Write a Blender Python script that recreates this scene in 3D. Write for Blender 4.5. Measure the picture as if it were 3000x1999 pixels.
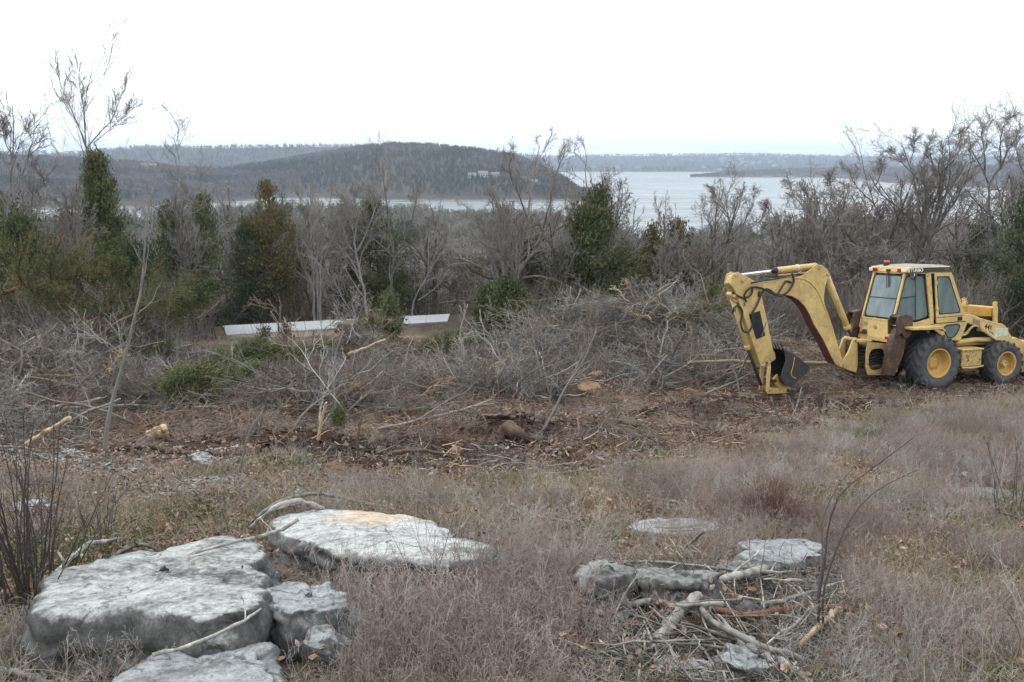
import bpy, math, random
import numpy as np
from mathutils import Vector, Matrix, noise as mnoise
for o in list(bpy.data.objects): bpy.data.objects.remove(o)
S = bpy.context.scene
COL = S.collection
PI = math.pi
# ------------------------------------------------------------------ camera, sky, sun, exposure
EYE = 50.0                      # metres above the lake
FPX = 796.0                     # focal length in pixels of a 1024 wide picture
PITCH = math.radians(12.8)
cam = bpy.data.cameras.new('camera'); camo = bpy.data.objects.new('camera', cam); COL.objects.link(camo)
cam.sensor_width = 36.0; cam.lens = 36.0 * FPX / 1024.0
cam.clip_start = 0.1; cam.clip_end = 60000
camo.location = (0, 0, EYE); camo.rotation_euler = (PI / 2 - PITCH, 0, 0)
S.camera = camo
SUN_EL, SUN_AZ = math.radians(48), math.radians(-60)
W = bpy.data.worlds.new("World"); S.world = W; W.use_nodes = True
nt = W.node_tree; nt.nodes.clear()
wo = nt.nodes.new('ShaderNodeOutputWorld'); bg = nt.nodes.new('ShaderNodeBackground'); bg2 = nt.nodes.new('ShaderNodeBackground')
sk = nt.nodes.new('ShaderNodeTexSky'); sk.sky_type = 'NISHITA'; sk.sun_disc = False
sk.sun_elevation = SUN_EL; sk.sun_rotation = SUN_AZ; sk.dust_density = 4.0; sk.air_density = 1.0
nt.links.new(sk.outputs[0], bg.inputs[0]); bg.inputs[1].default_value = 0.10
tc = nt.nodes.new('ShaderNodeTexCoord'); mp = nt.nodes.new('ShaderNodeMapping'); mp.inputs['Scale'].default_value = (1, 1, 3.5)
nz = nt.nodes.new('ShaderNodeTexNoise'); nz.inputs['Scale'].default_value = 1.6; nz.inputs['Detail'].default_value = 5
cr = nt.nodes.new('ShaderNodeValToRGB')
cr.color_ramp.elements[0].position = .35; cr.color_ramp.elements[0].color = (0.80, 0.925, 0.985, 1)
cr.color_ramp.elements[1].position = .62; cr.color_ramp.elements[1].color = (0.98, 0.99, 1.0, 1)
nt.links.new(tc.outputs['Generated'], mp.inputs[0]); nt.links.new(mp.outputs[0], nz.inputs['Vector'])
nt.links.new(nz.outputs[0], cr.inputs[0]); nt.links.new(cr.outputs[0], bg2.inputs[0]); bg2.inputs[1].default_value = 1.40
ms = nt.nodes.new('ShaderNodeMixShader'); ms.inputs[0].default_value = 0.90       # high overcast layer over the blue
nt.links.new(bg.outputs[0], ms.inputs[1]); nt.links.new(bg2.outputs[0], ms.inputs[2]); nt.links.new(ms.outputs[0], wo.inputs[0])
sun = bpy.data.lights.new('sun', 'SUN'); suno = bpy.data.objects.new('sun', sun); COL.objects.link(suno)
sun.energy = 0.9; sun.angle = math.radians(14); sun.color = (1, .965, .92)
sd = Vector((math.sin(SUN_AZ) * math.cos(SUN_EL), math.cos(SUN_AZ) * math.cos(SUN_EL), math.sin(SUN_EL)))
suno.rotation_euler = sd.to_track_quat('Z', 'Y').to_euler()
S.view_settings.view_transform = 'Standard'; S.view_settings.look = 'None'
S.view_settings.gamma = 1; S.view_settings.use_curve_mapping = False; S.view_settings.exposure = 0.46
S.render.engine = 'CYCLES'
S.cycles.max_bounces = 6; S.cycles.diffuse_bounces = 2; S.cycles.glossy_bounces = 3
S.cycles.transparent_max_bounces = 12; S.cycles.transmission_bounces = 3; S.cycles.volume_bounces = 0
S.cycles.caustics_reflective = False; S.cycles.caustics_refractive = False

rng = np.random.default_rng(7)
random.seed(7)
KD = 1024.0 / 2353.0            # photograph read at 2353 px wide

# ------------------------------------------------------------------ maths helpers
def hsh(ix, iy, seed):
    h = (ix.astype(np.int64) * 374761393 + iy.astype(np.int64) * 668265263 + seed * 1442695041) & 0x7fffffff
    h = ((h ^ (h >> 13)) * 1274126177) & 0x7fffffff
    return ((h ^ (h >> 16)) & 0xffff) / 65535.0
def vn(x, y, seed=0):
    x = np.asarray(x, float); y = np.asarray(y, float)
    ix = np.floor(x); iy = np.floor(y); fx = x - ix; fy = y - iy
    ix = ix.astype(np.int64); iy = iy.astype(np.int64)
    ux = fx * fx * (3 - 2 * fx); uy = fy * fy * (3 - 2 * fy)
    a = hsh(ix, iy, seed); b = hsh(ix + 1, iy, seed); c = hsh(ix, iy + 1, seed); d = hsh(ix + 1, iy + 1, seed)
    return (a * (1 - ux) + b * ux) * (1 - uy) + (c * (1 - ux) + d * ux) * uy
def fbm(x, y, seed=0, octv=4):
    s = 0; a = .5; t = 0
    for i in range(octv):
        s = s + a * vn(x * 2 ** i, y * 2 ** i, seed + 17 * i); t += a; a *= .5
    return s / t
def sst(a, b, x):
    t = np.clip((x - a) / (b - a), 0, 1); return t * t * (3 - 2 * t)
def rays(px, py):                 # px,py in 2353-wide photo pixels -> direction with unit depth along the view axis
    a = (np.asarray(px, float) * KD - 512) / FPX; b = -(np.asarray(py, float) * KD - 341) / FPX
    return a, np.cos(PITCH) + b * np.sin(PITCH), -np.sin(PITCH) + b * np.cos(PITCH)
def at(px, py, Y):
    a, b, c = rays(px, py); t = Y / b
    return np.array([a * t, b * t, EYE + c * t]).T

# ------------------------------------------------------------------ terrain
PR = np.array([[-400, -60], [-60, -14], [0, 1.7], [4, 2.75], [8, 3.65], [12, 4.45], [16, 5.1], [20, 5.65], [25, 6.2], [30, 6.95],
               [36, 8.2], [45, 9.9], [60, 13.2], [80, 18.5]])
HUMP = np.array([[80, 18.5], [120, 24], [200, 29], [300, 31.5], [400, 32.5], [480, 37], [560, 47], [620, 51], [900, 58], [20000, 70]])
CHAN = np.array([[80, 19], [120, 26], [150, 29], [200, 34.5], [300, 41], [400, 46], [500, 49.3], [560, 50.8], [900, 58], [20000, 70]])
P1 = np.vstack([PR[:-1], HUMP]); P2 = np.vstack([PR[:-1], CHAN])
VO = np.array([10.092, 19.712, 44.40]); VY, VP, VR = [math.radians(a) for a in (17.815, 1.106, -5.382)]
VM = np.array((Matrix.Rotation(VY, 3, 'Z') @ Matrix.Rotation(VP, 3, 'Y') @ Matrix.Rotation(VR, 3, 'X')))
def on_level(px, py, z):
    a, b, c = rays(px, py); t = (z - EYE) / c; return np.array([a * t, b * t, z])
RNA, RNB = at(520, 769, 42.0), at(1028, 738, 47.5)                         # near edge of the pale road
RFA, RFB = on_level(512, 748, RNA[2]), on_level(1034, 721, RNB[2])          # far edge
WLA, WLB = (RNA + RFA) / 2, (RNB + RFB) / 2
MOUNDS = []     # x, y, rx, ry, h
def height(x, y):
    x = np.asarray(x, float); y = np.asarray(y, float)
    r = np.hypot(x, y)
    d = np.where(y > 0, y + (r - y) * sst(40, 110, r), y)
    az = x / np.maximum(y, .5) * FPX / KD + 1176.5          # photo column
    w = 1 - sst(1230, 1480, az) * (1 - .75 * sst(1560, 1900, az))
    dp = w * np.interp(d, P1[:, 0], P1[:, 1]) + (1 - w) * np.interp(d, P2[:, 0], P2[:, 1])
    z = EYE - dp + 4.2 * sst(150, 480, az) * (1 - sst(930, 1050, az)) * sst(200, 330, r) * (1 - sst(430, 520, r))
    far = sst(40, 150, r)
    z = z + far * (fbm(x / 60, y / 60, 5) - .5) * 7 * (1 - sst(420, 600, r))
    z = z + (1 - far) * ((fbm(x / 5, y / 5, 1) - .5) * .45 + (fbm(x / .9, y / .9, 2, 3) - .5) * .12)
    # churned clearing
    cl = clearing(x, y)
    z = z + cl * ((fbm(x / 1.3, y / 1.3, 9, 4) - .5) * .38)
    for mx, my, rx, ry, h in MOUNDS:
        q = ((x - mx) / rx) ** 2 + ((y - my) / ry) ** 2
        z = z + h * np.exp(-q * 1.4)
    tq = np.clip(((x - WLA[0]) * (WLB[0] - WLA[0]) + (y - WLA[1]) * (WLB[1] - WLA[1])) / ((WLB[0] - WLA[0]) ** 2 + (WLB[1] - WLA[1]) ** 2), 0, 1)
    dq = np.hypot(x - WLA[0] - tq * (WLB[0] - WLA[0]), y - WLA[1] - tq * (WLB[1] - WLA[1])); wq = np.exp(-(dq / 3.6) ** 4)
    z = z * (1 - wq) + (WLA[2] + tq * (WLB[2] - WLA[2]) - .09) * wq
    # the bench the machine stands on
    lx = (x - VO[0]) * VM[0, 0] + (y - VO[1]) * VM[1, 0]; ly = (x - VO[0]) * VM[0, 1] + (y - VO[1]) * VM[1, 1]
    n = VM[:, 2]; pz = VO[2] - (n[0] * (x - VO[0]) + n[1] * (y - VO[1])) / n[2]
    q = np.maximum(np.maximum(-4.6 - lx, lx - 3.6), 0) ** 2 + np.maximum(np.abs(ly) - 1.3, 0) ** 2
    wv = np.exp(-q / 1.6)
    return z * (1 - wv) + (pz + .02 + (fbm(x / .5, y / .5, 3, 3) - .5) * .08) * wv
def clearing(x, y):
    e = fbm(x / 3, y / 3, 21) * 3
    az = x / np.maximum(y, .5) * FPX / KD + 1176.5
    near = np.interp(az, [-300, 200, 560, 1000, 1450, 1700, 2000, 2353, 2700], [10.6, 10.2, 9.9, 9.6, 10.4, 12.6, 14.8, 17.0, 17.5])
    return sst(near - .9, near + .6, y + e - 1.5) * (1 - sst(29, 36, y + e - 1.5))
def gh(x, y): return float(height(np.array([x]), np.array([y]))[0])
def ground_hit(px, py, off=0.0, tmax=400):
    a, b, c = rays(px, py)
    lo, hi = 1.0, float(tmax); ts = 1.0 * (tmax / 1.0) ** np.linspace(0, 1, 160)
    for _ in range(3):
        und = EYE + c * ts < height(a * ts, b * ts) + off
        k = int(np.argmax(und)) if und.any() else len(ts) - 1
        k = max(k, 1); lo, hi = float(ts[k - 1]), float(ts[k]); ts = np.linspace(lo, hi, 16)
    return Vector((a * lo, b * lo, EYE + c * lo))

# ------------------------------------------------------------------ mesh helpers
def mk_mesh(name, v, f, smooth=True, mats=(), mi=None):
    """v (N,3); f: (M,k) array or list of such arrays"""
    me = bpy.data.meshes.new(name)
    fs = f if isinstance(f, list) else [f]
    fs = [np.asarray(q, np.int32) for q in fs if len(q)]
    v = np.asarray(v, np.float32)
    me.vertices.add(len(v)); me.vertices.foreach_set('co', v.ravel())
    tot = np.concatenate([np.full(len(q), q.shape[1], np.int32) for q in fs])
    lv = np.concatenate([q.ravel() for q in fs])
    me.loops.add(len(lv)); me.loops.foreach_set('vertex_index', lv)
    me.polygons.add(len(tot))
    st = np.concatenate([[0], np.cumsum(tot)[:-1]]).astype(np.int32)
    me.polygons.foreach_set('loop_start', st)
    if smooth: me.polygons.foreach_set('use_smooth', np.ones(len(tot), bool))
    for m in mats: me.materials.append(m)
    if mi is not None: me.polygons.foreach_set('material_index', np.asarray(mi, np.int32))
    me.update(calc_edges=True)
    return me
def link(name, me, parent=None, loc=None):
    o = bpy.data.objects.new(name, me); COL.objects.link(o)
    if parent is not None: o.parent = parent
    if loc is not None: o.location = loc
    return o
def tag(o, label=None, cat=None, group=None, kind=None):
    if label: o['label'] = label
    if cat: o['category'] = cat
    if group: o['group'] = group
    if kind: o['kind'] = kind
    return o
def empty(name, loc=(0, 0, 0), rz=0):
    o = bpy.data.objects.new(name, None); COL.objects.link(o); o.location = loc; o.rotation_euler = (0, 0, rz)
    o.empty_display_size = .2
    return o
def nrm(a): return a / np.maximum(np.linalg.norm(a, axis=-1, keepdims=True), 1e-9)
class Acc:
    def __init__(s): s.v = []; s.f = {}; s.n = 0
    def add(s, v, f):
        v = np.asarray(v, float).reshape(-1, 3); f = np.asarray(f)
        s.v.append(v); s.f.setdefault(f.shape[1], []).append(f + s.n); s.n += len(v)
    def tubes(s, P, R, sides=3, caps=False, ridge=0.0):
        """P (B,n,3) R (B,n)"""
        B, n, _ = P.shape
        T = nrm(np.gradient(P, axis=1))
        D = nrm(P[:, -1] - P[:, 0]); ref = np.eye(3)[np.argmin(np.abs(D), axis=1)]
        ref = np.broadcast_to(ref[:, None, :], T.shape)
        U = nrm(np.cross(T, ref)); V = np.cross(T, U)
        a = np.arange(sides) * 2 * PI / sides
        rg = 1.0 if not ridge else 1 + ridge * (np.random.default_rng(sides * 7 + n).normal(size=(1, 1, sides, 1)) + .5 * np.random.default_rng(n).normal(size=(1, n, sides, 1)))
        v = P[:, :, None, :] + rg * R[:, :, None, None] * (np.cos(a)[None, None, :, None] * U[:, :, None, :] + np.sin(a)[None, None, :, None] * V[:, :, None, :])
        b = np.arange(B)[:, None, None] * (n * sides); i = np.arange(n - 1)[None, :, None] * sides; k = np.arange(sides)[None, None, :]
        k2 = (k + 1) % sides
        f = np.stack([b + i + k, b + i + k2, b + i + sides + k2, b + i + sides + k], -1).reshape(-1, 4)
        s.add(v.reshape(-1, 3), f)
        if caps:
            for bi in range(B):
                base = s.n - B * n * sides + bi * n * sides
                s.f.setdefault(sides, []).append(np.array([[base + q for q in range(sides)][::-1]]))
                s.f.setdefault(sides, []).append(np.array([[base + (n - 1) * sides + q for q in range(sides)]]))
    def mesh(s, name, mats=(), smooth=True):
        return mk_mesh(name, np.concatenate(s.v), [np.concatenate(q) for q in s.f.values()], smooth, mats)

# ------------------------------------------------------------------ materials
def new_mat(name):
    m = bpy.data.materials.new(name); m.use_nodes = True; n = m.node_tree; n.nodes.clear()
    out = n.nodes.new('ShaderNodeOutputMaterial'); b = n.nodes.new('ShaderNodeBsdfPrincipled')
    n.links.new(b.outputs[0], out.inputs[0]); b.inputs['Roughness'].default_value = .85
    b.inputs['Specular IOR Level'].default_value = .3
    return m, n, b, out
def coord(n, kind='world', scale=1.0):
    if kind == 'world':
        g = n.nodes.new('ShaderNodeNewGeometry'); src = g.outputs['Position']
    else:
        g = n.nodes.new('ShaderNodeTexCoord'); src = g.outputs['Object']
    m = n.nodes.new('ShaderNodeMapping')
    m.inputs['Scale'].default_value = (scale,) * 3 if np.isscalar(scale) else scale
    n.links.new(src, m.inputs[0]); return m.outputs[0]
def noise_n(n, vec, scale, detail=4, rough=.55):
    t = n.nodes.new('ShaderNodeTexNoise'); t.inputs['Scale'].default_value = scale; t.inputs['Detail'].default_value = detail
    t.inputs['Roughness'].default_value = rough; n.links.new(vec, t.inputs['Vector']); return t.outputs[0]
def ramp(n, fac, stops):
    r = n.nodes.new('ShaderNodeValToRGB'); e = r.color_ramp.elements
    while len(e) < len(stops): e.new(.5)
    for q, (p, c) in zip(e, stops): q.position = p; q.color = (c[0], c[1], c[2], 1) if not np.isscalar(c) else (c, c, c, 1)
    n.links.new(fac, r.inputs[0]); return r.outputs[0]
def mixc(n, fac, a, b, mode='MIX'):
    m = n.nodes.new('ShaderNodeMix'); m.data_type = 'RGBA'; m.blend_type = mode
    for sock, val in ((m.inputs[0], fac), (m.inputs[6], a), (m.inputs[7], b)):
        if isinstance(val, bpy.types.NodeSocket): n.links.new(val, sock)
        elif np.isscalar(val): sock.default_value = val
        else: sock.default_value = (val[0], val[1], val[2], 1)
    return m.outputs[2]
def bump(n, b, h, strength=.5, dist=.02):
    q = n.nodes.new('ShaderNodeBump'); q.inputs['Strength'].default_value = strength; q.inputs['Distance'].default_value = dist
    n.links.new(h, q.inputs['Height']); n.links.new(q.outputs[0], b.inputs['Normal'])
def rnd(n):
    o = n.nodes.new('ShaderNodeObjectInfo'); return o.outputs['Random']
def bark(name, c1, c2, scale=6, spread=.25, kind='object', rough=.9):
    m, n, b, _ = new_mat(name)
    v = coord(n, kind, 1)
    f = noise_n(n, v, scale, 5, .65)
    col = ramp(n, f, [(.3, c1), (.7, c2)])
    r = ramp(n, rnd(n), [(0, 1 - spread), (1, 1 + spread)])
    col = mixc(n, 1.0, col, r, 'MULTIPLY')
    n.links.new(col, b.inputs['Base Color']); b.inputs['Roughness'].default_value = rough
    bump(n, b, f, .6, .01)
    return m
def leafy(name, stops, scale=1.2, spread=.2, kind='world'):
    m, n, b, _ = new_mat(name)
    v = coord(n, kind, 1)
    f = noise_n(n, v, scale, 3, .6)
    f2 = noise_n(n, v, scale * 9, 2, .6)
    col = ramp(n, f, stops)
    col = mixc(n, 1.0, col, ramp(n, f2, [(.3, .62), (.7, 1.4)]), 'MULTIPLY')
    col = mixc(n, 1.0, col, ramp(n, rnd(n), [(0, 1 - spread), (1, 1 + spread)]), 'MULTIPLY')
    n.links.new(col, b.inputs['Base Color']); b.inputs['Roughness'].default_value = .8
    b.inputs['Specular IOR Level'].default_value = .15
    return m
M = {}
M['bark_grey'] = bark('bark_grey', (.11, .10, .085), (.27, .25, .22), 3)
M['bark_pale'] = bark('bark_pale', (.16, .15, .135), (.36, .34, .31), 3)
M['bark_dark'] = bark('bark_dark', (.08, .07, .062), (.18, .16, .14), 4)
M['twig_grey'] = bark('twig_grey', (.18, .165, .15), (.33, .305, .285), 1)
M['twig_pale'] = bark('twig_pale', (.24, .22, .195), (.40, .37, .33), 1)
M['twig_brown'] = bark('twig_brown', (.13, .105, .085), (.25, .205, .17), 1)
M['twig_dark'] = bark('twig_dark', (.045, .036, .034), (.11, .09, .082), 1)
M['twig_red'] = bark('twig_red', (.10, .055, .036), (.26, .16, .115), 1)
M['wood_fresh'] = bark('wood_fresh', (.36, .25, .14), (.60, .47, .30), 14)
M['wood_grey'] = bark('wood_grey', (.08, .07, .06), (.42, .40, .365), 16, .4)
M['wood_red'] = bark('wood_red', (.10, .045, .025), (.24, .12, .07), 7)
M['log_brown'] = bark('log_brown', (.06, .04, .028), (.16, .11, .08), 7)
M['weed'] = bark('weed', (.21, .155, .135), (.44, .365, .325), .45, .3, 'world')
M['weed_grey'] = bark('weed_grey', (.32, .295, .275), (.48, .45, .42), .9, .25, 'world')
M['straw'] = bark('straw', (.27, .21, .14), (.46, .38, .26), 1.2, .3, 'world')
M['green_grass'] = bark('green_grass', (.085, .11, .03), (.20, .20, .08), 1.2, .3, 'world')
M['cedar_green'] = leafy('cedar_green', [(.3, (.060, .075, .038)), (.55, (.125, .14, .062)), (.75, (.21, .18, .08))])
M['cedar_fresh'] = leafy('cedar_fresh', [(.3, (.085, .11, .05)), (.6, (.155, .175, .08)), (.8, (.27, .22, .11))])
M['cedar_brown'] = leafy('cedar_brown', [(.3, (.09, .10, .04)), (.5, (.16, .14, .055)), (.75, (.24, .165, .07))])
M['cedar_dark'] = leafy('cedar_dark', [(.3, (.045, .065, .036)), (.55, (.08, .105, .052)), (.8, (.15, .13, .06))])
M['leaf_brown'] = leafy('leaf_brown', [(.3, (.075, .042, .027)), (.5, (.15, .088, .06)), (.72, (.29, .20, .145))], 30, .3)
M['leaf_pale'] = leafy('leaf_pale', [(.3, (.14, .085, .055)), (.55, (.27, .195, .145)), (.78, (.52, .44, .36))], 30, .3)
M['leaf_red'] = leafy('leaf_red', [(.3, (.13, .055, .03)), (.6, (.26, .12, .07))], 5, .3)
M['far_wood'] = leafy('far_wood', [(.3, (.085, .076, .07)), (.6, (.14, .12, .108)), (.8, (.18, .15, .13))], .02, .35)
M['far_green'] = leafy('far_green', [(.3, (.038, .052, .036)), (.7, (.065, .08, .048))], .02, .3)
def plain(name, c, rough=.6, metal=0, spec=.4):
    m, n, b, _ = new_mat(name); b.inputs['Base Color'].default_value = (*c, 1)
    b.inputs['Roughness'].default_value = rough; b.inputs['Metallic'].default_value = metal; b.inputs['Specular IOR Level'].default_value = spec
    f = noise_n(n, coord(n, 'object', 1), 9, 5); col = mixc(n, 1.0, c, ramp(n, f, [(.3, .72), (.7, 1.15)]), 'MULTIPLY')
    n.links.new(col, b.inputs['Base Color'])
    return m

# ground material: colours of the soil itself by mesh attributes
m, n, b, _ = new_mat('ground_soil'); M['ground'] = m
def attr(n, nm):
    a = n.nodes.new('ShaderNodeAttribute'); a.attribute_name = nm; return a.outputs['Fac']
v = coord(n, 'world', 1)
f1 = noise_n(n, v, 1.6, 6, .65); f2 = noise_n(n, v, 14, 4, .7); f3 = noise_n(n, v, 55, 3, .6)
grassc = ramp(n, f1, [(.3, (.085, .070, .050)), (.5, (.17, .135, .105)), (.7, (.25, .205, .155))])
green = ramp(n, f2, [(.35, (.07, .08, .03)), (.65, (.16, .15, .075))])
soil = ramp(n, f2, [(.3, (.030, .016, .010)), (.5, (.075, .040, .025)), (.72, (.16, .095, .062))])
tan = ramp(n, f2, [(.3, (.20, .14, .095)), (.7, (.36, .28, .20))])
pale = ramp(n, f2, [(.35, (.16, .13, .105)), (.52, (.36, .33, .29)), (.7, (.60, .59, .56))])
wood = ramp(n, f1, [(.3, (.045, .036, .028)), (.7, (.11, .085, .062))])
c = mixc(n, attr(n, 'a_green'), grassc, green)
c = mixc(n, attr(n, 'a_pale'), c, pale)
c = mixc(n, attr(n, 'a_soil'), c, soil)
c = mixc(n, attr(n, 'a_tan'), c, tan)
c = mixc(n, attr(n, 'a_dark'), c, ramp(n, f2, [(.3, (.018, .010, .007)), (.7, (.060, .033, .023))]))
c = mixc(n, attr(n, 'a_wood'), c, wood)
c = mixc(n, 1.0, c, ramp(n, f3, [(.3, .6), (.7, 1.35)]), 'MULTIPLY')
n.links.new(c, b.inputs['Base Color']); b.inputs['Roughness'].default_value = .95; b.inputs['Specular IOR Level'].default_value = .1
bump(n, b, f2, .9, .05)

# rock
def rock_mat(name, top, side, rust=None, scale=1.0):
    m, n, b, _ = new_mat(name)
    v = coord(n, 'world', scale)
    f1 = noise_n(n, v, 2.2, 6, .65); f2 = noise_n(n, v, 22, 6, .75); f3 = noise_n(n, v, 6, 5, .7)
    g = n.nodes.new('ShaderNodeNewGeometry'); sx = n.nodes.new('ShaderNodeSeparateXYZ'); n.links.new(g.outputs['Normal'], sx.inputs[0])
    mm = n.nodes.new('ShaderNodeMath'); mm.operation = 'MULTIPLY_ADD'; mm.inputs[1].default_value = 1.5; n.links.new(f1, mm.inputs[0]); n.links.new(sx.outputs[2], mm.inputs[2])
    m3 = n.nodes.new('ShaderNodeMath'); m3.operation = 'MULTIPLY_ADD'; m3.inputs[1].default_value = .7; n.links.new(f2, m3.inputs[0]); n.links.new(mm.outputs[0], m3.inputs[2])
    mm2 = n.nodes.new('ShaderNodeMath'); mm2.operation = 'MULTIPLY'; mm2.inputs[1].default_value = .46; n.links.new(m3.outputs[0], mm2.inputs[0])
    fac = ramp(n, mm2.outputs[0], [(.84, 0.0), (.98, 1.0)])     # side colour on steep faces, paler top colour on upward ones, edge broken by noise
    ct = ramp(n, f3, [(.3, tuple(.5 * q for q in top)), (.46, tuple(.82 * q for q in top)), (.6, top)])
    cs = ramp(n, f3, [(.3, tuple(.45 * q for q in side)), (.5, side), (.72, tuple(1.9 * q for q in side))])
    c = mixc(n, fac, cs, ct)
    f4 = noise_n(n, v, 60, 4, .7)
    wv_ = n.nodes.new('ShaderNodeVectorMath'); wv_.operation = 'MULTIPLY_ADD'; wv_.inputs[1].default_value = (.35, .35, .35); cn = n.nodes.new('ShaderNodeTexNoise'); cn.inputs['Scale'].default_value = 3; cn.inputs['Detail'].default_value = 5; n.links.new(v, cn.inputs['Vector']); n.links.new(cn.outputs['Color'], wv_.inputs[0]); n.links.new(v, wv_.inputs[2])
    vo = n.nodes.new('ShaderNodeTexVoronoi'); vo.feature = 'DISTANCE_TO_EDGE'; vo.inputs['Scale'].default_value = 2.6; n.links.new(wv_.outputs[0], vo.inputs['Vector'])
    vp = n.nodes.new('ShaderNodeTexVoronoi'); vp.inputs['Scale'].default_value = 38; n.links.new(wv_.outputs[0], vp.inputs['Vector'])
    crk = ramp(n, vo.outputs['Distance'], [(0.0, .35), (.022, 1.0)]); pit = ramp(n, vp.outputs['Distance'], [(.10, .45), (.26, 1.0)])
    c = mixc(n, 1.0, c, mixc(n, ramp(n, f1, [(.48, 0.0), (.56, 1.0)]), (1, 1, 1), crk), 'MULTIPLY'); c = mixc(n, 1.0, c, mixc(n, ramp(n, f3, [(.5, 0.0), (.6, 1.0)]), (1, 1, 1), pit), 'MULTIPLY')
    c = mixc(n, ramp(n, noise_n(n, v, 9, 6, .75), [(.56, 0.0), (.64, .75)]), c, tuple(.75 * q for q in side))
    c = mixc(n, 1.0, c, ramp(n, f2, [(.34, .72), (.5, .97), (.7, 1.12)]), 'MULTIPLY')
    c = mixc(n, 1.0, c, ramp(n, f4, [(.35, .78), (.55, 1.03)]), 'MULTIPLY')
    if rust:
        d = n.nodes.new('ShaderNodeVectorMath'); d.operation = 'DISTANCE'; n.links.new(g.outputs['Position'], d.inputs[0]); d.inputs[1].default_value = rust[0]
        ad = n.nodes.new('ShaderNodeMath'); ad.operation = 'MULTIPLY_ADD'; ad.inputs[1].default_value = .8; n.links.new(f1, ad.inputs[0]); n.links.new(d.outputs['Value'], ad.inputs[2])
        rf = ramp(n, ad.outputs[0], [(rust[1], .8), (rust[1] + .30, 0.0)])
        rm_ = n.nodes.new('ShaderNodeMath'); rm_.operation = 'MULTIPLY'; n.links.new(rf, rm_.inputs[0]); n.links.new(ramp(n, f2, [(.36, .25), (.56, 1.0)]), rm_.inputs[1]); rf = rm_.outputs[0]
        c = mixc(n, rf, c, ramp(n, f3, [(.3, (.42, .27, .15)), (.6, (.62, .47, .33))]))
    n.links.new(c, b.inputs['Base Color']); b.inputs['Roughness'].default_value = .92; b.inputs['Specular IOR Level'].default_value = .2
    bump(n, b, f2, .45, .015)
    return m
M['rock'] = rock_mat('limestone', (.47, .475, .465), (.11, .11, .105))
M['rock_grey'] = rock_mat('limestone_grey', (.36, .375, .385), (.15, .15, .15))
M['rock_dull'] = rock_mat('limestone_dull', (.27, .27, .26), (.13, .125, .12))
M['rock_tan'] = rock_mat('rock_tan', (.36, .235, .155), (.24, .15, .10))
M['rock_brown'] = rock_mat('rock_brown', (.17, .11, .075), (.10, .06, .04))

# ================================================================== the large setting
# brush heaps stand on low berms of pushed-up earth: x, y, rx, ry, h   (filled from photo columns below)
def place(px, Y): a, b, c = rays(px, 784); return a / b * Y
HEAPS = []
for px, Y, rx, ry, h in [(1440, 25, 3.6, 2.0, .75), (1300, 24, 2.0, 1.5, .35), (1580, 25.5, 2.2, 1.6, .5), (810, 24.5, 1.0, 1.2, .25), (60, 21, 3.0, 2.2, .6), (300, 22, 2.5, 2.0, .45),
                         (1000, 23.5, 2.0, 1.2, .2), (850, 11.6, 1.2, .5, .12), (1200, 14.2, .9, .5, .22)]:
    MOUNDS.append((float(place(px, Y)), Y, rx, ry, h))
for px, Y, rx, ry, h in [(740, 11.6, 1.4, .8, -.22), (950, 11.7, 1.1, .6, -.18), (1200, 13.4, 1.1, .6, -.2), (1420, 13.3, .8, .35, -.12), (1900, 17, 1.0, .5, -.1)]:
    MOUNDS.append((float(place(px, Y)), Y, rx, ry, h))

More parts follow.
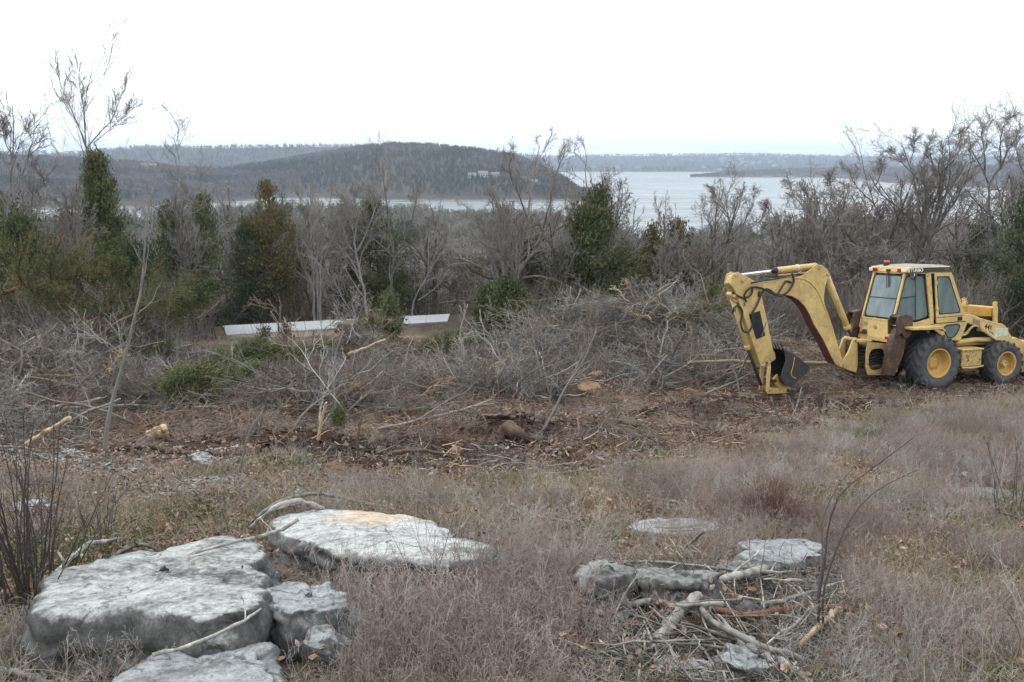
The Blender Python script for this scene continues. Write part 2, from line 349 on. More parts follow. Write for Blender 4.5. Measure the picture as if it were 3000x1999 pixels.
a1 = np.radians(np.concatenate([np.linspace(-46, 46, 440), np.linspace(50, 310, 60)]))
rr = .7 * (900 / .7) ** np.linspace(0, 1, 310)
A, Rr = np.meshgrid(a1, rr)
X = (Rr * np.sin(A)).ravel(); Y = (Rr * np.cos(A)).ravel(); Z = height(X, Y)
na, nr = len(a1), len(rr)
i = np.arange(nr - 1)[:, None] * na; k = np.arange(na)[None, :]; k2 = (k + 1) % na
F = np.stack([i + k, i + na + k, i + na + k2, i + k2], -1).reshape(-1, 4)
V = np.stack([X, Y, Z], 1); V = np.vstack([V, [[0, 0, gh(0, 0.01)]]])
Ft = np.stack([k[0], k2[0], np.full(na, len(V) - 1)], -1)
gme = mk_mesh('ground', V, [F[:, ::-1], Ft[:, ::-1]], True, [M['ground']])
def masks(x, y):
    az = x / np.maximum(y, .5) * FPX / KD + 1176.5; r = np.hypot(x, y)
    cl = clearing(x, y)
    e = fbm(x / 1.1, y / 1.1, 31, 4)
    dig = sum(np.exp(-(((x - mx) / (rx * 1.25)) ** 2 + ((y - my) / (ry * 1.8)) ** 2)) for mx, my, rx, ry, h in MOUNDS[-5:])
    soil = cl * np.clip(.35 + sst(.34, .52, e) * .6 + dig * 1.2, 0, 1)
    tan = cl * sst(.52, .66, fbm(x / .7, y / .7, 51, 4)) * .55
    machine = np.exp(-((x - 12) / 5) ** 2 - ((y - 19) / 3) ** 2)
    tan = np.maximum(tan, machine * .45 * sst(.4, .6, e))
    pale = (1 - sst(430, 620, az + (e - .5) * 300)) * sst(7.3, 8.2, y + (e - .5) * 2) * (1 - sst(10.6, 11.6, y + (e - .5) * 2)) * sst(.36, .52, fbm(x / .5, y / .5, 61, 3) + .05) 
    tan = np.maximum(tan, cl * .5 * (1 - sst(12, 30, y)) * sst(.45, .6, e) * (1 - soil) )
    gr = sst(.50, .66, fbm(x / 1.7, y / 1.7, 71, 4)) * .8 * (1 - cl) * (1 - sst(30, 40, r))
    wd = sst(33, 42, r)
    road = np.exp(-((y - 42.5) / 2.2) ** 2) * sst(440, 560, az) * (1 - sst(1050, 1150, az))
    tan = np.maximum(tan, road * .9)
    dark = np.clip(dig * 1.6 * sst(.3, .5, e), 0, 1)
    dark = np.maximum(dark, cl * .7 * sst(.60, .70, fbm(x / 2.3, y / 1.6, 291, 4)))
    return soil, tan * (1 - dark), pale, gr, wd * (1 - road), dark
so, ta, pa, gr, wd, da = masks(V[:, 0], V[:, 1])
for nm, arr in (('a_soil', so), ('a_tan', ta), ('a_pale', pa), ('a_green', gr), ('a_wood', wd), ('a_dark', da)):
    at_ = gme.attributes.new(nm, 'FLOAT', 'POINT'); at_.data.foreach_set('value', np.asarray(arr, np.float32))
tag(link('ground', gme), 'sloping ground of dry grass, churned soil and leaf litter', kind='structure')

# lake
m, n, b, _ = new_mat('lake_water'); M['water'] = m
b.inputs['Base Color'].default_value = (.13, .155, .165, 1); b.inputs['Roughness'].default_value = .28; b.inputs['Specular IOR Level'].default_value = .38
v = coord(n, 'world', (1, 1, 1)); wv1 = noise_n(n, coord(n, 'world', (.35, .12, 1)), 1.0, 6, .6); bump(n, b, wv1, .25, .25)
n.links.new(ramp(n, noise_n(n, coord(n, 'world', (.004, .03, 1)), 1.0, 5, .6), [(.35, .20), (.65, .42)]), b.inputs['Roughness'])
ang = np.linspace(0, 2 * PI, 97)[:-1]; rings = [150, 400, 1000, 2500, 5200]
v = np.concatenate([np.stack([r * np.cos(ang), 1500 + r * np.sin(ang), 0 * ang], 1) for r in rings] + [np.array([[0, 1500, 0]])])
f = np.concatenate([np.stack([np.arange(96) + q * 96, (np.arange(96) + 1) % 96 + q * 96, (np.arange(96) + 1) % 96 + (q + 1) * 96, np.arange(96) + (q + 1) * 96], 1)[:, ::-1] for q in range(len(rings) - 1)])
ft = np.stack([np.arange(96), (np.arange(96) + 1) % 96, np.full(96, len(v) - 1)], 1)
tag(link('lake', mk_mesh('lake', v, [f[:, ::-1] * 1, ft], True, [m])), 'pale grey lake below the wooded hills', kind='structure')

# hills across the water
def hill_mat(name, dark, light, tanc=None, sc=.012):
    m, n, b, _ = new_mat(name); v = coord(n, 'world', 1)
    f1 = noise_n(n, v, sc, 6, .65); f2 = noise_n(n, v, sc * 14, 4, .7)
    c = ramp(n, f1, [(.35, dark), (.65, light)]); c = mixc(n, 1.0, c, ramp(n, f2, [(.3, .6), (.7, 1.4)]), 'MULTIPLY')
    if tanc is not None:
        s = n.nodes.new('ShaderNodeSeparateXYZ'); n.links.new(v, s.inputs[0])
        mm = n.nodes.new('ShaderNodeMath'); mm.operation = 'MULTIPLY_ADD'; mm.inputs[1].default_value = 4; n.links.new(f2, mm.inputs[0]); n.links.new(s.outputs[2], mm.inputs[2])
        dv = n.nodes.new('ShaderNodeMath'); dv.operation = 'DIVIDE'; dv.inputs[1].default_value = 10; n.links.new(mm.outputs[0], dv.inputs[0])
        c = mixc(n, ramp(n, dv.outputs[0], [(.22, 1.0), (.34, 0.0)]), c, tanc)      # bare drawdown shore
    n.links.new(c, b.inputs['Base Color']); b.inputs['Specular IOR Level'].default_value = .05
    return m
def hill(name, label, tbl, mat, seed, nu=46, ncol=260, amp=10, treeh=9, shape=1.0, lam=160.):
    tbl = np.array(tbl, float); cols = np.linspace(tbl[0, 0], tbl[-1, 0], ncol)
    y0 = np.interp(cols, tbl[:, 0], tbl[:, 1]); rows = np.interp(cols, tbl[:, 0], tbl[:, 2]); y1 = np.interp(cols, tbl[:, 0], tbl[:, 3])
    a, b, c = rays(cols, rows); z1 = EYE + c / b * y1 - treeh
    z1 = np.maximum(z1, .5)
    ax = rays(cols, 355)[0] / rays(cols, 355)[1]
    u = np.concatenate([np.linspace(-.06, 1, nu), np.linspace(1.05, 1.5, 8)])
    U, AX = np.meshgrid(u, ax, indexing='ij')
    Y0 = y0[None]; Y1 = y1[None]; Yv = Y0 + (Y1 - Y0) * U; Xv = AX * Yv
    up = np.clip(U, 0, 1) ** shape; up = up * .55 + .45 * np.sin(up * PI / 2)
    Zv = z1[None] * np.where(U <= 1, up, 1 - 1.2 * (U - 1) ** 1.2) + np.where(U < 0, U * 60, 0)
    damp = np.sin(np.clip(U, 0, 1) * PI)
    Zv = Zv + (fbm(Xv / lam, Yv / lam, seed) - .5) * amp * damp * np.minimum(1, z1[None] / 30) * 2 + (U < 1) * (fbm(Xv / 30, Yv / 30, seed + 3) - .5) * 2 * damp
    nc, nn = len(cols), len(u)
    i = np.arange(nn - 1)[:, None] * nc; k = np.arange(nc - 1)[None]
    f = np.stack([i + k, i + k + 1, i + nc + k + 1, i + nc + k], -1).reshape(-1, 4)
    v = np.stack([Xv, Yv, Zv], -1).reshape(-1, 3)
    tag(link(name, mk_mesh(name, v, f, True, [mat])), label, kind='structure')
    def sample(n_, umin=.01, umax=1.02):
        cu = rng.random(n_) * (ncol - 1.001); uu = umin + (umax - umin) * rng.random(n_) ** .85
        ui = np.interp(uu, u, np.arange(nn)); i0 = np.minimum(ui.astype(int), nn - 2); fu = ui - i0; j0 = cu.astype(int); fj = cu - j0
        G = v.reshape(nn, nc, 3)
        return (G[i0, j0] * ((1 - fu) * (1 - fj))[:, None] + G[i0 + 1, j0] * (fu * (1 - fj))[:, None] + G[i0, j0 + 1] * ((1 - fu) * fj)[:, None] + G[i0 + 1, j0 + 1] * (fu * fj)[:, None]), uu
    return sample
hm1 = hill_mat('hill_woods', (.045, .040, .034), (.085, .072, .062), (.20, .175, .15))
hm2 = hill_mat('hill_woods_far', (.035, .036, .034), (.065, .06, .054), (.30, .26, .22))
hm3 = hill_mat('spit_woods', (.05, .045, .04), (.09, .075, .065), (.42, .31, .22))
penin = hill('hills', 'wooded headland reaching into the lake from the left', [(-900, 700, 352, 1300), (0, 840, 352, 1500), (150, 870, 355, 1500), (320, 890, 368, 1500), (420, 930, 380, 1450), (520, 990, 380, 1500), (620, 1080, 366, 1550), (720, 1100, 347, 1650),
        (820, 1060, 331, 1700), (900, 1040, 323, 1700), (1000, 1030, 327, 1650), (1100, 1030, 337, 1600), (1180, 1030, 351, 1550), (1230, 1030, 369, 1480), (1290, 1035, 397, 1350), (1330, 1050, 425, 1220), (1350, 1060, 446, 1140), (1362, 1070, 462, 1110)], hm1, 11, shape=.8)
blue = hill('hills', 'long blue ridge behind the headland', [(-1000, 2300, 350, 3400), (0, 2300, 349, 3300), (170, 2300, 348, 3200), (260, 2300, 339, 3100), (340, 2300, 333, 3000), (500, 2300, 335, 3000), (600, 2300, 333, 3000), (800, 2300, 331, 3100), (900, 2300, 332, 3100), (1000, 2300, 338, 3100), (1100, 2400, 345, 3300), (1250, 2600, 358, 3500)], hm2, 12, nu=30, amp=20, lam=400.)
farr = hill('hills', 'farthest blue ridge across the open water', [(1000, 3500, 352, 6000), (1180, 3500, 356, 6000), (1300, 3500, 360, 6000), (1380, 3490, 356, 5800), (1500, 3480, 355, 5600), (1700, 3480, 353, 5600), (1900, 3500, 356, 5800), (2100, 3500, 357, 6000), (2353, 3500, 356, 6000), (2700, 3500, 354, 6000), (3300, 3000, 350, 5500)], hm2, 13, nu=50, ncol=300, amp=34, lam=700., shape=1.4)
spit = hill('hills', 'low spit of land with houses across the lake', [(1590, 2420, 408, 2500), (1620, 2400, 399, 2600), (1700, 2400, 391, 2800), (1800, 2380, 387, 2900), (1900, 2350, 385, 2900), (1960, 2200, 383, 2900), (2050, 1800, 381, 2700), (2200, 1550, 380, 2400), (2353, 1450, 378, 2300), (2800, 1300, 372, 2200)], hm3, 14, nu=30, amp=6, treeh=6, shape=.6)

# ------------------------------------------------------------------ plant growing
def grow(r, P, Rr, m, t0, t1, ang, lr, npts, wander, up, rr_, stag=True, lmin=0., taper=.3, tl=(1.15, .75)):
    B, n, _ = P.shape
    L = np.linalg.norm(np.diff(P, axis=1), axis=2).sum(1)
    t = t0 + (t1 - t0) * ((np.arange(m)[None] + r.random((B, m))) / m)
    x = t * (n - 1); i0 = np.minimum(x.astype(int), n - 2); fr = (x - i0)[..., None]; bi = np.arange(B)[:, None]
    S0 = P[bi, i0] * (1 - fr) + P[bi, i0 + 1] * fr
    rad = Rr[bi, i0] * (1 - fr[..., 0]) + Rr[bi, i0 + 1] * fr[..., 0]
    T = nrm(P[bi, i0 + 1] - P[bi, i0])
    q = r.normal(size=T.shape); q = nrm(q - (q * T).sum(-1, keepdims=True) * T)
    an = np.radians(r.uniform(ang[0], ang[1], t.shape))[..., None]
    d = np.cos(an) * T + np.sin(an) * q
    ln = np.maximum(L[:, None] * lr * (tl[0] - tl[1] * t) * r.uniform(.6, 1.25, t.shape), lmin)
    S0 = S0.reshape(-1, 3); d = d.reshape(-1, 3); ln = ln.reshape(-1); rad = rad.reshape(-1)
    pts = [S0]
    for s in range(npts - 1):
        d = nrm(d + r.normal(size=d.shape) * wander + np.array([0, 0, up]))
        pts.append(pts[-1] + d * (ln / (npts - 1))[:, None])
    P2_ = np.stack(pts, 1)
    r0 = rad * rr_
    R2 = r0[:, None] * np.linspace(1, taper, npts)[None]
    return P2_, R2
STY = {
 'oak':   dict(th=.55, w0=.10, m=(9, 7, 6, 4), ang=((35, 75), (30, 70), (25, 65), (20, 60)), lr=(.85, .55, .5, .5), up=(.10, .06, .03, .0), wd=(.22, .26, .3, .3), r0=.026),
 'slim':  dict(th=.92, w0=.05, m=(13, 6, 5, 3), ang=((25, 50), (25, 50), (20, 50), (20, 50)), lr=(.42, .5, .5, .5), up=(.16, .10, .06, .0), wd=(.12, .16, .2, .2), r0=.015),
 'vase':  dict(th=.80, w0=.06, m=(10, 7, 5, 4), ang=((20, 45), (20, 50), (20, 50), (20, 50)), lr=(.6, .5, .5, .5), up=(.16, .10, .05, .02), wd=(.14, .18, .22, .25), r0=.02),
}
def bare_tree(seed, H, style, fine=1.0, lod=0):
    r = np.random.default_rng(seed); s = STY[style]
    n0 = 10
    pts = [np.zeros(3)]; d = np.array([r.normal() * .06, r.normal() * .06, 1.0])
    for q in range(n0 - 1):
        d = nrm(d + r.normal(size=3) * s['w0'] * (1 if q > 1 else .4) + np.array([0, 0, .05])); pts.append(pts[-1] + d * H * s['th'] / (n0 - 1))
    P = np.array(pts)[None]; R0 = (s['r0'] * H * np.linspace(1, .25, n0) ** .8)[None]; R0[0, 0] *= 1.35
    tk, cr_ = Acc(), Acc()
    tk.tubes(P, R0, 8 if lod == 0 else 5)
    m = s['m'] if lod == 0 else (s['m'][0] - 2, s['m'][1] - 1, s['m'][2] - 1, 0)
    base = r.uniform(.22, .4)
    for lv in range(4):
        if m[lv] == 0: break
        lmin = [.6, .35, .25, .15][lv] * H / 12
        P, R0 = grow(r, P, R0, m[lv], base if lv == 0 else .18, 1.0, s['ang'][lv], s['lr'][lv], [9, 6, 4, 3][lv] - (1 if lod else 0), s['wd'][lv], s['up'][lv], [.55, .6, .6, .65][lv], lmin=lmin, taper=.28)
        R0 = np.maximum(R0, [.02, .012, .0085, .007][lv] * fine)
        (tk if lv == 0 else cr_).tubes(P, R0, [6, 4, 3, 3][lv] if lod == 0 else 3)
    sc = H / max(P[..., 2].max(), .1)
    for a_ in (tk, cr_): a_.v = [v_ * sc for v_ in a_.v]
    return tk, cr_
def cedar(seed, H, W_, n_=9000, size=.16, narrow=1.0, rag=.35, bare=.06):
    r = np.random.default_rng(seed)
    tk, fo = Acc(), Acc()
    z = np.linspace(0, H * .97, 9); P = np.stack([r.normal(size=9) * .02 * H * (z / H), r.normal(size=9) * .02 * H * (z / H), z], 1)[None]
    R0 = (.018 * H * np.linspace(1, .15, 9))[None]; tk.tubes(P, R0, 7)
    nb = 90; hb = bare + (.99 - bare) * r.random(nb) ** .85
    prof = np.interp(hb, [0, .12, .35, .6, .85, 1], [.55, .95, 1, .68, .27, .02]) ** narrow * W_ / 2
    lb = prof * r.uniform(1 - rag, 1 + rag * .7, nb)
    az_ = r.random(nb) * 2 * PI; dr = np.stack([np.cos(az_), np.sin(az_), .25 + .9 * hb * r.uniform(.4, 1.2, nb)], 1)
    t = np.linspace(0, 1, 6)
    Pb = np.stack([np.interp(hb * H, z, P[0, :, q]) for q in range(3)], 1)[:, None] + dr[:, None] * (lb[:, None] * t)[..., None]
    Pb[:, :, 2] -= (lb[:, None] * t * (1 - t)) * .35
    tk.tubes(Pb, .012 * H * .5 * (lb / max(W_ / 2, .1))[:, None] * np.linspace(1, .2, 6)[None] + .008, 3)
    # sprays clustered on side twigs
    n_ = int(n_ * 1.15); size = size * .66; bi = r.choice(nb, n_ // 14, p=(lb + .15 * W_) / (lb + .15 * W_).sum()); tt = .25 + .78 * r.random(len(bi)) ** .7
    c = np.stack([Pb[bi, :, q][np.arange(len(bi)), np.minimum((tt * 5).astype(int), 5)] for q in range(3)], 1)
    c = c + r.normal(size=c.shape) * np.array([.10, .10, .06]) * W_ * .40 * (.35 + .9 * (lb / W_ * 2)[bi])[:, None]
    cc = np.repeat(c, 14, 0) + r.normal(size=(len(c) * 14, 3)) * size * 1.9
    N = len(cc); d1 = nrm(cc - np.array([0, 0, H * .35]) * np.array([1, 1, 1]) + r.normal(size=(N, 3)) * .9 * W_ * .4); d1[:, 2] += .25; d1 = nrm(d1)
    d2 = nrm(np.cross(d1, r.normal(size=(N, 3)))); s1 = size * r.uniform(.5, 1.3, N)[:, None]; s2 = s1 * .34
    v = np.stack([cc - d1 * s1 * .5 - d2 * s2 * .3, cc + d2 * s2, cc + d1 * s1, cc - d2 * s2], 1)
    fo.add(v.reshape(-1, 3), np.arange(N * 4).reshape(-1, 4))
    return tk, fo
def copy_tree(o):
    c = o.copy(); COL.objects.link(c)
    for ch in list(o.children):
        k_ = ch.copy(); COL.objects.link(k_); k_.parent = c
    return c
def height_for(px, py, Y):
    p = at(px, py, Y); g = gh(p[0], p[1]); return p[0], p[1], g, p[2] - g

# ------------------------------------------------------------------ instanced ground cover (things nobody could count)
def gn_scatter(name, proto_me, pts, rot, scl, label, kind='stuff'):
    po = bpy.data.objects.new(name + '_source', proto_me)
    me = bpy.data.meshes.new(name + '_points'); me.vertices.add(len(pts)); me.vertices.foreach_set('co', np.asarray(pts, np.float32).ravel())
    a_ = me.attributes.new('rot', 'FLOAT_VECTOR', 'POINT'); a_.data.foreach_set('vector', np.asarray(rot, np.float32).ravel())
    scl = np.asarray(scl, np.float32)
    if scl.ndim == 1: scl = np.repeat(scl[:, None], 3, 1)
    a_ = me.attributes.new('scl', 'FLOAT_VECTOR', 'POINT'); a_.data.foreach_set('vector', scl.ravel())
    o = link(name, me); tag(o, label, kind=kind)
    g = bpy.data.node_groups.new(name, 'GeometryNodeTree')
    g.interface.new_socket('Geometry', in_out='INPUT', socket_type='NodeSocketGeometry'); g.interface.new_socket('Geometry', in_out='OUTPUT', socket_type='NodeSocketGeometry')
    gi = g.nodes.new('NodeGroupInput'); go = g.nodes.new('NodeGroupOutput'); ip = g.nodes.new('GeometryNodeInstanceOnPoints'); oi = g.nodes.new('GeometryNodeObjectInfo')
    oi.inputs['Object'].default_value = po; oi.inputs['As Instance'].default_value = True
    r_ = g.nodes.new('GeometryNodeInputNamedAttribute'); r_.data_type = 'FLOAT_VECTOR'; r_.inputs['Name'].default_value = 'rot'
    s_ = g.nodes.new('GeometryNodeInputNamedAttribute'); s_.data_type = 'FLOAT_VECTOR'; s_.inputs['Name'].default_value = 'scl'
    g.links.new(gi.outputs[0], ip.inputs['Points']); g.links.new(oi.outputs['Geometry'], ip.inputs['Instance'])
    g.links.new(r_.outputs[0], ip.inputs['Rotation']); g.links.new(s_.outputs[0], ip.inputs['Scale']); g.links.new(ip.outputs[0], go.inputs[0])
    md = o.modifiers.new('scatter', 'NODES'); md.node_group = g
    return o
def scatter(name, protos, pts, smin, smax, label, tilt=.1, zs=None):
    pts = np.asarray(pts); n_ = len(pts); which = rng.integers(0, len(protos), n_)
    for q, pm in enumerate(protos):
        s = which == q; k_ = int(s.sum())
        if not k_: continue
        rot = np.stack([rng.normal(size=k_) * tilt, rng.normal(size=k_) * tilt, rng.random(k_) * 2 * PI], 1)
        sc = smin + (smax - smin) * rng.random(k_)
        if zs is not None: sc = np.stack([sc, sc, sc * rng.uniform(zs[0], zs[1], k_)], 1)
        gn_scatter(name, pm, pts[s], rot, sc, label)

# far trees as puffs of short twiggy faces
def puff(seed, H, W_, n_, s, mat, conif=False):
    r = np.random.default_rng(seed)
    if conif:
        t = r.random(n_) ** .7; ra = W_ / 2 * (1 - t) ** .8 * np.sqrt(r.random(n_)); a_ = r.random(n_) * 2 * PI
        c = np.stack([ra * np.cos(a_), ra * np.sin(a_), H * (.08 + .92 * t)], 1)
    else:
        q = nrm(r.normal(size=(n_, 3))) * (r.random(n_) ** .4)[:, None]; c = q * np.array([W_ / 2, W_ / 2, H * .38]) + np.array([0, 0, H * .6])
    d1 = nrm(r.normal(size=(n_, 3)) + np.array([0, 0, .6])); d2 = nrm(np.cross(d1, r.normal(size=(n_, 3))))
    s1 = s * r.uniform(.6, 1.3, n_)[:, None]; s2 = s1 * (.45 if conif else .28)
    v = np.stack([c - d1 * s1 - d2 * s2 * .4, c + d2 * s2, c + d1 * s1, c - d2 * s2], 1).reshape(-1, 3)
    return mk_mesh('far_tree', v, np.arange(n_ * 4).reshape(-1, 4), True, [mat])
pf = [puff(s, 9, 8, 90, .9, M['far_wood']) for s in (1, 2, 3)]; pg = [puff(s, 8, 5, 80, .8, M['far_green'], True) for s in (4, 5)]
for smp, n_, nm, big, lb in ((penin, 15000, 'headland_woods', 1.0, 'bare oaks and dark cedars covering the headland'), (blue, 5000, 'ridge_woods', 1.6, 'woods on the blue ridge'), (farr, 7000, 'ridge_woods', 2.0, 'woods on the farthest ridge'), (spit, 5000, 'spit_woods', 1.0, 'bare trees on the low spit')):
    p, uu = smp(n_, .03 if nm != 'spit_woods' else .10); p[:, 2] -= .8
    gmask = fbm(p[:, 0] / 90, p[:, 1] / 90, 77) + rng.random(n_) * .15 - .09 * (uu > .6)
    if nm == 'spit_woods': gmask -= .2
    kg = gmask > .56
    scatter(nm, pf, p[~kg], .7 * big, 1.2 * big, lb, .05); scatter(nm, pg, p[kg], .8 * big, 1.3 * big, lb, .03)

# the near hillside beyond the clearing, going down to the water: woods that read as one mass beyond 130 m
fm = []
for sd_ in range(4):
    tk, cw = bare_tree(100 + sd_, 11, ('oak', 'vase')[sd_ % 2], 3.2, 1)
    a_ = Acc()
    for q in (tk, cw):
        for v_ in q.v: pass
    me1 = tk.mesh('x'); 
    for q in (tk, cw): 
        off = a_.n
        a_.v += q.v
        for k_, fl in q.f.items(): a_.f.setdefault(k_, []).extend([x_ + off for x_ in fl])
        a_.n += q.n
    fm.append(a_.mesh('wood_tree', [M['twig_grey']]))
fc = []
for sd_ in range(2):
    tk, fo = cedar(200 + sd_, 8, 4.2, 2400, .42); fo.f = {4: fo.f[4]}
    fc.append(fo.mesh('wood_cedar', [M['cedar_dark']], True))
n_ = 9000
rd = 105 * (600 / 105) ** rng.random(n_); th = np.radians(rng.uniform(-44, 44, n_)); xs, ys = rd * np.sin(th), rd * np.cos(th); zs_ = height(xs, ys); ok = zs_ > .6
xs, ys, zs_ = xs[ok], ys[ok], zs_[ok]; gm = fbm(xs / 35, ys / 35, 88) + rng.random(len(xs)) * .2
p = np.stack([xs, ys, zs_ - .3], 1); kg = gm > .70
scatter('lower_woods', fm, p[~kg], .65, 1.0, 'mass of bare oaks running down to the lake', .05)
scatter('lower_woods', fc, p[kg], .6, 1.1, 'dark cedars in the woods above the lake', .03)

# ================================================================== the backhoe loader
def paint(name, c, rust=(.10, .04, .018), amt=.5, rough=.45):
    m, n, b, _ = new_mat(name)
    v = coord(n, 'object', 1); f1 = noise_n(n, v, 1.7, 6, .7); f2 = noise_n(n, v, 11, 5, .7); f3 = noise_n(n, v, 45, 3, .6)
    c1 = mixc(n, 1.0, c, ramp(n, f1, [(.3, .70), (.7, 1.14)]), 'MULTIPLY')
    c1 = mixc(n, ramp(n, f2, [(.48, 0.0), (.72, .55)]), c1, (.24, .17, .10))
    mm = n.nodes.new('ShaderNodeMath'); mm.operation = 'MULTIPLY'; n.links.new(f2, mm.inputs[0]); n.links.new(f1, mm.inputs[1])
    c1 = mixc(n, ramp(n, mm.outputs[0], [(.50 - .16 * amt, 0.0), (.54 - .14 * amt, .95)]), c1, rust)
    c1 = mixc(n, ramp(n, f3, [(.68, 0.0), (.72, .6)]), c1, (.07, .045, .03))
    n.links.new(c1, b.inputs['Base Color']); b.inputs['Roughness'].default_value = rough; b.inputs['Specular IOR Level'].default_value = .4
    return m
YL = paint('yellow_paint', (.70, .50, .195), amt=.55); YO = paint('orange_yellow_paint', (.66, .36, .055), amt=.1)
YR = paint('rusty_yellow_paint', (.60, .42, .17), amt=1.35, rough=.65); YM = paint('rim_paint', (.62, .39, .105), amt=.35)
RB = paint('rusty_brown_steel', (.085, .05, .038), (.19, .10, .055), 1.0, .6); DK = plain('dark_steel', (.035, .033, .034), .5)
BK = plain('black_paint', (.018, .021, .027), .4); BKT = plain('bucket_steel', (.085, .078, .078), .42, .5); RU = plain('tyre_rubber', (.045, .043, .042), .85)
RUD = bark('tyre_rubber_dusty', (.055, .058, .064), (.12, .12, .122), 5, .05); HO = plain('hose_rubber', (.03, .033, .037), .5)
CH = plain('chrome_rod', (.75, .77, .8), .15, 1.0); MR = plain('maroon_primer', (.13, .045, .04), .7); WH = plain('white_plastic', (.72, .73, .70), .4)
RL = plain('red_lens', (.42, .02, .02), .25); OR = plain('amber_lens', (.75, .17, .02), .3); INT = plain('cab_interior', (.035, .037, .04), .7); GR = plain('gasket_black', (.012, .014, .016), .6)
RF = plain('roof_top', (.34, .33, .28), .7); PP = plain('paper_white', (.62, .66, .52), .6)
m, n, b, out = new_mat('tinted_glass'); GL = m
tr = n.nodes.new('ShaderNodeBsdfTransparent'); tr.inputs[0].default_value = (.40, .50, .50, 1)
b.inputs['Base Color'].default_value = (.26, .34, .35, 1); b.inputs['Roughness'].default_value = .06; b.inputs['Specular IOR Level'].default_value = .9
mx = n.nodes.new('ShaderNodeMixShader')
fz = ramp(n, noise_n(n, coord(n, 'object', (3, 3, .8)), 1.5, 4), [(.3, .42), (.7, .72)])
n.links.new(fz, mx.inputs[0]); n.links.new(tr.outputs[0], mx.inputs[1]); n.links.new(b.outputs[0], mx.inputs[2]); n.links.new(mx.outputs[0], out.inputs[0])

BH = empty('backhoe_loader')
BH.matrix_world = Matrix.Translation(VO) @ Matrix(VM.tolist()).to_4x4()
tag(BH, 'yellow backhoe loader with enclosed cab parked on the churned clearing', 'backhoe loader')
class MB:
    def __init__(s): s.v = []; s.f = []
    def add(s, v, f): k_ = len(s.v); s.v += [tuple(map(float, q)) for q in v]; s.f += [tuple(i_ + k_ for i_ in q) for q in f]; return s
    def box(s, x0, x1, y0, y1, z0, z1):
        return s.add([(x0, y0, z0), (x1, y0, z0), (x1, y1, z0), (x0, y1, z0), (x0, y0, z1), (x1, y0, z1), (x1, y1, z1), (x0, y1, z1)],
                     [(0, 3, 2, 1), (4, 5, 6, 7), (0, 1, 5, 4), (1, 2, 6, 5), (2, 3, 7, 6), (3, 0, 4, 7)])
    def prism(s, o, y0, y1):            # outline in x,z swept along y
        n_ = len(o); ar = sum(o[i_][0] * o[(i_ + 1) % n_][1] - o[(i_ + 1) % n_][0] * o[i_][1] for i_ in range(n_))
        if ar < 0: o = o[::-1]
        return s.add([(x, y0, z) for x, z in o] + [(x, y1, z) for x, z in o], [tuple(range(n_)), tuple(range(2 * n_ - 1, n_ - 1, -1))] + [(i_, i_ + n_, (i_ + 1) % n_ + n_, (i_ + 1) % n_) for i_ in range(n_)])
    def hexa(s, a, b_):                 # loop a to loop b_ (same count, 3d)
        n_ = len(a); return s.add(list(a) + list(b_), [tuple(range(n_))[::-1], tuple(range(n_, 2 * n_))] + [(i_, (i_ + 1) % n_, (i_ + 1) % n_ + n_, i_ + n_) for i_ in range(n_)])
    def slab(s, pts, th):               # planar polygon given thickness along its normal
        p = [Vector(q) for q in pts]; nn = (p[1] - p[0]).cross(p[2] - p[0]).normalized() * th * .5
        return s.hexa([q - nn for q in p], [q + nn for q in p])
    def tube(s, pts, r, k_=10, r1=None):
        p = [Vector(q) for q in pts]; n_ = len(p); vs = []
        ref = None
        for i_, q in enumerate(p):
            t = (p[min(i_ + 1, n_ - 1)] - p[max(i_ - 1, 0)]).normalized()
            if ref is None: ref = t.orthogonal().normalized()
            u = (ref - t * ref.dot(t)).normalized(); ref = u; w = t.cross(u)
            rr2 = r if r1 is None else r + (r1 - r) * i_ / (n_ - 1)
            vs += [q + (u * math.cos(a_) + w * math.sin(a_)) * rr2 for a_ in [2 * PI * j / k_ for j in range(k_)]]
        f = [(i_ * k_ + j, i_ * k_ + (j + 1) % k_, (i_ + 1) * k_ + (j + 1) % k_, (i_ + 1) * k_ + j) for i_ in range(n_ - 1) for j in range(k_)]
        f += [tuple(range(k_))[::-1], tuple(range((n_ - 1) * k_, n_ * k_))]
        return s.add(vs, f)
    def lathe(s, prof, cx, cy, cz, k_=32):     # axis y; prof: (radius, y)
        vs = [(cx + r_ * math.cos(2 * PI * j / k_), cy + yy, cz + r_ * math.sin(2 * PI * j / k_)) for r_, yy in prof for j in range(k_)]
        n_ = len(prof); f = [(i_ * k_ + j, (i_ + 1) * k_ + j, (i_ + 1) * k_ + (j + 1) % k_, i_ * k_ + (j + 1) % k_) for i_ in range(n_ - 1) for j in range(k_)]
        return s.add(vs, f)
    def done(s, name, mat, parent=BH, bevel=.008, smooth=False, label=None, seg=1):
        me = bpy.data.meshes.new(name); me.from_pydata(s.v, [], s.f); me.validate(); me.materials.append(mat)
        if smooth: me.shade_smooth()
        o = link(name, me, parent)
        if bevel:
            bm = o.modifiers.new('bevel', 'BEVEL'); bm.width = bevel; bm.segments = seg; bm.limit_method = 'ANGLE'; bm.angle_limit = .6
        if label: o['label'] = label
        return o
def catm(pts, k_=6):
    p = [Vector(q) for q in pts]; p = [p[0] * 2 - p[1]] + p + [p[-1] * 2 - p[-2]]; o = []
    for i_ in range(1, len(p) - 2):
        for j in range(k_):
            t = j / k_; a_, b_, c_, d_ = p[i_ - 1:i_ + 3]
            o.append(.5 * ((2 * b_) + (c_ - a_) * t + (2 * a_ - 5 * b_ + 4 * c_ - d_) * t * t + (3 * b_ - a_ - 3 * c_ + d_) * t ** 3))
    return o + [p[-2]]
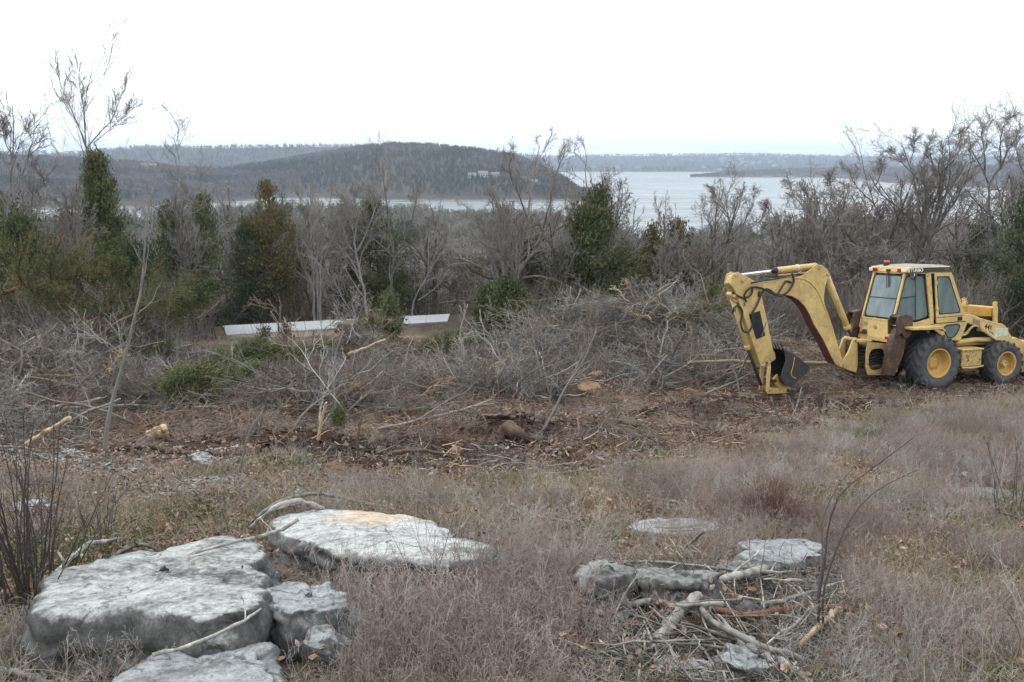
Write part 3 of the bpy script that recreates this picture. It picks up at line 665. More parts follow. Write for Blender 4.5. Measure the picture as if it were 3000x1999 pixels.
# --- digging boom (outline in x,z)
boom = [(-4.62, 2.723), (-4.66, 2.63), (-4.60, 2.55), (-4.33, 2.464), (-3.934, 2.431), (-3.606, 2.367), (-3.426, 2.276), (-3.254, 2.12), (-3.105, 1.921), (-2.993, 1.701), (-2.689, 1.295), (-2.404, .818),
        (-2.291, .668), (-2.20, .60), (-2.08, .62), (-2.02, .70), (-2.084, .80), (-2.231, 1.10), (-2.416, 1.589), (-2.534, 1.855), (-2.649, 2.077), (-2.705, 2.252), (-2.702, 2.381), (-2.684, 2.553), (-2.594, 2.83), (-2.613, 2.959), (-2.774, 3.08),
        (-2.929, 3.115), (-3.005, 3.096), (-3.103, 3.013), (-3.35, 2.859), (-3.625, 2.813), (-3.997, 2.791), (-4.242, 2.755)]
bo = MB().prism(boom, -.14, -.115).prism(boom, .115, .14)
bo.prism([(-4.55, 2.70), (-4.52, 2.57), (-3.93, 2.45), (-3.61, 2.385), (-3.44, 2.29), (-3.27, 2.13), (-3.12, 1.93), (-3.01, 1.71), (-2.71, 1.31), (-2.42, .83), (-2.30, .69), (-2.2, .66), (-2.24, 1.06), (-2.43, 1.57), (-2.67, 2.09), (-2.8, 2.45), (-3.1, 2.7), (-3.6, 2.78), (-4.2, 2.73)], -.113, .113)
boo = bo.done('boom', YL)
inner = [(-3.62, 2.35), (-3.44, 2.262), (-3.268, 2.11), (-3.12, 1.91), (-3.008, 1.69), (-2.704, 1.285), (-2.42, .808), (-2.30, .655)]
ib = MB()
for (xa, za), (xb, zb) in zip(inner[:-1], inner[1:]):
    ib.add([(xa, -.137, za), (xb, -.137, zb), (xb, .137, zb), (xa, .137, za), (xa + .02, -.137, za + .01), (xb + .02, -.137, zb + .01), (xb + .02, .137, zb + .01), (xa + .02, .137, za + .01)],
           [(0, 1, 2, 3), (4, 7, 6, 5), (0, 4, 5, 1), (3, 2, 6, 7)])
ib.done('boom_belly', MR, boo, 0, label='maroon worn inner face of the boom')
rib = catm([(-3.625, -.145, 2.80), (-3.4, -.145, 2.795), (-3.15, -.145, 2.70), (-2.93, -.145, 2.50), (-2.78, -.145, 2.27), (-2.68, -.145, 2.06), (-2.63, -.145, 1.98)])
MB().tube(rib, .014, 6).done('weld_rib', YL, boo, 0, True)
def cyl(name, a_, b_, r, mat, parent, k_=16, bev=.006, lab=None): return MB().tube([a_, b_], r, k_).done(name, mat, parent, bev, True, lab)
def pin(x, z, y0, y1, r, mat, parent, name='pin'):
    return MB().lathe([(0, 0), (r, 0), (r, y1 - y0), (0, y1 - y0)], x, y0, z, 16).done(name, mat, parent, .004)
for x, z in ((-2.87, 3.03), (-2.62, 2.86), (-2.16, .66), (-4.57, 2.64)): pin(x, z, -.16, .16, .05, YR, boo)
# --- lift cylinder and crowd cylinder
lc = cyl('lift_cylinder', (-2.56, 0, 2.86), (-1.85, 0, 1.50), .075, YL, BH)
cyl('rod', (-1.86, 0, 1.52), (-1.70, 0, 1.26), .036, DK, lc)
MB().tube([(-1.89, 0, 1.58), (-1.85, 0, 1.50)], .085, 16).done('gland', YL, lc, .004, True)
cc_ = cyl('crowd_cylinder', (-4.02, 0, 2.985), (-2.87, 0, 3.07), .075, YL, BH)
cyl('rod', (-4.98, 0, 2.90), (-4.0, 0, 2.983), .036, CH, cc_)
MB().tube([(-4.06, 0, 2.98), (-3.98, 0, 2.986)], .082, 16).done('gland', DK, cc_, .004, True)
MB().tube([(-3.42, 0, 3.03), (-3.39, 0, 3.033)], .088, 16).done('clamp', WH, cc_, .003, True)
MB().tube([(-3.95, -.05, 2.88), (-3.4, -.05, 2.90), (-3.05, -.04, 2.93)], .02, 8).tube([(-3.9, .03, 2.87), (-3.2, .04, 2.90)], .02, 8).done('steel_line', YL, cc_, 0, True)
# --- stick
stick = [(-5.267, 2.925), (-5.138, 2.984), (-5.029, 2.94), (-4.724, 2.788), (-4.551, 2.70), (-4.458, 2.478), (-4.427, 2.288), (-4.316, 1.925), (-4.158, 1.323), (-4.031, .908), (-4.05, .86), (-4.361, .733), (-4.44, .77), (-4.597, 1.153), (-4.861, 1.779), (-5.095, 2.352), (-5.222, 2.605), (-5.32, 2.70)]
ear = [(-5.267, 2.925), (-5.138, 2.984), (-5.029, 2.94), (-4.724, 2.788), (-4.62, 2.60), (-5.0, 2.45), (-5.222, 2.605), (-5.32, 2.70)]
core = [(-4.72, 2.74), (-4.565, 2.66), (-4.48, 2.46), (-4.445, 2.28), (-4.335, 1.92), (-4.178, 1.32), (-4.05, .915), (-4.355, .76), (-4.585, 1.16), (-4.85, 1.785), (-5.08, 2.35), (-5.0, 2.5)]
st = MB().prism(stick, -.13, -.105).prism(stick, .105, .13).prism(core, -.104, .104).done('stick', YL)
MB().prism([(-5.30, 2.72), (-5.26, 2.89), (-5.22, 2.905), (-5.10, 2.69), (-5.2, 2.62)], -.104, .104).done('stick_head', YL, st)
MB().prism([(-4.80, 1.98), (-4.50, 2.06), (-4.33, 1.46), (-4.58, 1.38)], -.1345, -.131).done('decal_panel', BK, st, 0, label='black rectangular decal on the stick')
MB().prism([(-4.33, .98), (-4.06, 1.07), (-4.02, .90), (-4.06, .855), (-4.35, .72), (-4.44, .76)], -.138, -.131).done('tip_plate', YR, st, .003)
for x, z in ((-4.57, 2.62), (-5.16, 2.90), (-4.98, 2.78), (-4.22, .80), (-5.2, 2.42)): pin(x, z, -.155, .155, .042, YR, st)
MB().prism([(-5.30, 2.46), (-5.24, 2.52), (-5.02, 2.40), (-5.06, 2.25), (-5.2, 2.30)], -.10, .10).done('cylinder_bracket', YR, st)
bc = cyl('bucket_cylinder', (-5.17, 0, 2.36), (-4.71, 0, 1.17), .062, YL, BH)
cyl('rod', (-4.73, 0, 1.20), (-4.31, 0, .24), .04, DK, bc); MB().tube([(-4.74, 0, 1.24), (-4.70, 0, 1.14)], .072, 14).done('gland', YL, bc, .003, True)
# --- bucket linkage and bucket
for y0, y1 in ((-.15, -.115), (.115, .15)):
    MB().prism([(-4.25, .76), (-4.17, .77), (-4.155, .70), (-4.185, .12), (-4.22, .07), (-4.27, .12)], y0, y1).done('link', YL, BH, .005)
    MB().prism([(-4.27, .19), (-4.18, .20), (-3.68, .15), (-3.60, .08), (-3.66, .03), (-4.22, .05)], y0 - .002, y1 - .002).done('link', YR, BH, .005)
side = [(-3.914, 1.128), (-3.66, 1.02), (-3.203, .70), (-3.17, .62), (-3.246, .52), (-3.45, .40), (-3.56, .30), (-3.70, .21), (-3.90, .30), (-3.985, .50), (-3.945, .64), (-3.865, .84)]
bk = MB().prism(side, -.31, -.285).prism(side, .285, .31)
shell = [(-3.914, 1.128), (-3.60, .98), (-3.203, .70), (-3.175, .62), (-3.246, .53), (-3.45, .41), (-3.56, .31), (-3.70, .22), (-3.90, .31), (-3.975, .46)]
for (xa, za), (xb, zb) in zip(shell[:-1], shell[1:]):
    dx, dz = xb - xa, zb - za; L = math.hypot(dx, dz); nx, nz_ = dz / L * .02, -dx / L * .02
    bk.add([(xa, -.284, za), (xb, -.284, zb), (xb, .284, zb), (xa, .284, za), (xa + nx, -.284, za + nz_), (xb + nx, -.284, zb + nz_), (xb + nx, .284, zb + nz_), (xa + nx, .284, za + nz_)],
           [(0, 1, 2, 3), (4, 7, 6, 5), (0, 4, 5, 1), (3, 2, 6, 7), (0, 3, 7, 4), (1, 5, 6, 2)])
bko = bk.done('bucket', BKT, BH, .006)
MB().tube(catm([(-3.63, -.315, .93), (-3.66, -.315, .72), (-3.71, -.315, .55), (-3.66, -.315, .46), (-3.56, -.315, .41)]), .011, 6).done('wear_strip', YM, bko, 0, True)
for q in range(5):
    y = -.26 + q * .13; MB().prism([(-3.93, 1.16), (-3.89, 1.13), (-3.90, 1.07), (-4.0, 1.27)], y - .03, y + .03).done('tooth', DK, bko, .004)
for y in (-.14, .14):
    MB().prism([(-4.10, .42), (-3.98, .52), (-3.90, .42), (-3.62, .22), (-3.58, .10), (-3.70, .04), (-4.02, .26)], y - .02, y + .02).done('hinge_plate', YM, bko, .005)
for x, z in ((-4.04, .36), (-3.66, .10)): pin(x, z, -.17, .17, .045, DK, bko)
# --- hoses on boom and stick
hs = [([(-4.78, -.17, 2.72), (-4.5, -.17, 2.76), (-4.1, -.17, 2.80), (-3.7, -.15, 2.87), (-3.4, -.12, 2.9)], .020), ([(-4.90, -.16, 2.28), (-4.96, -.18, 2.46), (-4.8, -.2, 2.62), (-4.55, -.2, 2.60), (-4.3, -.22, 2.50), (-4.05, -.22, 2.40), (-3.8, -.2, 2.48), (-3.62, -.18, 2.72), (-3.66, -.16, 2.92)], .024),
      ([(-5.25, -.1, 2.52), (-5.1, -.16, 2.42), (-4.93, -.17, 2.38), (-4.78, -.18, 2.46), (-4.74, -.17, 2.62)], .022), ([(-4.5, -.17, 2.46), (-4.42, -.2, 2.57), (-4.28, -.2, 2.54), (-4.1, -.21, 2.44), (-3.95, -.2, 2.62), (-3.83, -.18, 2.74), (-3.68, -.16, 2.70)], .022),
      ([(-4.5, -.16, 2.44), (-4.62, -.18, 2.20), (-4.74, -.18, 2.0), (-4.72, -.18, 1.75), (-4.84, -.19, 1.58), (-4.98, -.18, 1.62), (-5.04, -.17, 1.82), (-5.0, -.17, 2.05), (-5.1, -.15, 2.2), (-5.2, -.12, 2.14), (-5.22, -.1, 2.02)], .024),
      ([(-4.3, .0, 2.86), (-4.0, .05, 2.84), (-3.6, .04, 2.88), (-3.2, .03, 2.86)], .018)]
for q, (p_, r_) in enumerate(hs): MB().tube(catm(p_), r_, 8).done('hose', HO, BH, 0, True)
for x, y, z in ((-4.93, -.15, 2.24), (-4.55, -.16, 2.46), (-4.71, -.17, 1.99), (-5.17, -.1, 2.10)):
    MB().tube([(x, y, z - .05), (x, y, z + .05)], .03, 8).done('hose_fitting', CH if x < -4.9 else HO, BH, .003)
# --- swing post and rear frame
for s in (-1, 1):
    MB().prism([(-2.20, .60), (-2.12, .74), (-1.96, .95), (-1.84, 1.24), (-1.76, 1.30), (-1.69, 1.24), (-1.70, 1.05), (-1.66, .62), (-1.70, .42), (-1.95, .50)], s * .17 - .025, s * .17 + .025).done('swing_post', YL, BH, .008)
pin(-2.07, .64, -.22, .22, .06, YR, BH); pin(-1.75, 1.24, -.21, .21, .05, YR, BH)
MB().box(-1.78, -1.60, -.14, .14, .42, 1.18).done('swing_casting', RB, BH, .01)
rf = MB()
plate = [(-1.62, 1.20), (-.86, 1.13), (-.86, .34), (-1.58, .40), (-1.66, .60), (-1.66, 1.0)]
hole = [(-1.50 + .27 * math.cos(a_) if 0 else -1.33 + .24 * math.cos(a_), .77 + .28 * math.sin(a_)) for a_ in np.linspace(0, 2 * PI, 17)[:-1]]
# plate with a rounded opening: ring of quads between outline samples and hole
def samp(poly, ang_, c):
    best = None
    for i_ in range(len(poly)):
        (x1, z1), (x2, z2) = poly[i_], poly[(i_ + 1) % len(poly)]
        dx, dz = math.cos(ang_), math.sin(ang_); ex, ez = x2 - x1, z2 - z1; de = dx * ez - dz * ex
        if abs(de) < 1e-9: continue
        t = ((x1 - c[0]) * ez - (z1 - c[1]) * ex) / de; u_ = ((x1 - c[0]) * dz - (z1 - c[1]) * dx) / de
        if t > 0 and -1e-6 <= u_ <= 1 + 1e-6 and (best is None or t < best): best = t
    return (c[0] + math.cos(ang_) * best, c[1] + math.sin(ang_) * best)
cH = (-1.33, .77); angs = [math.atan2(z - cH[1], x - cH[0]) for x, z in plate] + list(np.linspace(-PI, PI, 21)[:-1]); angs = sorted(angs)
for yy in (-.45, .45):
    r_ = MB(); o1 = [samp(plate, a_, cH) for a_ in angs]; h1 = [(cH[0] + .25 * math.copysign(abs(math.cos(a_)) ** .7, math.cos(a_)), cH[1] + .27 * math.copysign(abs(math.sin(a_)) ** .7, math.sin(a_))) for a_ in angs]
    k_ = len(angs); vs = [(x, yy, z) for x, z in o1] + [(x, yy, z) for x, z in h1] + [(x, yy + .025, z) for x, z in o1] + [(x, yy + .025, z) for x, z in h1]
    f = []
    for i_ in range(k_):
        j = (i_ + 1) % k_; f += [(i_, j, k_ + j, k_ + i_), (2 * k_ + i_, 3 * k_ + i_, 3 * k_ + j, 2 * k_ + j), (i_, 2 * k_ + i_, 2 * k_ + j, j), (k_ + i_, k_ + j, 3 * k_ + j, 3 * k_ + i_)]
    r_.add(vs, f).done('rear_frame', YR, BH, 0)
MB().box(-1.62, -.88, -.424, .449, 1.08, 1.12).box(-1.6, -.88, -.424, .449, .34, .39).box(-.90, -.84, -.424, .449, .39, 1.08).done('rear_frame_box', RB, BH, .004)
MB().prism([(-1.76, 1.26), (-1.60, 1.27), (-1.35, 1.23), (-1.34, 1.18), (-1.62, 1.17), (-1.76, 1.18)], -.30, -.18).done('swing_cylinder', YL, BH, .02)
for q in range(7):
    z = .62 + q * .075; MB().tube(catm([(-1.62, -.10 - .05 * (q % 2), z - .05), (-1.45, -.30, z), (-1.25, -.34, z + .05), (-1.02, -.3, z + .02 + .03 * (q % 3))]), .02, 7).done('hose', HO, BH, 0, True)
MB().tube([(-1.55, -.35, .55), (-1.15, -.36, .58)], .05, 12).tube([(-1.6, -.33, .46), (-1.2, -.34, .47)], .035, 12).done('valve_bank', RB, BH, .004)
MB().box(-1.04, -.99, -.456, -.451, 1.02, 1.07).done('sticker', WH, BH, 0)
MB().tube([(-1.1, -.46, .93), (-1.06, -.50, .87)], .03, 8).done('tap', DK, BH, .003)
# --- stabiliser legs (folded up), both sides
for s in (-1, 1):
    lg = MB().hexa([(-1.20, s * .62, 1.32), (-1.28, s * .62, .98), (-1.34, s * .60, .44), (-1.06, s * .60, .38), (-.86, s * .62, .89), (-.80, s * .62, 1.32), (-.84, s * .64, 1.70), (-1.02, s * .64, 1.70)],
                    [(-1.20, s * .80, 1.32), (-1.28, s * .80, .98), (-1.34, s * .76, .44), (-1.06, s * .76, .38), (-.86, s * .80, .89), (-.80, s * .80, 1.32), (-.84, s * .82, 1.70), (-1.02, s * .82, 1.70)]).done('stabiliser', RB, BH, .012)
    for y in (s * .60, s * .86):
        MB().prism([(-1.20, 1.74), (-1.13, 1.86), (-.92, 1.90), (-.72, 1.84), (-.68, 1.55), (-.76, 1.36), (-.90, 1.30), (-1.0, 1.44), (-1.17, 1.40)], y - .018, y + .018).done('pad_flap', RB, lg, .01)
    MB().prism([(-1.13, 1.84), (-.92, 1.88), (-.73, 1.82), (-.76, 1.77), (-.92, 1.82), (-1.10, 1.78)], s * .73 - .11, s * .73 + .11).done('pad', RB, lg, .01)
    MB().tube([(-1.08, s * .71 - .12, 1.62), (-1.08, s * .71 + .12, 1.62)], .03, 10).done('pin', CH, lg, .003)
    MB().box(-1.0, -.84, min(s * .45, s * .62), max(s * .45, s * .62), .45, 1.05).done('stabiliser_box', YR, BH, .006)

# --- cab.  near side is -y
def mir(p): return (p[0], -p[1], p[2])
T0 = (-.655, -.50, 2.87); W0 = (-.955, -.52, 1.70); L0 = (-1.005, -.54, 1.19)       # rear corner post: top, sill, bottom
T1 = (-.02, -.66, 2.87); W1 = (.06, -.68, 1.76); W1b = (-.36, -.62, 1.66); B1 = (.17, -.69, 1.64)
T2 = (.56, -.66, 2.87); W2 = (1.14, -.69, 1.62); L2 = (.94, -.69, 1.155); L1 = (.60, -.69, 1.18)
def post(mb, pts, r): return mb.tube(pts, r, 4)
cabm = MB()
for s in (0, 1):
    g = (lambda p: p) if s == 0 else mir
    cabm.tube([g(T0), g(W0)], .042, 4); cabm.tube([g(T2), g(W2)], .045, 4); cabm.tube([g(W2), g(L2)], .045, 4)
    cabm.slab([g((-.17, -.635, 2.87)), g((-.03, -.655, 2.87)), g((.10, -.69, 1.78)), g((.10, -.69, 1.60)), g((.02, -.685, 1.60)), g((.0, -.672, 1.77))], .05)
    cabm.slab([g(W0), g((-.38, -.625, 1.655)), g((.02, -.682, 1.76)), g((.02, -.685, 1.60)), g((-.40, -.64, 1.54)), g((-.96, -.535, 1.54))], .04)
    cabm.tube([g(T0), g((-.17, -.64, 2.86))], .03, 4); cabm.tube([g((-.1, -.66, 2.87)), g(T2)], .03, 4)
cabm.tube([T0, mir(T0)], .04, 4); cabm.tube([W0, mir(W0)], .035, 4)
cab = cabm.done('cab', YL, BH, .006)
# rear lower panel with its rusty hem
MB().hexa([(-.975, -.55, 1.68), (-1.02, -.56, 1.20), (-1.02, .56, 1.20), (-.975, .55, 1.68)], [(-.90, -.55, 1.68), (-.92, -.56, 1.20), (-.92, .56, 1.20), (-.90, .55, 1.68)]).done('rear_panel', YL, cab, .01)
MB().hexa([(-1.03, -.56, 1.265), (-1.035, -.56, 1.175), (-1.035, .56, 1.175), (-1.03, .56, 1.265)], [(-1.022, -.56, 1.265), (-1.022, -.56, 1.175), (-1.022, .56, 1.175), (-1.022, .56, 1.265)]).done('rusty_hem', YR, cab, 0)
MB().box(-1.045, -1.025, -.50, -.36, 1.25, 1.31).done('reflector', RL, cab, .003)
MB().box(-1.045, -1.025, .40, .52, 1.30, 1.35).done('reflector', RL, cab, .003)
MB().tube([(-1.01, .34, 1.36), (-1.08, .34, 1.36)], .06, 14).done('filler_cap', DK, cab, .005)
for y, z in ((.36, 1.57), (.02, 1.50)): MB().box(-1.006, -1.0, y - .05, y + .05, z - .04, z + .04).done('sticker', plain('sticker_grey', (.33, .31, .24)), cab, 0)
MB().hexa([(-.95, .56, 1.74), (-1.0, .56, 1.45), (-1.0, .74, 1.45), (-.95, .70, 1.74)], [(-.6, .56, 1.74), (-.6, .56, 1.45), (-.6, .74, 1.45), (-.6, .70, 1.74)]).done('side_box', WH, cab, .01, label='cream box on the far side of the cab')
# body below the cab, between the wheels
MB().box(-.90, 1.05, -.50, .50, .55, 1.19).box(.2, 2.7, -.33, .33, .45, 1.0).box(-.3, .3, -.75, .75, .50, .80).box(2.0, 2.4, -.75, .75, .42, .62).done('chassis', RB, BH, .01)
MB().prism([(-.90, 1.19), (-.90, 1.60), (-.05, 1.60), (.25, 1.19)], -.52, .52).done('cab_floor', INT, BH, .01)
# fenders over rear wheels
for s in (-1, 1):
    MB().hexa([(-.95, s * .53, 1.60), (-.04, s * .53, 1.60), (.17, s * .53, 1.56), (.17, s * .53, 1.52), (-.05, s * .53, 1.54), (-.95, s * .53, 1.55)],
              [(-.95, s * 1.13, 1.60), (-.04, s * 1.13, 1.60), (.05, s * 1.13, 1.50), (.05, s * 1.13, 1.45), (-.05, s * 1.13, 1.52), (-.95, s * 1.13, 1.54)]).done('fender', YL, BH, .008)
    MB().slab([(.10, s * .69, 1.60), (1.14, s * .69, 1.62), (.94, s * .69, 1.155), (.62, s * .69, 1.17)], .05).done('door_sill_panel', YL, BH, .008)
    MB().slab([(.06, s * .70, 1.50), (.16, s * .70, 1.52), (.66, s * .70, 1.20), (.56, s * .70, 1.19)], .04).done('fender_brace', YL, BH, .006)
# windows
def window(name, pts, off=.0, gl=GL, mull=()):
    p = [Vector(q) for q in pts]; c_ = sum(p, Vector()) / len(p)
    g = MB().slab(pts, .008).done(name, gl, cab, 0)
    fr = MB(); rnd_ = []
    for i_, q in enumerate(p):                      # rounded corners
        a_ = p[i_ - 1]; b_ = p[(i_ + 1) % len(p)]; e = .09
        ra, rb = (a_ - q).normalized() * min(e, (a_ - q).length * .4), (b_ - q).normalized() * min(e, (b_ - q).length * .4)
        rnd_ += [q + ra, q + (ra + rb) * .28, q + rb]
    fr.tube([*rnd_, rnd_[0], rnd_[1]], .016, 5).done('gasket', GR, g, 0)
    for a_, b_ in mull: MB().tube([a_, b_], .012, 5).done('glazing_bar', GR, g, 0)
    return g
e = .05
rw = window('rear_window', [(-.675, -.45, 2.80), (-.675, .45, 2.80), (-.945, .46, 1.76), (-.945, -.46, 1.76)], mull=[((-.83, -.46, 2.24), (-.83, .46, 2.24))])
window('quarter_window', [(-.65, -.525, 2.80), (-.21, -.625, 2.80), (-.05, -.665, 1.84), (-.08, -.66, 1.78), (-.40, -.615, 1.69), (-.92, -.545, 1.76)], mull=[((-.42, -.58, 2.80), (-.38, -.62, 1.70)), ((-.80, -.55, 2.26), (-.40, -.61, 2.30))])
window('quarter_window', [(-.65, .525, 2.80), (-.21, .625, 2.80), (-.05, .665, 1.84), (-.40, .615, 1.69), (-.92, .545, 1.76)])
window('front_window', [(.57, -.6, 2.80), (.57, .6, 2.80), (1.12, .62, 1.66), (1.12, -.62, 1.66)])
dwf = [(.03, 2.85), (.535, 2.85), (1.10, 1.66), (1.10, 1.60), (.16, 1.60)]
def ring(o, i_, y0, y1):
    k_ = len(o); vs = [(x, y0, z) for x, z in o] + [(x, y0, z) for x, z in i_] + [(x, y1, z) for x, z in o] + [(x, y1, z) for x, z in i_]; f = []
    for a_ in range(k_):
        b_ = (a_ + 1) % k_; f += [(a_, b_, k_ + b_, k_ + a_), (2 * k_ + a_, 3 * k_ + a_, 3 * k_ + b_, 2 * k_ + b_), (a_, 2 * k_ + a_, 2 * k_ + b_, b_), (k_ + a_, k_ + b_, 3 * k_ + b_, 3 * k_ + a_)]
    return MB().add(vs, f)
for s in (-1, 1):
    dr = ring([(.03, 2.85), (.535, 2.85), (1.05, 1.79), (.16, 1.76)], [(.10, 2.77), (.49, 2.77), (.93, 1.85), (.235, 1.83)], s * .705, s * .73).done('door', YL, cab, .006)
    MB().slab([(.16, s * .715, 1.745), (1.055, s * .715, 1.775), (1.12, s * .715, 1.64), (.18, s * .715, 1.62)], .03).done('door_lower_panel', YL, dr, .006)
    g = window('door_window', [(.095, s * .718, 2.765), (.485, s * .718, 2.765), (.925, s * .718, 1.86), (.235, s * .718, 1.84)]); g.parent = dr
    MB().box(.83, .97, s * .735 - .012, s * .735 + .012, 1.66, 1.76).done('handle', BK, dr, .006)
    for z in (2.62, 1.98): MB().box(.02 + (2.85 - z) * .12, .09 + (2.85 - z) * .12, min(s * .72, s * .755), max(s * .72, s * .755), z - .04, z + .04).done('hinge', YL, dr, .005)
    MB().tube([(.42, s * .74, 1.80), (.40, s * .77, 1.77)], .02, 6).done('latch', YR, dr, 0)
    lw = window('lower_window', [(.42, s * .72, 1.50), (.50, s * .72, 1.56), (.90, s * .72, 1.57), (.93, s * .72, 1.50), (.80, s * .72, 1.27), (.60, s * .72, 1.23), (.53, s * .72, 1.27)])
# roof
rfm = MB().hexa([(-.70, -.66, 2.87), (.60, -.70, 2.87), (.60, .70, 2.87), (-.70, .66, 2.87)], [(-.66, -.64, 3.01), (.56, -.68, 3.02), (.56, .68, 3.02), (-.66, .64, 3.01)]).done('roof', YL, cab, .02)
MB().hexa([(-.58, -.60, 3.011), (.50, -.62, 3.021), (.50, .62, 3.021), (-.58, .60, 3.011)], [(-.50, -.52, 3.04), (.42, -.54, 3.05), (.42, .54, 3.05), (-.50, .52, 3.04)]).done('roof_top', RF, rfm, .01)
for s in (-1, 1): MB().hexa([(-.665, s * .662, 2.885), (.59, s * .70, 2.885), (.56, s * .684, 3.0), (-.64, s * .645, 2.995)], [(-.665, s * .672, 2.885), (.59, s * .71, 2.885), (.56, s * .694, 3.0), (-.64, s * .655, 2.995)]).done('roof_band', BK, rfm, 0, label='black band along the roof edge')
def text(s_, size, loc, mat, parent, name='lettering', rx=PI / 2, rz=0.0, bold=.003, ry=0.0, sx=1.0):
    c = bpy.data.curves.new(name, 'FONT'); c.body = s_; c.size = size; c.extrude = .002; c.offset = bold; c.align_x = 'CENTER'; c.align_y = 'CENTER'
    t_ = bpy.data.objects.new(name, c); COL.objects.link(t_); bpy.context.view_layer.update()
    me = bpy.data.meshes.new_from_object(t_.evaluated_get(bpy.context.evaluated_depsgraph_get())); bpy.data.objects.remove(t_)
    me.materials.clear(); me.materials.append(mat); o = link(name, me, parent); o.location = loc; o.rotation_euler = (rx, ry, rz); o.scale = (sx, 1, 1); return o
WT = plain('white_lettering', (.85, .85, .85)); GT = plain('grey_lettering', (.14, .15, .17)); BT = plain('black_lettering', (.015, .013, .012))
text('TURBO', .115, (-.47, -.674, 2.937), WT, rfm, rz=-.03); text('446', .10, (.42, -.701, 2.945), GT, rfm, rz=-.03)
for y0, y1, mt in ((.50, .62, WH), (.37, .499, RL), (-.45, -.321, RL), (-.62, -.451, WH)):
    MB().box(-.735, -.695, y0, y1, 2.89, 2.97).done('tail_light', mt, rfm, .008)
MB().tube([(-.50, .28, 3.03), (-.50, .28, 3.10)], .075, 14).done('beacon_base', DK, rfm, .005); MB().tube([(-.50, .28, 3.10), (-.50, .28, 3.15)], .07, 14).done('beacon', OR, rfm, .012)
MB().box(-.72, -.70, -.08, .06, 2.90, 2.95).done('wiper_motor', DK, rfm, .004)
for a_, b_ in (((-.71, 0, 2.9), (-.77, -.12, 2.5)), ((-.71, -.03, 2.9), (-.77, -.15, 2.52)), ((-.71, .03, 2.9), (-.78, -.05, 2.48))): MB().tube([a_, b_], .008, 5).done('wiper', BK, rfm, 0)
mr = MB().tube([(-.60, -.70, 2.80), (-.56, -.70, 2.79)], .085, 16).done('mirror', BK, cab, .01); MB().tube([(-.615, -.70, 2.80), (-.60, -.70, 2.80)], .065, 16).done('mirror_glass', CH, mr, 0)
MB().tube([(-.58, -.66, 2.9), (-.58, -.70, 2.82)], .012, 6).done('mirror_arm', DK, mr, 0)
# inside the cab
se = MB().box(-.15, .30, -.25, .25, 1.62, 1.80).hexa([(-.18, -.24, 1.78), (-.05, -.24, 1.78), (-.05, .24, 1.78), (-.18, .24, 1.78)], [(-.36, -.2, 2.42), (-.26, -.2, 2.42), (-.26, .2, 2.42), (-.36, .2, 2.42)]).done('seat', INT, BH, .04, seg=2)
sw = MB(); sw.tube([(.62 + .06 * math.sin(a_), .19 * math.cos(a_), 2.05 + .18 * math.sin(a_)) for a_ in np.linspace(0, 2 * PI, 25)], .016, 6).tube([(.62, 0, 2.05), (.86, 0, 1.72)], .03, 8).done('steering_wheel', BK, BH, 0, True)
MB().box(.72, 1.0, -.45, .45, 1.55, 1.92).done('dashboard', INT, BH, .03)
for y in (-.15, .12): MB().tube([(-.6, y, 1.6), (-.66, y, 1.98)], .014, 6).done('control_lever', BK, BH, 0)
MB().box(-.72, -.5, -.32, .32, 1.58, 1.74).done('control_console', INT, BH, .02)
MB().box(.40, .62, -.50, -.34, 1.64, 1.98).done('yellow_jug', YL, BH, .03)
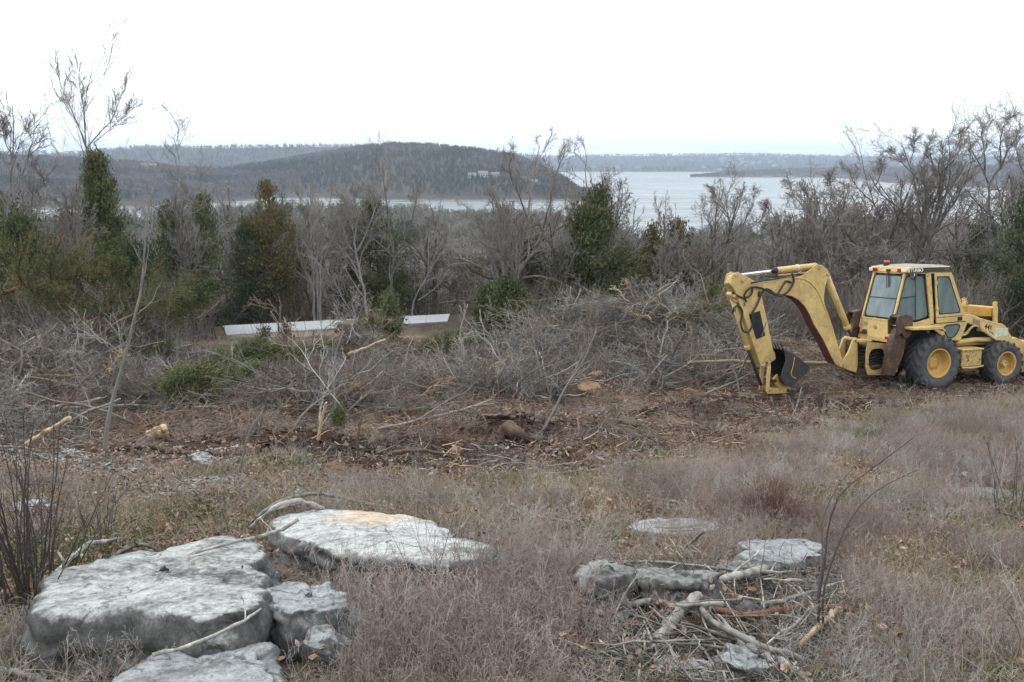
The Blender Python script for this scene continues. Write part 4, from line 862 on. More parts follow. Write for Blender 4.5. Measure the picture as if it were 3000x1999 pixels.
# --- bonnet, loader arms, front tower
MB().prism([(1.10, 2.04), (2.40, 1.90), (2.44, 1.80), (2.42, 1.66), (1.10, 1.74)], -.42, .42).done('bonnet', YO, BH, .02, label='orange-yellow bonnet')
MB().prism([(1.12, 1.10), (1.12, 1.74), (2.38, 1.655), (2.38, 1.0)], -.40, .40).done('engine_bay', BK, BH, .01)
gm_ = MB()
for q in range(9): gm_.box(1.85 + q * .05, 1.87 + q * .05, -.412, -.402, 1.30, 1.60)
gm_.done('grille', DK, BH, 0)
MB().prism([(2.40, 1.05), (2.40, 1.92), (2.47, 1.92), (2.52, 1.05)], -.44, .44).done('front_cowl', YL, BH, .015)
for s in (-1, 1):
    MB().tube([(2.33, s * .47, 1.50), (2.31, s * .47, 2.06)], .052, 14).done('loader_tower_guard', YL, BH, .006)
    arm = [(1.10, 1.795), (1.20, 1.80), (2.223, 1.531), (2.34, 1.52), (2.49, 1.44), (2.66, 1.22), (2.80, 1.06), (2.74, .98), (2.50, 1.0), (2.27, 1.03), (2.16, 1.15), (2.06, 1.30), (1.23, 1.575), (1.10, 1.60)]
    y0, y1 = (-.68, -.58) if s < 0 else (.58, .68)
    am = MB().prism(arm, y0, y1).done('loader_arm', YL, BH, .012)
    MB().prism([(1.62, 1.395), (1.70, 1.44), (2.30, 1.08), (2.24, 1.03)], y0 - .06, y0 - .002).done('tilt_link', YL, am, .006)
    MB().prism([(1.80, 1.335), (1.83, 1.36), (2.14, 1.17), (2.11, 1.145)], y0 - .064, y0 - .061).done('decal_strip', WH, am, 0)
    pin(1.66, 1.39, y0 - .07, y1, .045, YR, am)
    MB().tube([(.95, s * .60, 1.10), (1.55, s * .60, 1.13), (2.2, s * .60, 1.10)], .065, 14).done('loader_cylinder', YL, BH, .006, True)
    MB().tube(catm([(1.02, s * .66, 1.28), (1.18, s * .68, 1.30), (1.32, s * .68, 1.44), (1.46, s * .67, 1.50), (1.58, s * .66, 1.47)]), .026, 8).done('hydraulic_pipe', YL, BH, 0, True)
    MB().tube(catm([(1.02, s * .68, 1.32), (1.16, s * .7, 1.35), (1.30, s * .7, 1.47), (1.44, s * .69, 1.53)]), .012, 6).done('hydraulic_pipe', YL, BH, 0, True)
    MB().tube(catm([(1.02, s * .56, 1.86), (1.3, s * .56, 1.81), (1.70, s * .56, 1.68)]), .014, 6).done('hydraulic_pipe', YL, BH, 0, True)
    MB().tube(catm([(1.02, s * .62, 2.16), (1.10, s * .64, 2.21), (1.19, s * .64, 2.13), (1.25, s * .64, 1.90), (1.28, s * .64, 1.70)]), .014, 6).done('handrail', YL, BH, 0, True)
    if s < 0:
        MB().prism([(2.13, 1.18), (2.13, 1.42), (2.56, 1.40), (2.56, 1.20)], y0 - .004, y0 - .001).done('blank_patch', PP, am, 0, label='pale rectangular patch on the loader arm')
        text('446', .17, (1.90, y0 - .003, 1.44), BT, am, ry=.25, bold=.004)
        MB().prism([(1.38, 1.52), (1.38, 1.68), (1.62, 1.62), (1.62, 1.46)], y0 - .0035, y0 - .001).done('worn_decal', plain('worn_decal', (.27, .23, .16)), am, 0)
        MB().prism([(1.42, 1.525), (1.42, 1.56), (1.49, 1.545), (1.49, 1.51)], y0 - .005, y0 - .0036).done('worn_decal', YO, am, 0)
    # step and tank box
    tb = MB().box(.86, 1.50, min(s * .50, s * .90), max(s * .50, s * .90), .52, .92).done('tank_box', YR, BH, .01)
    MB().box(.82, 1.53, min(s * .50, s * .93), max(s * .50, s * .93), .922, .96).done('step', YL, tb, .006)
    MB().tube([(.86, s * .92, .50), (1.2, s * .93, .48), (1.54, s * .92, .51)], .022, 6).done('step_rail', YL, tb, 0)
    MB().box(.62, 2.15, min(s * .36, s * .52), max(s * .36, s * .52), .98, 1.06).done('frame_rail', YR, BH, .006)
    # loader front arm & bucket end
    MB().prism([(2.72, 1.10), (2.84, 1.14), (3.30, .95), (3.30, .62), (3.12, .62), (2.80, .90)], y0, y1).done('loader_arm_nose', YL, BH, .01)
lb = MB()
lbo = [(3.28, .98), (3.40, 1.02), (3.28, .55), (3.34, .22), (3.62, .12), (4.15, .10), (4.15, .06), (3.58, .08), (3.28, .18), (3.22, .55)]
lb.prism(lbo, -1.08, 1.08); lb.prism([(3.28, .98), (3.24, .55), (3.30, .2), (3.6, .08), (4.12, .08), (3.95, .35), (3.42, .96)], -1.1, -1.078).prism([(3.28, .98), (3.24, .55), (3.30, .2), (3.6, .08), (4.12, .08), (3.95, .35), (3.42, .96)], 1.078, 1.1)
lb.done('loader_bucket', YR, BH, .008)
for s in (-.6, .6): MB().box(3.10, 3.25, s - .06, s + .06, .20, .62).done('bucket_hinge', YL, BH, .01)
# exhaust
MB().tube([(1.55, .25, 2.0), (1.55, .25, 2.5), (1.5, .25, 2.62)], .05, 10).done('exhaust', DK, BH, .003)
MB().tube([(.95, .50, 2.0), (.93, .50, 3.0), (.85, .50, 3.12)], .06, 12).tube([(.86, .32, 3.0), (.86, .32, 3.09)], .07, 12).done('air_intake', plain('intake_grey', (.06, .07, .085)), BH, .004)
# --- wheels
def wheel(cx, cy, R, w, rimr, lugs, s, name='wheel'):
    e_ = empty(name); e_.parent = BH; e_.location = (cx, cy, R - .015)
    o_ = s                                        # outer face direction
    prof = [(rimr, -.36 * w), (rimr + .02, -.46 * w), (rimr + (R - rimr) * .55, -.52 * w), (R * .93, -.47 * w), (R * .965, -.36 * w), (R * .975, 0), (R * .965, .36 * w), (R * .93, .47 * w), (rimr + (R - rimr) * .55, .52 * w), (rimr + .02, .46 * w), (rimr, .36 * w)]
    ty = MB().lathe(prof, 0, 0, 0, 48).done('tyre', RUD, e_, 0, True)
    tm = MB()
    for q in range(lugs):
        for hside in (-1, 1):
            a0 = 2 * PI * (q + (.5 if hside > 0 else 0)) / lugs; da = .30 * hside * 1.0
            pa = []
            for t, rr2 in ((.02, R), (.38, R * .995), (.505, R * .93), (.515, R * .84)):
                aa = a0 + .42 * t / .5; pa.append((rr2, hside * t * w, aa))
            wd_ = .038
            vs = []
            for rr2, yy, aa in pa:
                for rad_ in (rr2 + .022 if rr2 > R * .9 else rr2 + .012, rr2 - .045):
                    for sg in (-1, 1):
                        a2 = aa + sg * wd_ / R; vs.append((rad_ * math.cos(a2), yy if rad_ > rr2 else yy * .97, rad_ * math.sin(a2)))
            f = []
            for k_ in range(3):
                b0, b1 = k_ * 4, k_ * 4 + 4; f += [(b0, b0 + 1, b1 + 1, b1), (b0, b1, b1 + 2, b0 + 2), (b0 + 1, b0 + 3, b1 + 3, b1 + 1)]
            f += [(0, 2, 3, 1), (12, 13, 15, 14)]
            tm.add(vs, f)
    tm.done('tread', RU, ty, 0)
    rp = [(rimr + .012, o_ * .44 * w), (rimr + .012, o_ * .47 * w), (rimr - .012, o_ * .47 * w), (rimr - .03, o_ * .40 * w), (rimr - .035, o_ * .28 * w), (rimr * .86, o_ * .22 * w), (rimr * .83, o_ * .08 * w), (rimr * .62, o_ * .02 * w), (rimr * .45, o_ * .03 * w), (rimr * .42, o_ * .10 * w), (rimr * .25, o_ * .13 * w), (0.001, o_ * .13 * w)]
    rm = MB().lathe(rp, 0, 0, 0, 40).lathe([(rimr * .99, -.45 * w), (rimr * .99, .45 * w)], 0, 0, 0, 40).done('rim', YM, e_, 0, True)
    for q in range(8):
        a_ = 2 * PI * q / 8; MB().tube([(rimr * .53 * math.cos(a_), o_ * .02 * w, rimr * .53 * math.sin(a_)), (rimr * .53 * math.cos(a_), o_ * (.02 * w + .03), rimr * .53 * math.sin(a_))], .018, 6).done('wheel_bolt', YR, rm, 0)
    if R < .6: MB().tube([(0, o_ * .05 * w, 0), (0, o_ * .36 * w, 0)], rimr * .40, 14, rimr * .28).done('hub', YR, rm, .01)
    return e_
for s in (-1, 1):
    wheel(.0, s * .83, .69, .46, .355, 18, s); wheel(2.17, s * .86, .555, .40, .30, 16, s)

# ================================================================== trees
def tree_obj(name, tkme, crme, loc, rz, sc, label, cat, group=None):
    e_ = empty(name, loc, rz); e_.scale = sc if not np.isscalar(sc) else (sc, sc, sc)
    t_ = link('trunk', tkme, e_); c_ = link('crown', crme, e_); tag(e_, label, cat, group); return e_
def resample(pts, k_):
    p = np.array(pts, float); L = np.concatenate([[0], np.cumsum(np.linalg.norm(np.diff(p, axis=0), axis=1))]); t = np.linspace(0, L[-1], k_)
    c_ = catm([tuple(q) for q in p], 8); c_ = np.array([tuple(q) for q in c_]); L = np.concatenate([[0], np.cumsum(np.linalg.norm(np.diff(c_, axis=0), axis=1))]); t = np.linspace(0, L[-1], k_)
    return np.stack([np.interp(t, L, c_[:, q]) for q in range(3)], 1)
def shaped_tree(name, Yb, limbs, seed, label, bark_, twig, m=(7, 6, 4), fine=1.0, depth=2.0, cat='tree', lr=(.40, .55, .6), ang=(20, 55), up=.05, base_y=None, lmin=(.5, .3, .2), wd=.2):
    """limbs: list of ([(px, py), ...], r0, r1); photo columns/rows read at distance Yb; each limb bows out of the plane"""
    r = np.random.default_rng(seed); Ps, Rs = [], []
    tk, cr_ = Acc(), Acc()
    bx, by = limbs[0][0][0]; b0 = at(bx, by, Yb); gz = gh(b0[0], b0[1]); e_loc = (b0[0], b0[1], gz)
    for q, (pp, r0, r1) in enumerate(limbs):
        dz = 0 if q == 0 else r.uniform(-1, 1) * depth
        pts = []
        for j, (px, py) in enumerate(pp):
            f = j / max(len(pp) - 1, 1); pts.append(at(px, py, Yb + dz * f))
        if q == 0: pts[0] = np.array([pts[0][0], pts[0][1], min(pts[0][2], gz - .05)])
        P = resample(pts, 12); k_ = np.linspace(0, 1, 12)
        P[1:-1] += r.normal(size=(10, 3)) * r0 * .35
        Rr_ = r0 + (r1 - r0) * k_
        if q == 0: Rr_[0] *= 1.35; Rr_[1] *= 1.1
        Ps.append(P); Rs.append(Rr_)
    P = np.array(Ps) - np.array(e_loc); R0 = np.array(Rs); tk.tubes(P, R0, 8)
    for lv in range(len(m)):
        t0 = .28 if lv == 0 else .15
        P, R0 = grow(r, P, R0, m[lv], t0, 1.0, ang, lr[lv], [8, 5, 4, 3][lv], wd + .03 * lv, up, [.55, .6, .65, .7][lv], lmin=lmin[lv], taper=.25, tl=(1.0, .45))
        R0 = np.maximum(R0, [.013, .0085, .0062, .005][lv] * fine)
        cr_.tubes(P, R0, [5, 3, 3, 3][lv])
    return tree_obj(name, tk.mesh('trunk', [bark_]), cr_.mesh('crown', [twig]), e_loc, 0, 1, label, cat)
BG, BP, BD, TG, TP, TB, TD = M['bark_grey'], M['bark_pale'], M['bark_dark'], M['twig_grey'], M['twig_pale'], M['twig_brown'], M['twig_dark']
# trees one can follow limb by limb in the photograph
shaped_tree('bare_tree', 46, [([(212, 720), (215, 600), (208, 450), (200, 340), (196, 290), (200, 225), (213, 155)], 0.101, 0.013), ([(200, 345), (180, 290), (160, 240), (142, 205), (137, 165)], 0.042, 0.007), ([(200, 340), (225, 310), (255, 275), (275, 230), (288, 195)], 0.042, 0.007),
    ([(215, 328), (250, 300), (292, 262), (310, 245)], 0.026, 0.006), ([(198, 300), (190, 240), (182, 190), (178, 160)], 0.024, 0.006)], 11, 'tallest bare tree at far left, its forked crown standing against the sky', BG, TG, m=(11, 7, 5), depth=1.2, up=.12, ang=(18, 42), lr=(.45, .5, .55))
shaped_tree('bare_tree', 38, [([(8, 600), (14, 520), (22, 450), (30, 370), (32, 300), (28, 240)], 0.101, 0.015), ([(22, 470), (45, 420), (70, 340), (80, 290)], 0.047, 0.007), ([(20, 480), (-15, 420), (-30, 340)], 0.047, 0.007), ([(12, 560), (50, 505), (85, 440), (110, 400)], 0.042, 0.007),
    ([(30, 360), (10, 320), (5, 270)], 0.030, 0.006)], 12, 'whitish-barked bare tree on the left edge of the view', BP, TG, m=(12, 7, 5), depth=1.5, up=.1)
shaped_tree('bare_tree', 44, [([(455, 720), (425, 640), (420, 560), (430, 480), (470, 420)], 0.074, 0.012), ([(422, 600), (405, 520), (412, 420), (410, 330), (409, 290)], 0.044, 0.007)], 13, 'slim bare tree with a long thin leader left of the pale road', BP, TG, m=(10, 7, 5), depth=1)
shaped_tree('bare_tree', 51, [([(724, 740), (722, 680), (718, 600), (716, 520), (708, 455)], 0.096, 0.025), ([(736, 745), (736, 660), (738, 580), (748, 510), (760, 460)], 0.089, 0.019), ([(730, 745), (730, 650), (728, 570), (722, 500), (716, 470)], 0.074, 0.019), ([(719, 620), (706, 560), (690, 505)], 0.037, 0.009), ([(738, 600), (760, 560), (778, 520)], 0.037, 0.009)],
    14, 'clump of three straight pale trunks rising behind the pale road', BP, TP, m=(10, 7, 5), depth=.5, up=.12, ang=(18, 40), lr=(.38, .5, .5))
shaped_tree('bare_tree', 51.5, [([(846, 732), (840, 690), (828, 640), (820, 600), (816, 540), (822, 470)], 0.111, 0.025), ([(822, 625), (800, 590), (775, 560), (765, 525), (740, 500)], 0.052, 0.011), ([(818, 580), (840, 540), (855, 500), (872, 450), (880, 400)], 0.052, 0.011), ([(816, 545), (800, 500), (790, 450)], 0.037, 0.009),
    ([(845, 715), (815, 690), (780, 672), (750, 655), (735, 640)], 0.026, 0.006)], 15, 'pale bare tree with a leaning trunk right of the three straight trunks', BP, TP, m=(11, 7, 5), depth=1.2, up=.08)
shaped_tree('bare_tree', 52, [([(900, 730), (898, 660), (905, 590), (895, 520), (885, 440), (880, 370)], 0.118, 0.025), ([(903, 600), (930, 550), (950, 490), (960, 430)], 0.052, 0.012), ([(897, 540), (870, 490), (850, 440)], 0.044, 0.012)], 16, 'grey bare tree standing in front of the dark olive cedar', BG, TG, m=(12, 7, 5), depth=1.5)
shaped_tree('bare_tree', 52, [([(945, 728), (952, 690), (975, 650), (1000, 600), (1030, 555), (1035, 520)], 0.074, 0.015), ([(960, 690), (990, 670), (1020, 640), (1040, 600)], 0.037, 0.009), ([(985, 630), (985, 560), (995, 500)], 0.037, 0.009)], 17, 'bare tree leaning to the right beside the great spreading oak', BP, TG, m=(11, 7, 5), depth=1)
shaped_tree('oak_tree', 40, [([(1160, 740), (1156, 690), (1152, 660), (1130, 625), (1085, 605), (1040, 592)], 0.192, 0.043), ([(1158, 700), (1175, 650), (1205, 610), (1250, 560), (1290, 520), (1320, 470)], 0.163, 0.025), ([(1150, 660), (1135, 600), (1120, 550), (1100, 520), (1088, 480)], 0.089, 0.019),
    ([(1190, 630), (1200, 570), (1212, 500), (1222, 430), (1232, 380), (1240, 335)], 0.096, 0.019), ([(1215, 600), (1245, 540), (1262, 470), (1280, 400), (1300, 350)], 0.074, 0.012), ([(1195, 640), (1240, 635), (1290, 650), (1330, 680), (1360, 720)], 0.067, 0.019), ([(1212, 500), (1190, 440), (1170, 390), (1180, 350)], 0.052, 0.012),
    ([(1170, 655), (1150, 590), (1140, 530), (1150, 470)], 0.067, 0.019), ([(1230, 590), (1280, 570), (1330, 560), (1375, 575)], 0.044, 0.012)], 18, 'great spreading bare oak with crooked low limbs in the middle of the view', BG, TG, m=(12, 8, 5), depth=3, lr=(.36, .45, .5), up=.09)
shaped_tree('bare_tree', 38, [([(1345, 720), (1345, 650), (1340, 590), (1348, 520), (1350, 450), (1345, 380), (1350, 350)], 0.089, 0.012), ([(1343, 610), (1370, 570), (1400, 540), (1420, 500)], 0.037, 0.009), ([(1345, 540), (1320, 490), (1310, 440)], 0.037, 0.009), ([(1348, 500), (1375, 450), (1400, 410)], 0.030, 0.007)],
    19, 'slim bare tree standing in front of the tall dark cedar', BP, TP, m=(11, 7, 5), depth=1)
shaped_tree('bare_tree', 40, [([(1572, 720), (1568, 650), (1560, 600), (1555, 560), (1550, 520)], 0.067, 0.012), ([(1566, 640), (1590, 600), (1610, 560)], 0.033, 0.007), ([(1565, 660), (1540, 610), (1530, 580)], 0.033, 0.007)], 20, 'small pale bare tree in front of the two rusty cedars', BP, TP, m=(11, 7, 5), depth=.8)
shaped_tree('oak_tree', 55, [([(1680, 640), (1684, 600), (1688, 560), (1680, 520), (1668, 480), (1665, 440)], 0.118, 0.019), ([(1688, 560), (1705, 520), (1725, 480), (1735, 440)], 0.071, 0.011), ([(1686, 575), (1650, 540), (1620, 500), (1612, 470)], 0.059, 0.011), ([(1700, 530), (1745, 510), (1760, 470)], 0.042, 0.007), ([(1672, 500), (1640, 460), (1640, 430)], 0.035, 0.007)],
    21, 'round-crowned bare oak seen against the lake right of the rusty cedars', BG, TG, m=(13, 8, 5), depth=3, up=.06, wd=.26)
shaped_tree('oak_tree', 40, [([(1935, 700), (1920, 650), (1900, 615), (1892, 575), (1890, 520), (1880, 470), (1870, 430)], 0.130, 0.019), ([(1905, 625), (1870, 605), (1830, 590), (1790, 595)], 0.071, 0.011), ([(1893, 560), (1920, 510), (1945, 460), (1950, 420)], 0.065, 0.011), ([(1890, 540), (1855, 490), (1825, 450), (1818, 420)], 0.059, 0.011),
    ([(1918, 648), (1950, 610), (1990, 590), (2030, 580)], 0.071, 0.011), ([(1925, 660), (1980, 640), (2030, 615), (2060, 600)], 0.054, 0.011), ([(1885, 500), (1910, 450), (1905, 410)], 0.035, 0.007)], 22, 'dark crooked bare oak directly behind the raised digging boom', BG, TG, m=(13, 8, 5), depth=3, up=.04, wd=.28)
shaped_tree('oak_tree', 55, [([(2060, 640), (2045, 560), (2020, 500), (2000, 440), (1985, 390), (1978, 350)], 0.118, 0.015), ([(2010, 470), (1970, 430), (1945, 380)], 0.059, 0.007), ([(2000, 440), (2025, 400), (2020, 365)], 0.042, 0.007), ([(2040, 550), (2060, 490), (2065, 450)], 0.047, 0.007)], 23, 'bare oak whose thin top breaks the skyline left of the cab', BG, TG, m=(12, 8, 5), depth=2)
shaped_tree('oak_tree', 52, [([(2120, 640), (2118, 560), (2112, 500), (2105, 440), (2098, 400), (2085, 360), (2070, 325)], 0.130, 0.015), ([(2100, 405), (2120, 370), (2135, 330), (2148, 320)], 0.059, 0.007), ([(2098, 400), (2070, 370), (2052, 345)], 0.047, 0.007), ([(2090, 380), (2100, 340), (2100, 312)], 0.035, 0.007)], 24, 'bare oak with a fan-shaped top on the skyline above the cab', BG, TG, m=(13, 8, 5), depth=2)
shaped_tree('oak_tree', 44, [([(2080, 700), (2095, 640), (2115, 590), (2140, 545), (2160, 490), (2180, 420), (2185, 360), (2178, 310)], 0.142, 0.015), ([(2150, 520), (2190, 470), (2220, 410), (2235, 360)], 0.077, 0.011), ([(2110, 600), (2150, 590), (2200, 585), (2260, 580)], 0.047, 0.011), ([(2183, 380), (2205, 340), (2200, 305)], 0.042, 0.007), ([(2165, 480), (2130, 440), (2120, 400)], 0.047, 0.007)],
    25, 'leaning dark bare oak rising above and right of the cab roof', BG, TG, m=(13, 8, 5), depth=3, up=.06)
shaped_tree('oak_tree', 46, [([(2300, 680), (2290, 600), (2280, 520), (2275, 450), (2262, 400), (2240, 350), (2225, 300)], 0.142, 0.015), ([(2270, 430), (2300, 380), (2325, 330), (2345, 300)], 0.083, 0.011), ([(2262, 400), (2262, 350), (2255, 300), (2270, 280)], 0.059, 0.007), ([(2300, 380), (2298, 330), (2310, 280), (2330, 268)], 0.054, 0.007), ([(2282, 500), (2240, 460), (2215, 430)], 0.054, 0.011), ([(2285, 540), (2330, 500), (2360, 450)], 0.054, 0.011)],
    26, 'biggest bare oak on the right skyline, with a wide twisting crown', BG, TG, m=(14, 8, 5), depth=3, up=.05, wd=.25)
shaped_tree('oak_tree', 50, [([(2400, 700), (2385, 600), (2370, 500), (2362, 400), (2368, 330), (2360, 290)], 0.130, 0.015), ([(2366, 420), (2340, 370), (2335, 320)], 0.059, 0.007), ([(2375, 480), (2345, 440), (2320, 420)], 0.054, 0.007)], 27, 'bare oak cut by the right edge of the view', BG, TG, m=(13, 8, 5), depth=2)
# cedars
CG, CF, CB, CD = M['cedar_green'], M['cedar_fresh'], M['cedar_brown'], M['cedar_dark']
def cedar_obj(px, top, Yd, wpx, seed, mat, label, n_=9000, size=.17, **kw):
    x, y, g, H = height_for(px, top, Yd); Wm = wpx * KD / FPX * Yd
    tk, fo = cedar(seed, H, Wm, n_, size, **kw)
    return tree_obj('cedar_tree', tk.mesh('trunk', [M['log_brown']]), fo.mesh('crown', [mat]), (x, y, g - .1), 0, 1, label, 'tree')
cedar_obj(212, 345, 42, 135, 31, CG, 'tall cedar under the tallest bare tree, bare-legged with a ragged crown', 12000, bare=.42, rag=.3)
cedar_obj(395, 470, 44, 150, 32, CG, 'broad bright green cedar left of the rusty-topped one', 13000)
cedar_obj(455, 440, 50, 120, 33, CG, 'green cedar with a flat top just left of the rusty-topped one', 10000)
cedar_obj(612, 415, 53, 170, 34, CB, 'rusty-topped cedar with two tips standing before the left arm of water', 14000, rag=.5)
cedar_obj(560, 500, 52, 110, 35, CD, 'dark cedar tucked under the rusty-topped one', 8000)
cedar_obj(860, 455, 55, 170, 36, CG, 'dark olive cedar behind the leaning pale tree', 14000, narrow=.8)
cedar_obj(1372, 432, 37.5, 200, 37, CG, 'tallest conical cedar in the middle, its tip against the lake', 20000, narrow=1.0, rag=.3)
cedar_obj(1497, 515, 44, 110, 38, CB, 'rusty brown cedar nearest the tall conical one', 10000, rag=.45)
cedar_obj(1560, 507, 45, 105, 39, CB, 'rusty brown cedar with a ragged tip, farther right of the pair', 10000, rag=.45)
cedar_obj(1430, 560, 41, 110, 40, CG, 'lower cedar at the right foot of the tall conical one', 8000)
cedar_obj(1310, 570, 42, 110, 41, CG, 'lower cedar at the left foot of the tall conical one', 8000)
cedar_obj(1170, 640, 33, 130, 42, CG, 'bushy young cedar under the great spreading oak', 8000, .14)
cedar_obj(1125, 655, 34, 70, 43, CG, 'small yellow-green cedar left of the bushy young one', 4000, .14)
cedar_obj(893, 668, 30, 50, 44, CG, 'little cedar bending above the pale road', 3500, .12)
cedar_obj(2375, 425, 38, 150, 45, CD, 'dark cedar with drooping boughs at the right edge', 9000, rag=.7)
cedar_obj(2350, 620, 34, 70, 46, CD, 'small dark green cedar low on the right edge', 4000, .14)
cedar_obj(40, 500, 36, 170, 47, CG, 'deep green cedar on the left edge behind the brush', 12000)
cedar_obj(120, 545, 38, 130, 48, CD, 'dark cedar between the left edge and the tall bare-legged cedar', 9000)
cedar_obj(300, 560, 40, 120, 49, CD, 'dark cedar right of the tall bare-legged one', 9000)
cedar_obj(-40, 470, 40, 150, 50, CD, 'dark cedar half out of the frame at far left', 9000)
cedar_obj(1640, 650, 33, 90, 51, CG, 'low young cedar behind the big brush heap', 4000, .14)
cedar_obj(655, 735, 31, 26, 52, CB, 'knee-high rusty cedar seedling in front of the pale road', 1200, .09)
cedar_obj(605, 748, 30, 22, 53, CG, 'tiny green cedar seedling in front of the pale road', 900, .09)
# the rest of the near wood: copies of a few kinds of tree
kinds = []
for q, (sd_, H, sty, fi) in enumerate([(61, 11, 'oak', 1.5), (62, 12, 'vase', 1.5), (63, 12, 'slim', 1.5), (64, 10, 'oak', 1.5), (65, 13, 'slim', 1.4), (66, 11, 'vase', 1.5)]):
    tk, cw = bare_tree(sd_, H, sty, fi)
    kinds.append((H, tk.mesh('trunk', [BG if q % 2 else BD]), cw.mesh('crown', [TG if q % 3 else TB])))
ckinds = []
for q, (sd_, H, Wm, mt) in enumerate([(71, 8, 4, CG), (72, 8, 4.4, CD), (73, 8, 3.8, CB), (74, 7, 4.6, CG)]):
    tk, fo = cedar(sd_, H, Wm, 5200, .2); ckinds.append((H, tk.mesh('trunk', [M['log_brown']]), fo.mesh('crown', [mt])))
r = np.random.default_rng(5); cnt = 0
cells = {}
while cnt < 235:
    px = r.uniform(-130, 2480); Yd = 40 + 68 * r.random() ** 1.2
    if 440 < px < 1130 and Yd < 52.5: continue
    a, b, c = rays(px, 600); x = a / b * Yd; z = gh(x, Yd)
    key = (int(x // 2.1), int(Yd // 2.6))
    if key in cells: continue
    cells[key] = 1
    rt = np.interp(px, [-100, 300, 700, 1200, 1330, 1520, 1620, 2000, 2400], [11, 9, 8.5, 9, 7, 6.0, 8, 11, 12.5])
    if px > 1600: rt *= np.interp(Yd, [40, 60, 100], [.85, 1, 1.05])
    green = fbm(x / 9, Yd / 9, 99) + r.random() * .25 + (.12 if px < 700 else 0) - (.14 if px > 1650 else 0)
    if green > .72:
        H, tm_, cm_ = ckinds[r.integers(4)]; sc = rt * r.uniform(.5, .85) / H
        tree_obj('cedar_tree', tm_, cm_, (x, Yd, z - .1), r.random() * 6.28, (sc * r.uniform(.85, 1.2), sc * r.uniform(.85, 1.2), sc), 'cedar standing among the bare oaks beyond the clearing', 'tree', 'cedars in the wood beyond the clearing')
    else:
        H, tm_, cm_ = kinds[r.integers(6)]; sc = rt * r.uniform(.7, 1.08) / H
        tree_obj('bare_tree', tm_, cm_, (x, Yd, z - .1), r.random() * 6.28, (sc, sc, sc), 'leafless grey tree in the wood beyond the clearing', 'tree', 'leafless trees in the wood beyond the clearing')
    cnt += 1
for q in range(46):          # thin trees along the edge of the wood
    px = r.uniform(-40, 1330) if q < 34 else r.uniform(1380, 2330); Yd = r.uniform(53, 58) if 440 < px < 1130 else r.uniform(36, 44)
    x, y_, g, Ht = height_for(px, r.uniform(395, 520), Yd); H, tm_, cm_ = kinds[(2, 4, 1, 5, 2, 4)[r.integers(6)]]; sc = Ht / H
    tree_obj('bare_tree', tm_, cm_, (x, Yd, g - .1), r.random() * 6.28, (sc * .85, sc * .85, sc), 'thin leafless tree along the near edge of the wood', 'tree', 'thin leafless trees along the wood edge')
# undergrowth of that wood: saplings and scrub too dense to count
def thicket(seed, n_, H, mat, rad=.7, rr2=.006, br=4):
    r = np.random.default_rng(seed); a_ = Acc(); d = r.normal(size=(n_, 3)) * .28; d[:, 2] = 1; d = nrm(d); base = np.concatenate([r.normal(size=(n_, 2)) * rad * .5, np.zeros((n_, 1))], 1)
    ln = H * r.uniform(.45, 1.1, n_); t = np.linspace(0, 1, 5); P = base[:, None] + d[:, None] * (ln[:, None] * t)[..., None] + np.cumsum(r.normal(size=(n_, 5, 3)) * .03 * H, 1) * (t > 0)[None, :, None]
    R0 = np.maximum(rr2 * np.linspace(1, .4, 5), .0004)[None].repeat(n_, 0); a_.tubes(P, R0, 3)
    P, R0 = grow(r, P, R0, br, .25, 1, (20, 60), .42, 4, .22, .05, .7); a_.tubes(P, R0, 3)
    P, R0 = grow(r, P, R0, 3, .2, 1, (20, 70), .5, 3, .25, .0, .75); a_.tubes(P, R0, 3)
    return a_.mesh('thicket', [mat], False)
ug = [thicket(s, 14, 2.6, (TB, TG, TD)[s % 3], 1.3, .016, 5) for s in range(4)]
n_ = 2600; px = r.uniform(-200, 2560, n_); Yd = 34 + 70 * r.random(n_) ** 1.4; a, b, c = rays(px, 600); x = a / b * Yd
ok = ~((px > 420) & (px < 1150) & (Yd < 52.5)); ok &= ~((px > 1050) & (px < 1700) & (Yd < 36)); x, Yd = x[ok], Yd[ok]
scatter('undergrowth', ug, np.stack([x, Yd, height(x, Yd) - .1], 1), .7, 1.35, 'brown scrub and saplings under the wood edge', .1)

# pale concrete road below the clearing, cast in bays
cw = plain('pale_concrete', (.36, .375, .39), .8); cw.node_tree.nodes['Color Ramp'].color_ramp.elements[0].color = (.88, .88, .88, 1); cw.node_tree.nodes['Color Ramp'].color_ramp.elements[1].color = (1.05, 1.05, 1.05, 1)
rdw = empty('road', tuple(RNA)); rdw['kind'] = 'structure'; rdw['label'] = 'pale concrete road crossing below the brush heaps'
nb_ = 9
for q in range(nb_):
    t0, t1 = q / nb_ + .0006, (q + 1) / nb_ - .0006
    n0, n1, f0, f1_ = [RNA * (1 - t) + RNB * t - RNA for t in (t0, t1)] + [RFA * (1 - t) + RFB * t - RNA for t in (t0, t1)]
    dn = np.array([0, 0, .16]); MB().hexa([n0 - dn, n1 - dn, f1_ - dn, f0 - dn], [n0, n1, f1_, f0]).done('slab', cw, rdw, .01)

